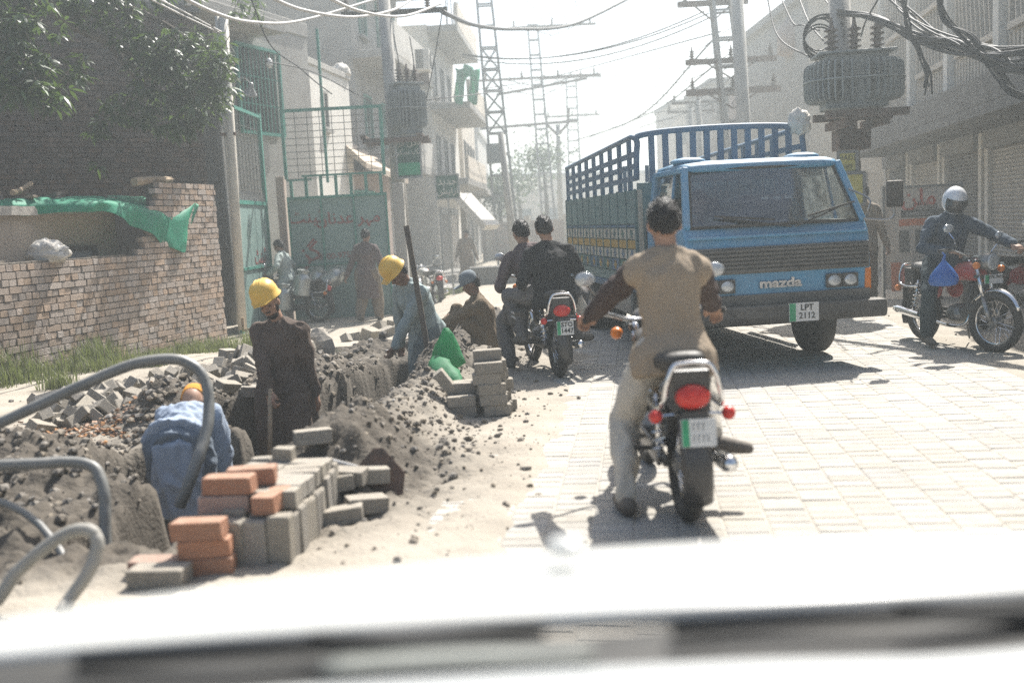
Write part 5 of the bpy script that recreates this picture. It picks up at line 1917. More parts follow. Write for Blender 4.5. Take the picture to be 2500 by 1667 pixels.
def motorcycle(label, loc, rz, body=None, steer=0.0, plate=None, front_plate=None, lean=0.0, rail=True, fender=None, mirrors=True):
    """small commuter motorcycle: x right, y forward, wheels on z=0"""
    body = body or m_bblack
    fender = fender or m_chrome
    lens_m = m_lens
    t = thing('motorcycle', label, 'motorcycle', loc, rz)
    t.rotation_euler[1] = lean
    RA_, FA = V((0, -.6, .285)), V((0, .6, .285))
    spoke_wheel(t, RA_, tw=.046)
    st = V((0, .36, .80))                        # steering head
    Rs = Matrix.Rotation(steer, 3, (0, -.45, .89))
    def sp(p):
        return st + Rs @ (V(p) - st)
    wf = spoke_wheel(t, sp(FA), tw=.04, steer=steer)
    # forks
    for sx in (-1, 1):
        MB().tube([sp((sx * .075, .6, .285)), sp((sx * .075, .50, .50))], .026, 10).build('fork_leg', m_dchrome, t, smooth=True)
        MB().tube([sp((sx * .075, .50, .50)), sp((sx * .075, .36, .86))], .020, 10).build('fork_tube', m_chrome, t, smooth=True)
    b = MB()
    b.beam(sp((-.11, .38, .84)), sp((.11, .38, .84)), .05, .03).beam(sp((-.1, .41, .70)), sp((.1, .41, .70)), .05, .03)
    b.build('fork_clamp', m_bblack, t)
    # front mudguard
    def guard(r_, wd, a0, a1, cen, f_, nm, mt):
        rings = []
        for k in range(13):
            a = a0 + (a1 - a0) * k / 12
            ring = []
            for j in range(7):
                u = -1 + 2 * j / 6
                rr_ = r_ - .03 * u * u
                ring.append(f_(V((u * wd, cen.y + rr_ * math.cos(a), cen.z + rr_ * math.sin(a)))))
            ring2 = [p_ + (f_(V((0, cen.y, cen.z))) - p_).normalized() * .004 for p_ in reversed(ring)]
            rings.append(ring + ring2)
        MB().loft(rings).build(nm, mt, t, smooth=True)
    guard(.325, .06, R(25), R(150), FA, sp, 'front_mudguard', fender)
    guard(.33, .07, R(30), R(205), RA_, lambda p: p, 'rear_mudguard', m_bblack)
    # headlight and bars
    h_ = MB().lathe([(.03, -.12), (.07, -.09), (.085, -.02), (.085, .03)], (0, 0, 0), eul(R(-90), 0, 0), 18)
    h_.v = [tuple(sp(V(v) + V((0, .47, .85)))) for v in h_.v]
    hl = h_.build('headlight', m_bblack if body is not m_bred else m_eng, t, smooth=True)
    q = MB().sphere((0, 0, 0), (.08, .02, .08), 16, 8)
    q.v = [tuple(sp(V(v) + V((0, .502, .85)))) for v in q.v]
    q.build('lens', m_lens, hl, smooth=True)
    MB().tube([sp(p) for p in spline([(-.37, .20, .91), (-.27, .25, .935), (-.13, .33, .89), (0, .34, .88), (.13, .33, .89), (.27, .25, .935), (.37, .20, .91)], 5)], .012, 8).build('handlebar', m_chrome, t, smooth=True)
    for sx in (-1, 1):
        MB().tube([sp((sx * .39, .19, .908)), sp((sx * .28, .25, .935))], .018, 8).build('grip', m_black, t, smooth=True)
        MB().tube([sp((sx * .41, .245, .905)), sp((sx * .28, .30, .935))], .006, 5).build('lever', m_chrome, t)
        b = MB().sphere(sp((sx * .17, .46, .80)), (.035, .04, .035), 12, 8)
        b.build('indicator', m_orange, t, smooth=True)
        if mirrors:
            a = sp((sx * .24, .27, .96))
            e = sp((sx * .36, .26, 1.10))
            mr_ = MB().tube([a, a.lerp(e, .5) + V((0, .02, .01)), e], .006, 5).build('mirror', m_chrome, t)
            MB().sphere(e + V((0, 0, .03)), (.055, .015, .04), 14, 8).build('mirror_glass', m_lens, mr_, smooth=True)
    # frame
    b = MB()
    b.tube([st, V((0, .15, .70)), V((0, -.2, .62)), V((0, -.62, .66))], .022, 8)
    b.tube([st + V((0, 0, -.06)), V((0, .28, .40)), V((0, .15, .26)), V((0, -.25, .28)), V((0, -.35, .5)), V((0, -.2, .62))], .02, 8)
    for sx in (-1, 1):
        b.tube([V((sx * .08, -.25, .3)), V((sx * .09, -.6, .285))], .022, 8)
    b.build('frame', m_bblack, t)
    for sx in (-1, 1):
        s_ = MB().tube([(sx * .12, -.585, .31), (sx * .11, -.50, .64)], .014, 8).build('shock_absorber', m_chrome, t, smooth=True)
        c_ = []
        for k in range(60):
            a = k * .8
            p_ = V((sx * .12, -.58, .33)).lerp(V((sx * .11, -.505, .62)), k / 59)
            c_.append(p_ + V((.030 * math.cos(a), .030 * math.sin(a), 0)))
        MB().tube(c_, .005, 5).build('spring', m_chrome, s_)
        MB().tube([(sx * .06, -.02, .30), (sx * .26, -.02, .29)], .014, 7).build('foot_peg', m_black, t)
        MB().tube([(sx * .09, -.33, .30), (sx * .22, -.35, .31)], .012, 7).build('foot_peg', m_black, t)
    # engine
    b = MB()
    b.sphere((0, .05, .33), (.13, .15, .10), 14, 10)
    b.tube([(0, .10, .34), (0, .30, .40)], .07, 14)
    for k in range(5):
        b.tube([(0, .15 + k * .032, .355 + k * .0095), (0, .163 + k * .032, .359 + k * .0095)], .085, 14)
    b.build('engine', m_eng, t)
    MB().tube(spline([(.05, .30, .36), (.10, .26, .24), (.13, .05, .22), (.14, -.2, .25), (.15, -.4, .28)], 5), .018, 8).build('exhaust_pipe', m_chrome, t, smooth=True)
    MB().lathe([(.02, -.28), (.038, -.25), (.042, .2), (.03, .26)], (.155, -.62, .30), eul(R(84), 0, 0), 14).build('muffler', m_chrome, t, smooth=True)
    MB().box((-.12, -.3, .31), (.02, .56, .09)).build('chain_case', m_bblack, t, bevel=.008)
    # tank
    rings = []
    for (y, zc, w_, hh) in ((.40, .72, .03, .03), (.36, .74, .085, .075), (.25, .755, .115, .095), (.12, .75, .115, .09), (0, .72, .08, .065), (-.06, .70, .05, .045)):
        rings.append([(w_ * math.copysign(abs(math.cos(a)) ** .7, math.cos(a)), y, zc + hh * math.copysign(abs(math.sin(a)) ** .75, math.sin(a))) for a in [2 * math.pi * k / 18 for k in range(18)]])
    MB().loft(rings).build('fuel_tank', body, t, smooth=True)
    MB().lathe([(.025, 0), (.025, .02), (.005, .022)], (0, .2, .845), None, 12).build('fuel_cap', m_chrome, t)
    # seat
    rings = []
    for (y, zc, w_, hh) in ((.03, .725, .07, .03), (-.02, .74, .095, .045), (-.25, .735, .125, .05), (-.5, .755, .125, .05), (-.66, .775, .10, .045), (-.70, .775, .07, .025)):
        rings.append([(w_ * math.copysign(abs(math.cos(a)) ** .6, math.cos(a)), y, zc + hh * math.copysign(abs(math.sin(a)) ** .7, math.sin(a))) for a in [2 * math.pi * k / 16 for k in range(16)]])
    MB().loft(rings).build('seat', m_seat, t, smooth=True)
    for sx in (-1, 1):
        MB().sphere((sx * .115, -.22, .56), (.02, .15, .10), 12, 8).build('side_cover', body, t, smooth=True)
    # tail
    if rail:
        MB().tube(spline([(-.15, -.45, .58), (-.15, -.66, .57), (-.135, -.81, .60), (-.118, -.84, .70), (-.085, -.84, .775), (-.04, -.84, .79), (.04, -.84, .79), (.085, -.84, .775), (.118, -.84, .70), (.135, -.81, .60), (.15, -.66, .57), (.15, -.45, .58)], 6), .0115, 8).build('grab_rail', m_chrome, t, smooth=True)
    tl = MB().sphere((0, -.83, .635), (.08, .05, .058), 16, 10).build('tail_light', m_redlens, t, smooth=True)
    MB().bx(-.085, .085, -.82, -.64, .56, .755).build('tail_bracket', m_bblack, t, bevel=.01)
    for sx in (-1, 1):
        MB().tube([(sx * .05, -.80, .555), (sx * .14, -.80, .55)], .008, 6).build('indicator_stem', m_chrome, t)
        MB().sphere((sx * .165, -.805, .55), (.032, .038, .032), 12, 8).build('indicator', m_orange if not plate else m_redlens, t, smooth=True)
    MB().box((0, -.875, .50), (.12, .02, .15), eul(R(-6), 0, 0)).build('plate_bracket', m_bblack, t)
    if plate:
        number_plate(t, (.01, -.895, .485), .155, .125, 0, plate[0], plate[1], R(-6))
    if front_plate:
        q = number_plate(t, (0, 0, 0), .19, .085, math.pi, front_plate, '', 0)
        q.matrix_local = Matrix.Translation(sp((0, .53, .69)))
    MB().tube([(-.1, 0, .25), (-.2, -.1, .05)], .008, 5).build('side_stand', m_bblack, t)
    return t

NB = motorcycle('black motorcycle with large red tail light ridden by the man in tan vest', (.78, 5.35, 0), R(1.0), m_bblack, R(3), (None, None))
_B2R = R(10)
B2L = V((.32, 10.05, 0))
MC2 = motorcycle('black motorcycle carrying two men alongside the truck', B2L, _B2R, m_bblack, R(4), ('STO', '1447'))
_B3D = V((.17, -.985, 0))
_B3R = math.atan2(-_B3D.x, _B3D.y)
B3L = V((4.45, 10.15, 0))
MC3 = motorcycle('red motorcycle with chrome front mudguard ridden by the helmeted man', B3L, _B3R, m_bred, R(18), None, 'STK 9412', lean=0)
MC4L = at(2440, 760, 11.6)
MC4 = motorcycle('parked red and black motorcycle with long seat behind the helmeted rider', (MC4L.x + .32, 11.5, 0), R(-72), m_bred, R(-20), None, lean=R(-7))
MC5L = gp(708, 790, -.25)
MC5 = motorcycle('dark milk seller motorcycle loaded with steel cans in front of the green gate', (MC5L.x, MC5L.y, hgt(MC5L.x, MC5L.y)), R(80), m_bblack, 0, None)
MC6L = gp(1045, 738, -.28)
MC6 = motorcycle('pale dusty motorcycle parked behind the stooping worker', (MC6L.x, MC6L.y, hgt(MC6L.x, MC6L.y)), R(25), mk('bike_grey', (.3, .32, .33), None, 5, .4, .05, dust=.3), R(-15), None)
# milk cans hanging on the loaded motorcycle
m_can = mk('milk_can_steel', (.42, .45, .44), (.3, .32, .32), 6, .35, .15, 20, metal=.7, dust=.15)
def can(label, c, r_, h_, rot):
    o = thing('milk_can', label, 'milk can', c, 0, 'milk cans on the loaded motorcycle')
    o.rotation_euler = rot
    MB().lathe([(r_ * .9, 0), (r_, .02), (r_, h_ * .62), (r_ * .96, h_ * .7), (r_ * .6, h_ * .84), (r_ * .6, h_ * .9), (r_ * .7, h_ * .92)], (0, 0, 0), None, 18).build('body', m_can, o, smooth=False, auto=35)
    MB().lathe([(r_ * .72, h_ * .92), (r_ * .72, h_ * .97), (r_ * .3, h_), (.01, h_)], (0, 0, 0), None, 18).build('lid', m_can, o, auto=35)
    for sx in (-1, 1):
        MB().torus((sx * r_ * .85, 0, h_ * .78), .05, .008, 'x', 14, 5).build('handle', m_can, o)
    return o
for (px, py, dy, rot, lab) in ((690, 735, -.35, (0, R(6), 0), 'low milk can slung at the side of the loaded motorcycle'), (735, 700, -.3, (0, R(10), 0), 'upright steel milk can behind the pale shirted rider'), (760, 690, .28, (0, R(30), 0), 'leaning dark milk can at the rear of the loaded motorcycle'), (790, 672, .1, (0, R(62), 0), 'milk can tipped sideways at the tail of the loaded motorcycle')):
    c = at(px, py + 22, MC5L.y + dy)
    can(lab, c, .17, .5, rot)
# ================================================================ people
m_skin = mk('skin', (.38, .23, .16), (.32, .19, .13), 8, .55, .05, 40)
m_skind = mk('skin_dark', (.25, .145, .10), (.2, .115, .08), 8, .55, .05, 40)
m_hair = mk('hair', (.015, .013, .012), None, 10, .5, .5, 120)
m_hairl = mk('dusty_hair', (.035, .032, .028), (.02, .018, .016), 10, .6, .5, 120)
def fab(name, c, k=.7, tr=.0):
    m = mk(name, c, tuple(x * k for x in c), 5, .9, .35, 90)
    return m
m_brownk = fab('brown_cotton', (.12, .088, .07))
m_tan = fab('tan_vest', (.31, .245, .175), .9)
m_dsleeve = fab('dark_brown_shirt', (.07, .048, .042))
m_beige = fab('beige_trousers', (.52, .48, .41), .85)
m_blackj = fab('black_jacket', (.022, .022, .023))
m_maroon = fab('maroon_grey_shirt', (.115, .085, .085))
m_greyt = fab('grey_trousers', (.15, .14, .135))
m_bluek = fab('pale_blue_cotton', (.33, .39, .48), .85)
m_bluet = fab('blue_grey_cotton', (.17, .205, .25), .8)
m_tealk = fab('pale_teal_cotton', (.30, .36, .355), .85)
m_tealt = fab('teal_grey_cotton', (.15, .19, .195), .8)
m_khaki = fab('khaki_brown', (.165, .12, .075), .75)
m_walkb = fab('purple_brown_kameez', (.115, .085, .082), .8)
m_walkt = fab('dusty_brown_shalwar', (.2, .16, .12), .8)
m_palek = fab('pale_green_kameez', (.36, .41, .385), .85)
m_navy = fab('blue_grey_jumper', (.06, .085, .115), .75)
m_navyt = fab('dark_teal_trousers', (.04, .06, .068), .75)
m_dusk = fab('dusty_tan_cotton', (.27, .22, .175), .85)
m_shoe = mk('shoe_leather', (.03, .027, .025), None, 8, .6, .2, dust=.3)
m_sandal = mk('sandal_rubber', (.06, .05, .045), None, 8, .7, .2, dust=.3)
m_sock = fab('black_sock', (.02, .02, .022))
m_hat = mk('hard_hat_yellow', (.78, .50, .09), (.68, .42, .08), 4, .35, .05, dust=.12)
m_cap = fab('grey_cap', (.2, .23, .25))
m_ocap = fab('orange_cap', (.75, .33, .05))
m_eye = mk('eye', (.03, .025, .02), None, 5, .2, 0)

def ik(a, c, l1, l2, pole):
    a, c = V(a), V(c)
    d = c - a
    L_ = d.length
    if L_ >= (l1 + l2) * .999:
        return a + d * (l1 / (l1 + l2))
    u = d / L_
    x = (l1 * l1 - l2 * l2 + L_ * L_) / (2 * L_)
    h_ = math.sqrt(max(0, l1 * l1 - x * x))
    p = V(pole)
    p = p - u * p.dot(u)
    if p.length < 1e-4:
        p = u.orthogonal()
    return a + u * x + p.normalized() * h_
def blob(b, pts, rs, n=12, up=None):
    """tube with rounded ends"""
    pts = [V(p) for p in pts]
    b.tube(pts, rs, n, True, 0, False, up)
    for p, r_ in ((pts[0], rs[0]), (pts[-1], rs[-1])):
        if not isinstance(r_, (list, tuple)):
            b.sphere(p, r_ * .99, n, 6)
    for p, r_ in zip(pts[1:-1], rs[1:-1]):
        if not isinstance(r_, (list, tuple)):
            b.sphere(p, r_ * .99, n, 6)
def fuse(b, name, mat, parent, voxel=.012, smooth=3, wr=0.0, wf=9.0, seed=0.0, stretch=(1, 1, 1), factor=.5):
    """one continuous skin around overlapping volumes, with folds"""
    me = b.mesh(name)
    bm = bmesh.new()
    bm.from_mesh(me)
    bmesh.ops.recalc_face_normals(bm, faces=bm.faces)
    bm.to_mesh(me)
    bm.free()
    o = bpy.data.objects.new(name, me)
    COL.objects.link(o)
    r_ = o.modifiers.new('r', 'REMESH')
    r_.mode = 'VOXEL'
    r_.voxel_size = voxel
    s_ = o.modifiers.new('s', 'SMOOTH')
    s_.factor = factor
    s_.iterations = smooth
    dg = bpy.context.evaluated_depsgraph_get()
    m2 = bpy.data.meshes.new_from_object(o.evaluated_get(dg))
    o.modifiers.clear()
    o.data = m2
    bpy.data.meshes.remove(me)
    m2.name = name
    if wr > 0:
        nv = [v.normal.copy() for v in m2.vertices]
        for v, n_ in zip(m2.vertices, nv):
            p = v.co
            q = (p.x * wf * stretch[0] + seed, p.y * wf * stretch[1], p.z * wf * stretch[2])
            wx = mnoise.noise((p.x * 2.5 + seed, p.y * 2.5, p.z * 2.5)) * 1.3
            f_ = 1 - abs(mnoise.noise((q[0] + wx, q[1] + wx, q[2] + wx))) * 3.2
            h_ = 1 - abs(mnoise.noise((q[0] * 2.1 - wx, q[1] * 2.1, q[2] * 2.1 + seed))) * 3.0
            g_ = mnoise.noise((p.x * 3 + seed, p.y * 3, p.z * 3))
            v.co = p + n_ * (wr * (max(-.6, f_) * .8 + max(-.5, h_) * .3 + g_ * 1.1))
    m2.materials.clear()
    m2.materials.append(mat)
    m2.polygons.foreach_set('use_smooth', [True] * len(m2.polygons))
    o.parent = parent
    return o

def hand(b, w_, d, n_, curl=1.0, flip=1.0):
    """palm, four fingers of unequal length and a thumb"""
    d, n_ = V(d).normalized(), V(n_)
    n_ = (n_ - d * n_.dot(d)).normalized()
    s_ = d.cross(n_) * flip
    w_ = V(w_)
    b.box(w_ + d * .052, (.078, .095, .03), Matrix((s_, d, n_)).transposed())
    for k, L_ in enumerate((.85, 1.0, .95, .75)):
        o_ = (k - 1.5) * .021
        p0 = w_ + d * .09 + s_ * o_
        p1 = p0 + (d * .036 + n_ * .016 * curl) * L_
        p2 = p1 + (d * (.030 - .026 * curl) + n_ * .028 * curl) * L_
        p3 = p2 + (d * (.022 - .036 * curl) + n_ * .012 * curl) * L_
        blob(b, [p0, p1, p2, p3], [.0105, .010, .0095, .0085], 8)
    t0 = w_ + d * .03 - s_ * .036
    t1 = t0 + d * .03 - s_ * .022 + n_ * .012
    t2 = t1 + d * .028 + s_ * .006 + n_ * .018 * curl
    blob(b, [w_ + d * .02 - s_ * .02, t0, t1, t2], [.014, .014, .0115, .010], 8)

def person(label, loc, rz, pel, neck, headc, face, fwd, hands, feet, elbows=None, knees=None, toes=None, top=None, bottom=None, top_kind='shirt', hem=.42, sleeve=None, skin=None,
           shoe=None, hair=None, hat=None, beard=0, hip_w=.10, sh_w=.185, palm=None, curl=(1, 1), slim=1.0, hem_dir=None, shin_bare=False, fold=.013, group=None, loose=1.0, hemw=1.0):
    skin = skin or m_skin
    t = thing('person', label, 'person', loc, rz, group)
    pel, neck, headc, face, fwd = V(pel), V(neck), V(headc), V(face).normalized(), V(fwd).normalized()
    ax = (neck - pel).normalized()
    rt = fwd.cross(ax).normalized()           # person's right
    fw = ax.cross(rt).normalized()
    chest = pel.lerp(neck, .66)
    waist = pel.lerp(neck, .3)
    sh = [neck - ax * .075 - rt * (sh_w - .02), neck - ax * .075 + rt * (sh_w - .02)]      # left, right
    hip = [pel - rt * hip_w - ax * .02, pel + rt * hip_w - ax * .02]
    elbows = elbows or [V((-.4, -.3, -.5))] * 2
    knees = knees or [fw, fw]
    toes = toes or [fw, fw]
    el = [ik(sh[i], hands[i], .285, .26, elbows[i]) for i in (0, 1)]
    kn = [ik(hip[i], feet[i], .43, .42, knees[i]) for i in (0, 1)]
    wr_ = []
    for i in (0, 1):
        d = (V(hands[i]) - el[i])
        wr_.append(el[i] + d.normalized() * min(d.length, .26))
    # ---- body (skin)
    b = MB()
    up = (headc - neck).normalized()
    fr = (face - up * face.dot(up)).normalized()
    hr = fr.cross(up).normalized()
    HM = Matrix((hr, fr, up)).transposed()
    hs = 1.02
    b.sphere(headc + up * .022 - fr * .008, (.074 * hs, .094 * hs, .098 * hs), 18, 14, HM)
    b.sphere(headc - up * .045 + fr * .026, (.056 * hs, .062 * hs, .068 * hs), 14, 10, HM)       # jaw
    b.sphere(headc - up * .092 + fr * .060, (.022, .018, .018), 10, 8, HM)                       # chin
    blob(b, [headc + up * .012 + fr * .085, headc - up * .018 + fr * .104], [.009, .015], 8)   # nose
    b.sphere(headc - up * .052 + fr * .086, (.026, .012, .012), 10, 6, HM)                       # lips
    b.sphere(headc + up * .03 + fr * .082, (.05, .014, .012), 10, 6, HM)                         # brow
    for sx in (-1, 1):
        b.sphere(headc + hr * sx * .077 - up * .006 - fr * .008, (.011, .022, .034), 10, 8, HM)  # ears
        b.sphere(headc + hr * sx * .045 - up * .02 + fr * .058, (.022, .02, .018), 8, 6, HM)     # cheekbones
    blob(b, [neck - ax * .03, neck + (headc - neck) * .35, headc - up * .05 - fr * .015], [.062, .054, .052], 12)
    fl = tuple(fw)
    b.tube([pel - ax * .10, pel, waist, chest, neck - ax * .08, neck - ax * .02], [(.12, .09), (.145, .10), (.13, .095), (.155, .11), (.14, .085), (.06, .06)], 16, True, 0, False, fl)
    for i in (0, 1):
        blob(b, [sh[i], el[i], wr_[i]], [.052, .040, .030], 10)
        d = (wr_[i] - el[i]).normalized()
        pn = (palm[i] if palm and palm[i] is not None else (-rt if i else rt) * .6 + fw * .4)
        hand(b, wr_[i] - d * .01, d, pn, curl[i], 1.0 if i == 0 else -1.0)
        blob(b, [hip[i], kn[i], V(feet[i])], [.075, .055, .038], 10)
        td = V(toes[i]).normalized()
        a = V(feet[i])
        blob(b, [a - V((0, 0, .03)) - td * .03, a - V((0, 0, .045)) + td * .06, a - V((0, 0, .055)) + td * .15], [.036, .036, .026], 10)
    body = fuse(b, 'body', skin, t, .0105, 2)
    # ---- eyes, hair, beard
    for sx in (-1, 1):
        MB().sphere(headc + hr * sx * .032 + up * .008 + fr * .083, (.013, .008, .007), 8, 6, HM).build('eye', m_eye, body, smooth=True)
    if hair is not None:
        q = MB().sphere((0, 0, 0), 1.0, 22, 16)
        out = []
        for v in q.v:
            p = V(v)
            keep = p.z > -.10 - .85 * max(0, -p.y + .1) + .60 * max(0, p.y)
            k = 1.0 + .07 * mnoise.fractal((p.x * 5 + loc[0], p.y * 5, p.z * 5), 1.0, 2.0, 3)
            if not keep:
                k = .78
            out.append(tuple(headc + up * .024 - fr * .012 + HM @ V((p.x * .084 * k, p.y * .106 * k, p.z * (.112 if p.z > 0 else .128) * k))))
        q.v = out
        rs = random.Random(int(loc[0] * 100) + 5)
        base = headc + up * .024 - fr * .012
        for _ in range(900):
            p = V((rs.gauss(0, 1), rs.gauss(0, 1), rs.gauss(0, 1))).normalized()
            if not p.z > -.10 - .85 * max(0, -p.y + .1) + .60 * max(0, p.y):
                continue
            a = base + HM @ V((p.x * .082, p.y * .104, p.z * (.110 if p.z > 0 else .126)))
            d = (HM @ (p * .8 + V((rs.uniform(-.5, .5), rs.uniform(-.5, .5), rs.uniform(-.6, .3))))).normalized()
            s_ = d.orthogonal().normalized() * .004
            L_ = rs.uniform(.005, .014) * (1.3 if p.z > .2 else .6)
            q.add([a - s_, a + s_, a + d * L_], [(0, 1, 2)])
        q.build('hair', hair, body, smooth=False, fixn=False)
    if beard:
        q = MB()
        q.sphere(headc - up * .080 + fr * .034, (.050, .054, .042), 14, 10, HM)
        if beard > 1:
            q.sphere(headc - up * .036 + fr * .094, (.032, .012, .009), 10, 6, HM)
        for sx in (-1, 1):
            q.sphere(headc + hr * sx * .056 - up * .035 + fr * .02, (.013, .028, .038), 10, 8, HM)
        fuse(q, 'beard', mk('beard_hair', (.04, .032, .028), None, 10, .7, .4, 120), body, .008, 2, .003, 30)
    # ---- trousers
    if bottom is not None:
        b = MB()
        w0 = (.115 if top_kind == 'kameez' else .095) * loose
        b.tube([pel - ax * .13, pel - ax * .02, pel + ax * .05], [(.14, .115), (.15, .115), (.12, .09)], 16, True, 0, False, fl)
        for i in (0, 1):
            f_ = V(feet[i])
            if shin_bare:
                f_ = kn[i].lerp(f_, .55)
            k_ = (f_ - kn[i])
            blob(b, [hip[i], hip[i].lerp(kn[i], .5), kn[i], kn[i] + k_ * .5, f_ - k_ * .04], [w0, w0 * .98, w0 * .82, w0 * .78, w0 * .62], 12)
        fuse(b, 'trousers', bottom, t, .014, 3, fold * .85, 9, rz + loc[0], (1.3, 1.3, .32))
    # ---- shirt
    if top is not None:
        b = MB()
        lp_ = [pel - ax * (.15 if top_kind == 'shirt' else .06), pel - ax * .04, pel.lerp(neck, .12), waist, chest, neck - ax * .11, neck - ax * .055, neck - ax * .012, neck + (headc - neck).normalized() * .025]
        b.tube(lp_, [(.215, .185), (.208, .172), (.184 * slim, .135 * slim), (.168 * slim, .13 * slim), (.19 * slim, .142 * slim), (.195 * slim, .12), (.135, .092), (.082, .076), (.066, .064)], 20, True, 0, False, fl)
        for i in (0, 1):                       # slope of the shoulders
            blob(b, [neck + ax * .005 + (sh[i] - neck) * .12, neck.lerp(sh[i], .55) - ax * .004, sh[i]], [.058, .060, .066], 12)
        if top_kind == 'kameez':
            hd = V(hem_dir) if hem_dir is not None else V((0, 0, -1))
            mid = (kn[0] + kn[1]) / 2
            e = pel + hd * hem
            b.tube([pel + ax * .08, pel - ax * .03 + hd * .03, pel.lerp(e, .5), e], [(.18, .14), (.195 * hemw, .16), (.205 * hemw, .165), (.215 * hemw, .17)], 18, True, 0, False, fl)
        for i in (0, 1):
            if sleeve is None:
                d = wr_[i] - el[i]
                blob(b, [sh[i] + ax * .0, sh[i].lerp(el[i], .5), el[i], wr_[i] - d * .06], [.072, .068, .060, .046], 12)
            else:
                blob(b, [sh[i] - (sh[i] - neck) * .15, sh[i] - ax * .01], [.070, .073], 12)
        fuse(b, 'shirt', top, t, .0135, 3, fold * .85, 9, rz + loc[1] * 3.7, (1.25, 1.25, .34))
    if sleeve is not None:
        for i in (0, 1):
            b = MB()
            d = wr_[i] - el[i]
            blob(b, [sh[i].lerp(el[i], .07), sh[i].lerp(el[i], .5), el[i], wr_[i] - d * .05], [.061, .064, .057, .045], 12)
            fuse(b, 'sleeve', sleeve, t, .012, 3, fold, 9, i * 3.1, (1, 1, .5))
    # ---- shoes
    if shoe is not None:
        for i in (0, 1):
            td = V(toes[i]).normalized()
            a = V(feet[i])
            b = MB()
            blob(b, [a - V((0, 0, .035)) - td * .045, a - V((0, 0, .045)) + td * .06, a - V((0, 0, .05)) + td * .165], [.046, .046, .036], 12)
            if shoe is m_shoe:
                blob(b, [a - V((0, 0, .03)) - td * .01, a + V((0, 0, .03)) - td * .02], [.046, .044], 10)
            o = fuse(b, 'shoe', shoe, t, .010, 2)
            zmin = a.z - .088
            for v in o.data.vertices:
                if v.co.z < zmin:
                    v.co.z = zmin
    # ---- hats (parts of the clothing, worn)
    if hat == 'hard':
        q = MB()
        prof = [(.142, -.012), (.140, -.004), (.128, .012), (.126, .05), (.115, .09), (.085, .125), (.04, .142), (.005, .146)]
        q.lathe([(r_ * .93, z) for r_, z in prof], (0, 0, 0), None, 24)
        for a in (-.03, 0, .03):
            q.tube(spline([(a, .10, .075), (a, .06, .125), (a, 0, .145), (a, -.06, .125), (a, -.10, .075)], 4), .006, 6)
        q.prism([(-.10, .07), (-.06, .16), (.06, .16), (.10, .07)], 'z', -.012, -.004)
        q.v = [tuple(headc + up * .066 + HM @ V((v[0] * .95, v[1] * 1.06, v[2]))) for v in q.v]
        q.build('hard_hat', m_hat, t, auto=50)
    elif hat in ('cap', 'ocap'):
        q = MB()
        q.lathe([(.096, -.01), (.098, .02), (.092, .06), (.07, .10), (.03, .118), (.004, .12)], (0, 0, 0), None, 20)
        if hat == 'cap':
            q.prism([(-.075, .07), (-.06, .15), (-.03, .175), (.03, .175), (.06, .15), (.075, .07)], 'z', -.008, .004)
        q.v = [tuple(headc + up * .045 + HM @ V((v[0] * .93, v[1] * 1.1, v[2]))) for v in q.v]
        q.build('cap', m_cap if hat == 'cap' else m_ocap, t, auto=50)
    elif hat == 'helmet':
        q = MB().sphere((0, 0, 0), (1, 1, 1), 24, 16)
        out = []
        for v in q.v:
            p = V(v)
            k = 1.0
            out.append(tuple(headc + up * .012 + HM @ V((p.x * .116, p.y * .138 - .005, p.z * .138 + (-.01 if p.z < 0 else 0)))))
        q.v = out
        q.build('helmet', mk('helmet_silver', (.75, .76, .77), (.66, .67, .68), 5, .25, .03, metal=.1, dust=.1), t, smooth=True)
        q = MB()
        rings = []
        for j in range(9):
            ph = R(-46 + 64 * j / 8)
            ring = []
            for k in range(13):
                a = R(-62 + 124 * k / 12)
                ring.append(headc + up * .012 + HM @ V((.122 * math.cos(ph) * math.sin(a), .145 * math.cos(ph) * math.cos(a) - .004, .142 * math.sin(ph))))
            rings.append(ring)
        vv = [p for r_ in rings for p in r_]
        q.add(vv, [(j * 13 + k, j * 13 + k + 1, (j + 1) * 13 + k + 1, (j + 1) * 13 + k) for j in range(8) for k in range(12)])
        q.build('visor', mk('smoked_visor', (.035, .035, .035), (.05, .05, .05), 3, .2, .0, spec=.6, dust=.1), t, smooth=True, fixn=False)
    return t

# --- man in the tan vest on the near motorcycle (same local frame as the motorcycle)
person('man in a tan vest and beige trousers seen from behind riding the near motorcycle', (.78, 5.35, 0), R(1.0), (0, -.36, .81), (.0, -.27, 1.255), (.0, -.235, 1.40), (.05, 1, -.05), (0, 1, 0),
       [V((-.35, .19, .93)), V((.33, .20, .935))], [V((-.27, -.46, .09)), V((.20, -.30, .34))], elbows=[V((-1, -.5, -.5)), V((1, -.6, -.5))], knees=[V((-.15, 1, .2)), V((.10, 1, .5))], toes=[V((-.1, 1, 0)), V((.9, -.3, -.1))],
       top=m_tan, sleeve=m_dsleeve, bottom=m_beige, shoe=m_sandal, hair=m_hair, palm=[V((0, 0, -1)), V((0, 0, -1))], sh_w=.168, slim=.84, hip_w=.09, loose=.98, fold=.012)
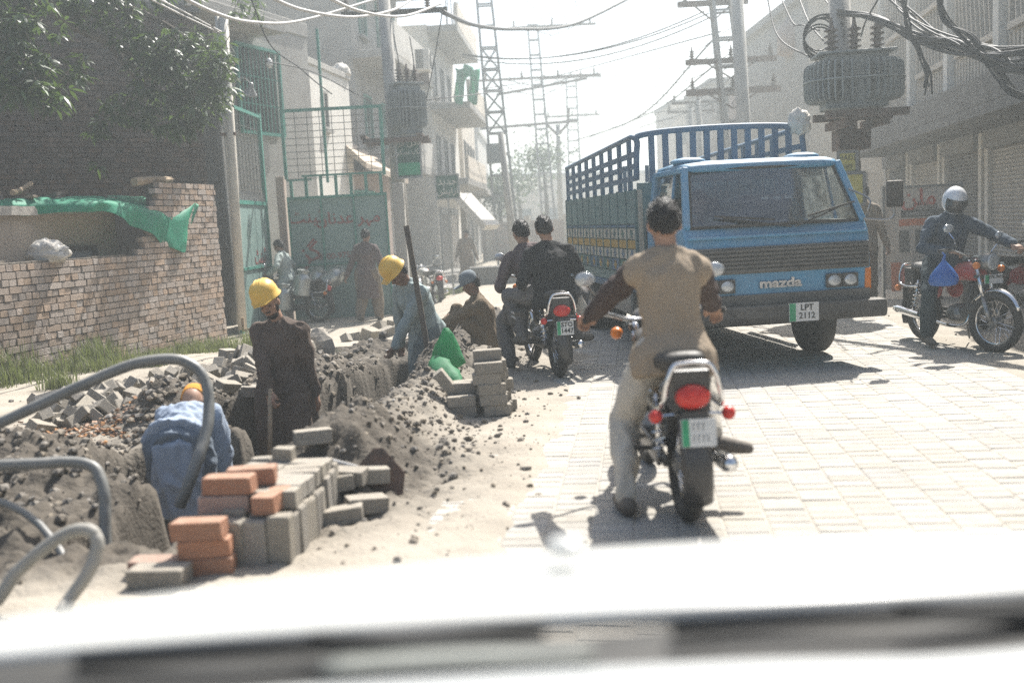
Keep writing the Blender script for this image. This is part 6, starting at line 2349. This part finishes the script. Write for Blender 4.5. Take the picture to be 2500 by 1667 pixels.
# --- two men on the second motorcycle
person('man in a black jacket seen from behind on the back seat of the second motorcycle', B2L, _B2R, (.02, -.44, .80), (.0, -.38, 1.225), (-.02, -.34, 1.37), (.1, 1, 0), (0, 1, 0),
       [V((-.23, -.22, .84)), V((.25, -.20, .84))], [V((-.26, -.25, .36)), V((.26, -.28, .36))], elbows=[V((-.45, -1, -.4)), V((.45, -1, -.4))], knees=[V((-.7, 1, .3)), V((.7, 1, .3))], toes=[V((-.3, 1, 0)), V((.9, .3, 0))],
       top=m_blackj, bottom=m_greyt, shoe=m_sandal, hair=m_hair, sh_w=.2, slim=1.04, hip_w=.11)
person('man in a grey maroon shirt steering the second motorcycle', B2L, _B2R, (-.05, -.08, .80), (-.14, .04, 1.20), (-.16, .09, 1.34), (-.1, 1, 0), (-.1, 1, 0),
       [V((-.34, .22, .955)), V((.33, .22, .955))], [V((-.36, .0, .09)), V((.34, .05, .33))], elbows=[V((-.5, -.6, -1)), V((.5, -.6, -1))], knees=[V((-.6, 1, .2)), V((.7, 1, .3))], toes=[V((-.2, 1, 0)), V((.5, 1, -.2))],
       top=m_maroon, bottom=m_greyt, shoe=m_shoe, hair=m_hair, palm=[V((0, 0, -1)), V((0, 0, -1))], sh_w=.2, hip_w=.12, loose=1.15)
# --- helmeted rider on the red motorcycle
person('helmeted man in a blue grey jumper riding the red motorcycle toward the camera side', B3L, _B3R, (0, -.22, .84), (0, -.10, 1.29), (0, -.04, 1.43), (.25, 1, -.02), (.1, 1, 0),
       [V((-.40, .30, .99)), V((.16, .12, .95))], [V((-.25, .0, .36)), V((.30, -.05, .12))], elbows=[V((-1, -.5, -.3)), V((1, -.4, -.6))], knees=[V((-.7, 1, .3)), V((.7, 1, .3))], toes=[V((-.2, 1, 0)), V((.2, 1, -.1))],
       top=m_navy, bottom=m_navyt, shoe=m_sandal, hat='helmet', palm=[V((0, 0, -1)), V((0, 0, -1))], sh_w=.2, hip_w=.12)
# --- worker standing in the pit
w1 = V((-1.90, 8.25, -.66))
person('bearded worker in a brown kameez and yellow hard hat standing in the trench pit', w1, 0, (.02, 0, .92), (.03, -.03, 1.42), (-.02, -.08, 1.57), (-.22, -1, .06), (-.15, -1, 0),
       [V((.28, .02, .80)), V((-.02, -.30, .86))], [V((.14, 0, .09)), V((-.10, -.02, .09))], elbows=[V((1, .4, -.3)), V((-1, .1, -.4))], knees=[V((.1, -1, 0)), V((-.1, -1, 0))],
       top=m_brownk, top_kind='kameez', bottom=m_brownk, hem=.50, shoe=m_shoe, hair=m_hair, beard=2, hat='hard', sh_w=.195, palm=[None, V((.6, .8, 0))], curl=(.5, 1.25), fold=.018, hemw=.98, loose=1.0, slim=.92)
# --- worker bent double, seen from behind
w2 = V((-2.20, 6.5, -.745))
person('worker in pale blue bent double over the trench with only an orange cap showing', w2, 0, (.02, -.02, .92), (-.02, .42, 1.03), (-.03, .52, 1.07), (0, .9, -.6), (0, .35, -1),
       [V((-.17, .50, .45)), V((.19, .52, .42))], [V((-.12, 0, .09)), V((.14, .02, .09))], elbows=[V((-1, -.2, 0)), V((1, -.2, 0))], knees=[V((-.1, 1, 0)), V((.1, 1, 0))], toes=[V((-.1, 1, 0)), V((.1, 1, 0))],
       top=m_bluek, top_kind='kameez', bottom=m_bluet, hem=.48, shoe=m_sandal, hat='ocap', sh_w=.175, slim=.86, hemw=.82, loose=.9, fold=.019)
# --- worker stooping sideways with yellow helmet
w3 = at(1030, 900, 10.2)
w3 = V((w3.x, 10.2, -.45))
person('stooping worker in pale teal kameez and yellow hard hat beside the long iron bar', w3, 0, (.06, .05, .92), (-.07, -.11, 1.36), (-.16, -.18, 1.46), (-.7, -.45, -.6), (-.7, -.6, -.25),
       [V((-.26, -.32, .70)), V((-.22, .22, .68))], [V((.02, -.13, .09)), V((.14, .14, .09))], elbows=[V((-.2, -.6, 0)), V((-.3, .4, 0))], knees=[V((-1, -.3, 0)), V((-1, -.2, 0))], toes=[V((-1, -.4, 0)), V((-1, -.2, 0))],
       top=m_tealk, top_kind='kameez', bottom=m_tealt, hem=.42, shoe=m_sandal, hair=m_hair, hat='hard', sh_w=.2, skin=m_skind, fold=.016)
# --- worker sitting on the heap, knees drawn up, facing left
w4 = at(1165, 850, 11.4)
w4 = V((w4.x, 11.4, hgt(w4.x, 11.4)))
person('worker in khaki and a grey cap sitting with knees drawn up on the earth heap', w4, 0, (.10, .02, .16), (.03, -.02, .60), (-.03, -.04, .735), (-1, -.25, -.05), (-1, -.25, .1),
       [V((-.42, -.22, .30)), V((-.30, .12, .36))], [V((-.46, -.14, .10)), V((-.44, .16, .10))], elbows=[V((0, -.8, -.3)), V((.1, .8, -.3))], knees=[V((-.1, -.2, 1)), V((-.1, .2, 1))], toes=[V((-1, -.1, 0)), V((-1, .1, 0))],
       top=m_khaki, bottom=m_khaki, shoe=m_sandal, hair=m_hair, hat='cap', skin=m_skind, sh_w=.2, slim=1.1, fold=.016)
# --- walker toward the gate, from behind
w5 = gp(903, 788, -.27)
w5.z = hgt(w5.x, w5.y)
person('man in a brown kameez walking away toward the green gate', w5, R(-10), (0, 0, .93), (.02, .0, 1.44), (.02, .04, 1.585), (.1, 1, 0), (0, 1, 0),
       [V((-.38, -.06, .84)), V((.36, .05, .80))], [V((-.13, -.16, .11)), V((.15, .14, .09))], elbows=[V((-.7, -.6, 0)), V((.7, -.6, 0))], knees=[V((0, 1, 0)), V((0, 1, 0))], top=m_walkb, top_kind='kameez', bottom=m_walkt, hem=.5, shoe=m_shoe, hair=m_hair, skin=m_skind, loose=1.15)
# --- milk seller on the loaded motorcycle
person('milk seller in a pale green kameez sitting on the loaded motorcycle', (MC5L.x, MC5L.y, hgt(MC5L.x, MC5L.y)), R(80), (0, -.02, .86), (0, .06, 1.34), (.02, .12, 1.47), (.3, 1, -.15), (0, 1, 0),
       [V((-.33, .22, .955)), V((.33, .22, .955))], [V((-.3, .0, .1)), V((.28, .05, .36))], elbows=[V((-1, -.5, -.4)), V((1, -.5, -.4))], knees=[V((-.7, 1, .2)), V((.7, 1, .3))], top=m_palek, top_kind='kameez', hem=.3, bottom=m_palek, shoe=m_sandal, hair=m_hair, skin=m_skind)
# --- far pedestrian
w6 = at(1140, 660, 33)
w6.z = hgt(w6.x, 33)
person('man in dusty tan clothes walking along the far shop plinth', w6, 0, (0, 0, .93), (.02, .0, 1.44), (.03, -.04, 1.57), (-.4, -1, -.3), (.2, -1, 0),
       [V((.34, -.06, .84)), V((-.33, .05, .82))], [V((.2, -.16, .09)), V((-.16, .12, .1))], elbows=[V((.7, .6, 0)), V((-.7, .6, 0))], top=m_dusk, top_kind='kameez', bottom=m_dusk, hem=.45, shoe=m_sandal, hair=m_hair, skin=m_skind)
# --- man standing behind the truck by the sign stand
w7 = at(2108, 640, 14.6)
person('man in a tan shirt standing between the truck and the sign stand', (w7.x, 14.6, 0), 0, (0, 0, .95), (0, 0, 1.46), (-.03, -.03, 1.61), (-1, -.2, 0), (-.6, -1, 0),
       [V((.32, -.06, .84)), V((-.30, -.12, .9))], [V((.13, 0, .09)), V((-.13, 0, .09))], elbows=[V((.7, .6, 0)), V((-.7, .6, 0))], top=m_dusk, bottom=m_brownk, shoe=m_shoe, hair=m_hair, skin=m_skind)
# --- driver in the cab
dl = rotz(TRZ) @ V((-.42, 1.02, 0)) + TL
person('driver in a pale shirt seated behind the truck windscreen', dl, TRZ, (0, .1, .92), (0, .02, 1.40), (0, -.02, 1.54), (.1, -1, 0), (0, -1, 0),
       [V((.18, -.36, 1.36)), V((-.18, -.36, 1.36))], [V((.15, -.62, .62)), V((-.15, -.62, .62))], elbows=[V((1, .2, -.6)), V((-1, .2, -.6))], knees=[V((0, -1, .6)), V((0, -1, .6))], top=m_palek, bottom=m_greyt, shoe=m_shoe, hair=m_hair, skin=m_skind, beard=1)
# ================================================================ loose paving blocks and bricks
BLK = [unit_block(900 + k, .06, .02) for k in range(6)]
BLK_R = [unit_block(950 + k, .06, .02) for k in range(4)]
for me in BLK:
    me.materials.append(m_block)
for me in BLK_R:
    me.materials.append(m_rblock)
_bn = [0]
def block(c, rot, label, group, size=(.21, .105, .08), red=False, name='paving_block', cat='paving block'):
    _bn[0] += 1
    pool = BLK_R if red else BLK
    o = bpy.data.objects.new('red_brick' if red else name, pool[_bn[0] % len(pool)])
    COL.objects.link(o)
    o.location = c
    o.rotation_euler = rot
    o.scale = size
    return tag(o, label, 'brick' if red else cat, group)
rr = random.Random(17)
# near stack: blocks set on end, others laid on them
NSL, NSG = 'grey paving block set on end in the low stack beside the red bricks', 'blocks of the low stack at the roadside'
sx0, sy0 = -1.40, 4.44
for i in range(4):
    for j in range(10):
        h0 = hgt(sx0 + i * .11, sy0 + j * .085)
        x = sx0 + i * .11 + j * .009 + rr.uniform(-.006, .006)
        y = sy0 + j * .085 + rr.uniform(-.004, .004)
        block((x, y, max(h0, 0) + .10 + rr.uniform(-.012, .012)), (rr.uniform(-.04, .04), rr.uniform(-.03, .03), R(-6) + rr.uniform(-.05, .05)), NSL, NSG, (.104, .079, .21))
TL_, TG_ = 'grey paving block lying flat on top of the low roadside stack', 'blocks lying on the low roadside stack'
for i in range(2):
    for j in range(6):
        if (i, j) in ((0, 0), (0, 1)):
            continue
        block((sx0 + .06 + i * .215 + j * .012, sy0 + .16 + j * .112, .255 + rr.uniform(0, .01)), (rr.uniform(-.05, .05), rr.uniform(-.05, .05), R(-6) + rr.uniform(-.12, .12)), TL_, TG_)
RL_, RG_ = 'orange red brick in the small heap on the low roadside stack', 'red bricks on the low roadside stack'
for (x, y, z, a) in ((-1.37, 4.33, .04, 2), (-1.60, 4.34, .04, -4), (-1.38, 4.34, .121, 5), (-1.40, 4.335, .202, -3), (-1.34, 4.56, .255, 1), (-1.32, 4.57, .336, -4), (-1.25, 4.70, .34, 6), (-1.13, 4.56, .255, 80)):
    block((x, y, z + .002), (rr.uniform(-.02, .02), rr.uniform(-.02, .02), R(a)), RL_, RG_, (.225, .108, .079), True)
block((-1.54, 4.2, .045), (0, 0, R(-5)), 'pale concrete block lying in front of the red bricks', None, (.24, .12, .085))
# small stack by the road edge
SL_, SG_ = 'grey paving block in the waist high stack beside the green bag', 'blocks of the stack beside the green bag'
for k in range(6):
    for j in range(3):
        for i in range(2):
            if i == 1 and (k > 2 or j == 0 and k > 1):
                continue
            if k == 5 and j != 1:
                continue
            x = -.15 - i * .24 + .02 * j + rr.uniform(-.018, .018) - .012 * k
            y = 7.62 + j * .112 + rr.uniform(-.008, .008)
            block((x, y, max(0, hgt(-.2, 7.7)) + .04 + k * .081), (rr.uniform(-.02, .02), rr.uniform(-.02, .02), R(8) + rr.uniform(-.06, .06)), SL_, SG_)
block((-.52, 7.72, .27), (R(10), R(55), R(10)), 'grey paving block leaning against the stack beside the green bag', None)
# a few lying right of the near stack
LL_, LG_ = 'grey paving block lying flat on the dirt beside the low roadside stack', 'blocks lying beside the low roadside stack'
for (px, py, a, z) in ((835, 1262, 4, .04), (895, 1240, 28, .045), (850, 1215, -12, .05), (905, 1195, 14, .07), (820, 1228, 8, .04), (770, 1150, 20, .10)):
    p = gp(px, py, z)
    block((p.x, p.y, max(hgt(p.x, p.y), 0) + z), (rr.uniform(-.1, .1), rr.uniform(-.12, .12), R(a)), LL_, LG_)
# heap along the wall
HL_, HG_ = 'grey paving block tumbled in the long heap below the brick wall', 'blocks tumbled in the heap below the brick wall'
for k in range(118):
    px = rr.uniform(95, 640)
    ty = 985 - .17 * (px - 95)
    by = 1052 - .20 * (px - 95)
    py = ty + (by - ty) * rr.random() - 10
    p = gp(px, py, .08)
    core = 1 - abs((py - (ty + by) / 2 + 10) / (by - ty) * 2)
    z = hgt(p.x, p.y) + .05 + .15 * max(0, core) * rr.random()
    block((p.x, p.y, z), (rr.uniform(-.9, .9), rr.uniform(-.9, .9), rr.uniform(0, 3.1)), HL_, HG_)
for (px, py, a, bb, c) in ((560, 880, .2, .1, 1.2), (585, 885, 1.2, .2, .4), (610, 900, .3, -.2, .2), (540, 910, .5, .3, 2.0), (600, 930, .1, .4, .9), (520, 930, .2, .6, .3), (625, 965, .1, .1, .2), (560, 960, .3, .2, 1.0)):
    p = gp(px, py, .1)
    block((p.x, p.y, hgt(p.x, p.y) + .07), (a, bb, c), HL_, HG_, (.23, .115, .09))
# broken lumps beyond the trench
BL_, BG_ = 'broken kerb lump lying beyond the wet patch', 'broken lumps beyond the wet patch'
for (px, py, s_) in ((845, 818, .12), (870, 812, .13), (905, 812, .2), (945, 806, .16), (925, 790, .17), (970, 800, .16), (955, 778, .14)):
    p = gp(px, py, -.1)
    block((p.x, p.y, hgt(p.x, p.y) + s_ * .4), (rr.uniform(-.5, .5), rr.uniform(-.5, .5), rr.uniform(0, 3)), BL_, BG_, (s_ * 1.4, s_, s_), False, 'kerb_lump', 'rubble')
for (px, py, sx, a, lab) in ((745, 915, .2, .3, 'rough upright boulder of broken concrete beside the brown clothed worker'), (785, 905, .22, .9, 'rough slab of broken concrete propped beside the trench edge')):
    p = gp(px, py + 30, 0)
    o = lump('concrete_chunk', (p.x, p.y, hgt(p.x, p.y) + .1), (sx * .62, sx * .5, sx * .75), m_block, px * .01, amp=.5, fr=1.1, n=12, m=8, flat=-.8)
    for pl_ in o.data.polygons:
        pl_.use_smooth = False
    tag(o, lab, 'rubble')
# orange leaf litter and chips
b = MB()
for k in range(420):
    px, py = rr.gauss(230, 110), rr.gauss(1060, 14) - 0.0
    p = gp(px, py, 0)
    x, y = p.x, p.y
    z = hgt(x, y) + .012
    s_ = rr.uniform(.012, .045)
    E_ = eul(rr.uniform(-.5, .5), rr.uniform(-.5, .5), rr.uniform(0, 6))
    b.box((x, y, z), (s_, s_ * .6, s_ * .2), E_)
o = b.build('litter', mk('brick_chips', (.40, .24, .13), (.27, .15, .09), 6, .9, .2, rnd='isl', ramt=.5), fixn=False)
tag(o, 'orange brick chips and dry leaves strewn before the paving block heap', 'litter', kind='stuff')

# ================================================================ hoses
m_hose = mk('hose_grey', (.15, .16, .16), (.11, .12, .12), 5, .38, .05, dust=.2, spec=.5)
m_hosel = mk('hose_pale', (.30, .30, .28), (.22, .22, .2), 5, .5, .05, dust=.3)
def hose(pts, r_, mat, label):
    P_ = spline([at(*p) for p in pts], 10)
    o0 = P_[0].copy()
    rs_ = [r_ * (1 + .025 * mnoise.noise((i * .35, r_ * 90, 0))) for i in range(len(P_))]
    P_ = [p + V((mnoise.noise((i * .22, 1, r_ * 50)), mnoise.noise((i * .22, 5, 0)), mnoise.noise((i * .22, 9, r_ * 70)))) * .004 for i, p in enumerate(P_)]
    o = MB().tube([p - o0 for p in P_], rs_, 12).build('hose', mat, None, o0, smooth=True)
    return tag(o, label, 'hose')
hose([(-60, 1060, 5.5), (60, 1005, 5.55), (200, 940, 5.6), (330, 888, 5.65), (430, 878, 5.7), (490, 910, 5.7), (509, 975, 5.65), (505, 1045, 5.55), (485, 1115, 5.45), (462, 1180, 5.4), (440, 1235, 5.4)], .031, m_hose, 'thick grey hose arching high over the bent worker')
hose([(-60, 1138, 4.9), (80, 1132, 4.95), (180, 1128, 5.0), (232, 1145, 5.0), (254, 1205, 4.95), (257, 1290, 4.9), (262, 1375, 4.85), (266, 1430, 4.8)], .029, m_hose, 'grey hose bending sharply down into the earth heap')
hose([(-60, 1218, 4.9), (20, 1232, 4.85), (90, 1275, 4.8), (140, 1335, 4.7), (180, 1400, 4.6), (200, 1450, 4.55)], .019, m_hose, 'thin black hose sloping down across the earth heap')
hose([(-10, 1470, 3.95), (40, 1400, 3.98), (110, 1335, 4.0), (180, 1296, 4.02), (226, 1298, 4.02), (238, 1335, 4.0), (215, 1395, 3.97), (178, 1450, 3.95), (150, 1490, 3.9)], .027, m_hosel, 'pale dusty hose curled into a loop beside the car')

# ================================================================ tools
def tube_px(b, p, q, r_):
    b.tube([p, q], r_, 8)
hd = w1 + V((-.02, -.345, .80))
e1 = hd + V((-.01, -.12, -.52))
t1 = thing('hoe', 'digging hoe held upright by the bearded worker', 'tool', e1)
MB().tube([hd + V((.01, .03, .12)) - e1, (0, 0, 0)], .018, 8).build('handle', m_wood, t1, smooth=True)
MB().prism([(-.10, -.02), (.11, .05), (.12, .08), (-.06, .08), (-.12, .03)], 'y', -.012, .0).build('blade', m_dchrome, t1, bevel=.003)
bl = gp(925, 1150, .16)
hn = gp(700, 1105, .14)
bl = V((bl.x, bl.y, .14))
t2 = thing('spade', 'spade with dark triangular blade lying on the spoil heap', 'tool', bl)
hz = max(hgt(hn.x, hn.y), 0) + .06
MB().tube([V((hn.x, hn.y, max(hz, .16))) - bl, V((-.12, .03, .04))], .014, 8).build('handle', m_pcable, t2, smooth=True)
q = MB().prism([(-.15, .02), (-.02, .15), (.03, .15), (.14, .0), (.12, -.12), (-.10, -.12)], 'y', -.004, .004)
q.v = [tuple(eul(R(-28), 0, R(8)) @ V(v)) for v in q.v]
q.build('blade', m_rust, t2, bevel=.002)
a, c = at(992, 552, 10.0), at(1053, 905, 9.55)
ib = MB().beam((0, 0, 0), a - c, .052, .03, (0, 1, 0)).build('iron_bar', m_dwood, None, c, bevel=.004)
tag(ib, 'long dark bar standing upright in front of the stooping worker', 'bar')
a, c = gp(1002, 812, .14), gp(938, 862, .02)
st_ = MB().tube([(0, 0, 0), a - c], .018, 8).build('tool_shaft', m_pcable, None, c)
tag(st_, 'pale wooden tool handle lying across the trench head', 'handle')
a, c = gp(1000, 866, .06), gp(915, 850, .05)
st_ = MB().tube([(0, 0, 0), a - c], .012, 8).build('tool_shaft', m_pcable, None, c)
tag(st_, 'thin pale rod lying beside the wooden tool handle', 'handle')
fr_ = thing('timber_angle', 'small L shaped timber piece lying at the dark gate corner', 'timber', gp(600, 812, -.1))
a = V(fr_.location)
MB().beam(at(592, 775, 15.5) - a, at(594, 806, 15.5) - a, .04, .04).beam(at(594, 806, 15.5) - a, at(650, 800, 15.4) - a, .05, .04).build('timber', m_wood, fr_)
dp = thing('rubbish_skip', 'low dark metal trough standing beside the far lattice tower', 'trough', at(1200, 660, 30))
MB().bx(-.65, .75, -.4, .4, -.6, .12).build('tub', m_dconc, dp, bevel=.03)

# ================================================================ green bag on the heap
m_gbag = mk('green_netting', (.035, .30, .13), (.025, .2, .09), 7, .6, .4, 40, dust=.12)
translucent(m_gbag, .4, (.06, .45, .2))
gb_ = thing('green_sack', 'bright green plastic sack slumped over the spoil heap', 'sack', gp(1095, 950, .1))
o0 = V(gb_.location)
q = MB()
rings = []
for (px, py, hw_) in ((1088, 800, .02), (1092, 815, .05), (1090, 840, .10), (1092, 870, .135), (1094, 888, .15), (1092, 898, .10)):
    cc = at(px, py, 8.75) - o0
    ring = []
    for k in range(20):
        a_ = 2 * math.pi * k / 20
        rr_ = hw_ * (1 + .22 * mnoise.noise((math.cos(a_) * 2, math.sin(a_) * 2, py * .03)))
        ring.append(cc + V((rr_ * math.cos(a_), .7 * rr_ * math.sin(a_), 0)))
    rings.append(ring)
q.loft(rings)
q.build('upper_fold', m_gbag, gb_, smooth=True)
rings = []
cl_ = spline([at(1068, 890, 8.6), at(1082, 915, 8.45), at(1100, 938, 8.3), at(1118, 958, 8.2)], 4)
for i, cc in enumerate(cl_):
    ring = []
    for k in range(16):
        a_ = 2 * math.pi * k / 16
        rr_ = (.06 + .055 * math.sin(math.pi * min(1, (i + 1.5) / (len(cl_) + 1)))) * (1 + .25 * mnoise.noise((math.cos(a_) * 2, math.sin(a_) * 2, i * .5)))
        ring.append(cc - o0 + V((rr_ * math.cos(a_), rr_ * .7 * math.sin(a_) * .6, rr_ * math.sin(a_))))
    rings.append(ring)
MB().loft(rings).build('lower_fold', m_gbag, gb_, smooth=True)

# ================================================================ carrier bags
m_bbag = mk('blue_bag', (.05, .17, .46), (.04, .13, .36), 6, .4, .4, 25)
translucent(m_bbag, .3, (.08, .25, .6))
m_wbag = mk('clear_bag', (.62, .60, .55), (.5, .46, .4), 6, .3, .4, 25)
translucent(m_wbag, .4, (.6, .58, .5))
def carrier(name, label, px, py0, py1, Y, wd, mat):
    t0_, t1_ = at(px, py0, Y), at(px + 6, py1, Y)
    o = thing(name, label, 'bag', t1_)
    rings = []
    H_ = t0_.z - t1_.z
    for i, (f_, w_) in enumerate(((0, .55), (.04, .85), (.18, 1.0), (.4, .9), (.62, .6), (.8, .3), (.92, .13), (1.0, .10))):
        ring = []
        for k in range(24):
            a_ = 2 * math.pi * k / 24
            r_ = wd / 2 * w_ * (1 + .16 * mnoise.noise((math.cos(a_) * 2.2 + px, math.sin(a_) * 2.2, f_ * 1.2)) + .05 * math.sin(a_ * 9 + f_ * 4) * f_)
            ring.append((r_ * math.cos(a_), r_ * .62 * math.sin(a_), f_ * H_))
        rings.append(ring)
    MB().loft(rings).build('pouch', mat, o, smooth=True)
    MB().tube([(0, 0, H_ * .97), (.012, 0, H_ + .03), (-.008, .01, H_ + .06)], [.016, .009, .007], 6).build('handle', mat, o)
    return o
carrier('carrier_bag', 'bright blue plastic carrier bag hanging from the red motorcycle handlebar', 2298, 632, 698, 9.35, .27, m_bbag)
carrier('carrier_bag', 'clear plastic bag of food hanging beside the black jacketed pillion', 1412, 712, 772, 9.75, .15, m_wbag)
b = thing('shoulder_pack', 'small striped pack strapped at the left side of the second motorcycle', 'bag', at(1262, 770, 9.9))
MB().box((0, 0, 0), (.17, .3, .2), eul(.1, .1, .2)).build('pouch', m_bblack, b, bevel=.04, bseg=3)
MB().box((-.02, -.152, .03), (.08, .01, .02), eul(0, .6, .2)).box((-.02, -.152, -.01), (.08, .01, .02), eul(0, .6, .2)).build('stripe', m_paintwhite, b)

# ================================================================ sign stand at the right
def stand():
    a, c = at(2158, 462, 15.4), at(2345, 722, 15.4)
    w_, h_ = c.x - a.x, a.z - c.z
    o = thing('sign_stand', 'tall white advertising stand with red lettering beside the right shops', 'sign', ((a.x + c.x) / 2, 15.4, c.z))
    MB().bx(-w_ / 2, w_ / 2, 0, .04, .15, h_).build('panel', mk('vinyl_white', (.62, .57, .50), (.55, .5, .44), 2, .5, .05, dust=.15), o)
    m_r = mk('vinyl_red', (.60, .10, .06), None, 4, .5, 0, dust=.12)
    m_o = mk('vinyl_orange', (.72, .22, .10), None, 4, .5, 0, dust=.1)
    MB().bx(-w_ / 2 + .25, w_ / 2 - .02, -.006, -.001, .15, .46).build('red_band', m_r, o)
    MB().bx(-w_ / 2 + .22, w_ / 2 - .05, -.006, -.001, h_ * .66, h_ * .72).build('orange_band', m_o, o)
    bb_ = MB().bx(-w_ / 2 + .25, w_ / 2 - .05, -.006, -.001, h_ * .735, h_ * .80).build('dark_band', m_dconc, o)
    MB().bx(-w_ / 2 + .1, -w_ / 2 + .24, -.012, -.001, .12, .55).build('corner_flash', m_o, o)
    letters('lettering', urdu('ملن'), .34, m_r, o, facing_m((-.05, -.004, h_ * .905)), .002, bold=.006)
    letters('lettering', urdu('موبائل'.replace('ئ', 'ی')), .18, m_dconc, o, facing_m((.0, -.004, h_ * .84)), .002)
    letters('lettering', '0300\n0321', .13, m_paintwhite, o, facing_m((-.1, -.008, .31)), .001, align='LEFT')
    letters('lettering', 'SAMSUNG', .085, m_paintwhite, o, facing_m((-.05, -.008, h_ * .765)), .001)
    for k in range(3):
        f_ = MB().bx(-.35 + k * .24, -.2 + k * .24, -.008, -.001, .7, 1.02).build('phone_picture', m_dconc, o)
    b = MB()
    b.bx(-w_ / 2 - .03, -w_ / 2, -.02, .05, 0, h_ + .05).bx(w_ / 2, w_ / 2 + .03, -.02, .05, 0, h_ + .05).bx(-w_ / 2, w_ / 2, -.02, .05, h_, h_ + .03)
    b.build('frame', m_steel, o)
    return o
stand()
o, w_, h_ = board('poster', 'yellow poster with dark letters on the pole behind the truck mirror', 2046, 372, 2092, 420, 14.3, mk('poster_yellow', (.62, .55, .16), (.52, .46, .14), 4, .6, .05), 'poster')
letters('lettering', 'HADE', .10, m_ink, o, facing_m((0, -.004, h_ * .7)), .001)
letters('lettering', 'OJEE', .07, m_ink, o, facing_m((0, -.004, h_ * .3)), .001)
o, w_, h_ = board('poster', 'lower faded yellow poster behind the truck windscreen edge', 2062, 424, 2110, 500, 14.25, MATS['poster_yellow'], 'poster')

# ================================================================ the car the picture is taken from
m_carw = mk('car_white', (.50, .51, .49), (.45, .46, .44), 2, .25, .02, 8, dust=.1, spec=.5)
m_trim = mk('car_trim_black', (.025, .027, .028), (.018, .02, .02), 6, .6, .1, 40, dust=.05)
m_dash = mk('dash_pale', (.50, .52, .52), (.44, .46, .46), 3, .6, .1, 60)
car = thing('car', 'white car bonnet, wipers and pale dashboard in front of the camera', 'car', (.32, 1.3, 0))
CO = V(car.location)
def grid_part(name, mat, fn, nu, nv, thick=.02):
    b = MB()
    for j in range(nv + 1):
        for i in range(nu + 1):
            b.v.append(tuple(V(fn(i / nu, j / nv)) - CO))
    b.f = [(j * (nu + 1) + i, j * (nu + 1) + i + 1, (j + 1) * (nu + 1) + i + 1, (j + 1) * (nu + 1) + i) for j in range(nv) for i in range(nu)]
    b.m = [0] * len(b.f)
    o = b.build(name, mat, car, smooth=True, fixn=False)
    s_ = o.modifiers.new('s', 'SOLIDIFY')
    s_.thickness = thick
    s_.offset = -1
    return o
def bonnet(u, v):
    x = -1.0 + 2.2 * u
    cx = (x - .32) / .84
    y = 1.17 + (.63 - .10 * cx ** 2) * v
    z = .986 - .03 * v - .10 * v ** 2.2 - .010 * abs(cx) ** 2.5
    return (x, y, z)
grid_part('bonnet', m_carw, bonnet, 40, 20)
grid_part('cowl', m_trim, lambda u, v: (-.95 + 2.3 * u, .93 + .21 * v, .975 + .004 * math.sin(u * 40)), 40, 4)
grid_part('dashboard', m_dash, lambda u, v: (-.6 + 1.84 * u, .42 + (.44 + .09 * S((u - .5) / .3)) * v, 1.072 - .02 * (1 - v) - .03 * max(0, v - .85) * 4 - .02 * (1 - S(u / .5)) + .010 * math.sin(u * 7)), 50, 12, .08)
for (xa, xb, lab) in ((-.50, .02, 0), (.16, .66, 1)):
    w_ = MB().tube([V((xa, 1.09, .995)) - CO, V((xb, 1.10, 1.0)) - CO], .011, 8).build('wiper_blade', m_trim, car, smooth=True)
    MB().tube([V((xb + .05, 1.06, .985)) - CO, V(((xa + xb) / 2, 1.09, 1.005)) - CO], .010, 6).build('wiper_arm', m_trim, w_)
grid_part('vent_trim', mk('trim_grey', (.22, .23, .21), None, 4, .6, .1), lambda u, v: (-.22 + .29 * u, 1.03 + .045 * v, .992 + .004 * math.sin(u * 3.1)), 10, 3, .01)
MB().sphere(V((.06, 1.40, .995)) - CO, (.03, .03, .012), 12, 6).build('washer_nozzle', m_carw, car, smooth=True)

# ================================================================ even haze volume added in place of windscreen glare
hz = MB().bx(-306, 306, -306, 516, -2.4, 16.0)
haze = hz.build('haze', None, fixn=True)
haze.data.materials.clear()
mh = bpy.data.materials.new('glare_haze')
mh.use_nodes = True
t = mh.node_tree
t.nodes.remove(t.nodes['Principled BSDF'])
pv_ = t.nodes.new('ShaderNodeVolumePrincipled')
pv_.inputs['Color'].default_value = (.88, .97, .98, 1)
pv_.inputs['Density'].default_value = .0062
pv_.inputs['Anisotropy'].default_value = .5
t.links.new(pv_.outputs[0], t.nodes['Material Output'].inputs['Volume'])
haze.data.materials.append(mh)
tag(haze, 'pale haze added over the whole street to stand in for windscreen glare', 'haze', kind='stuff')
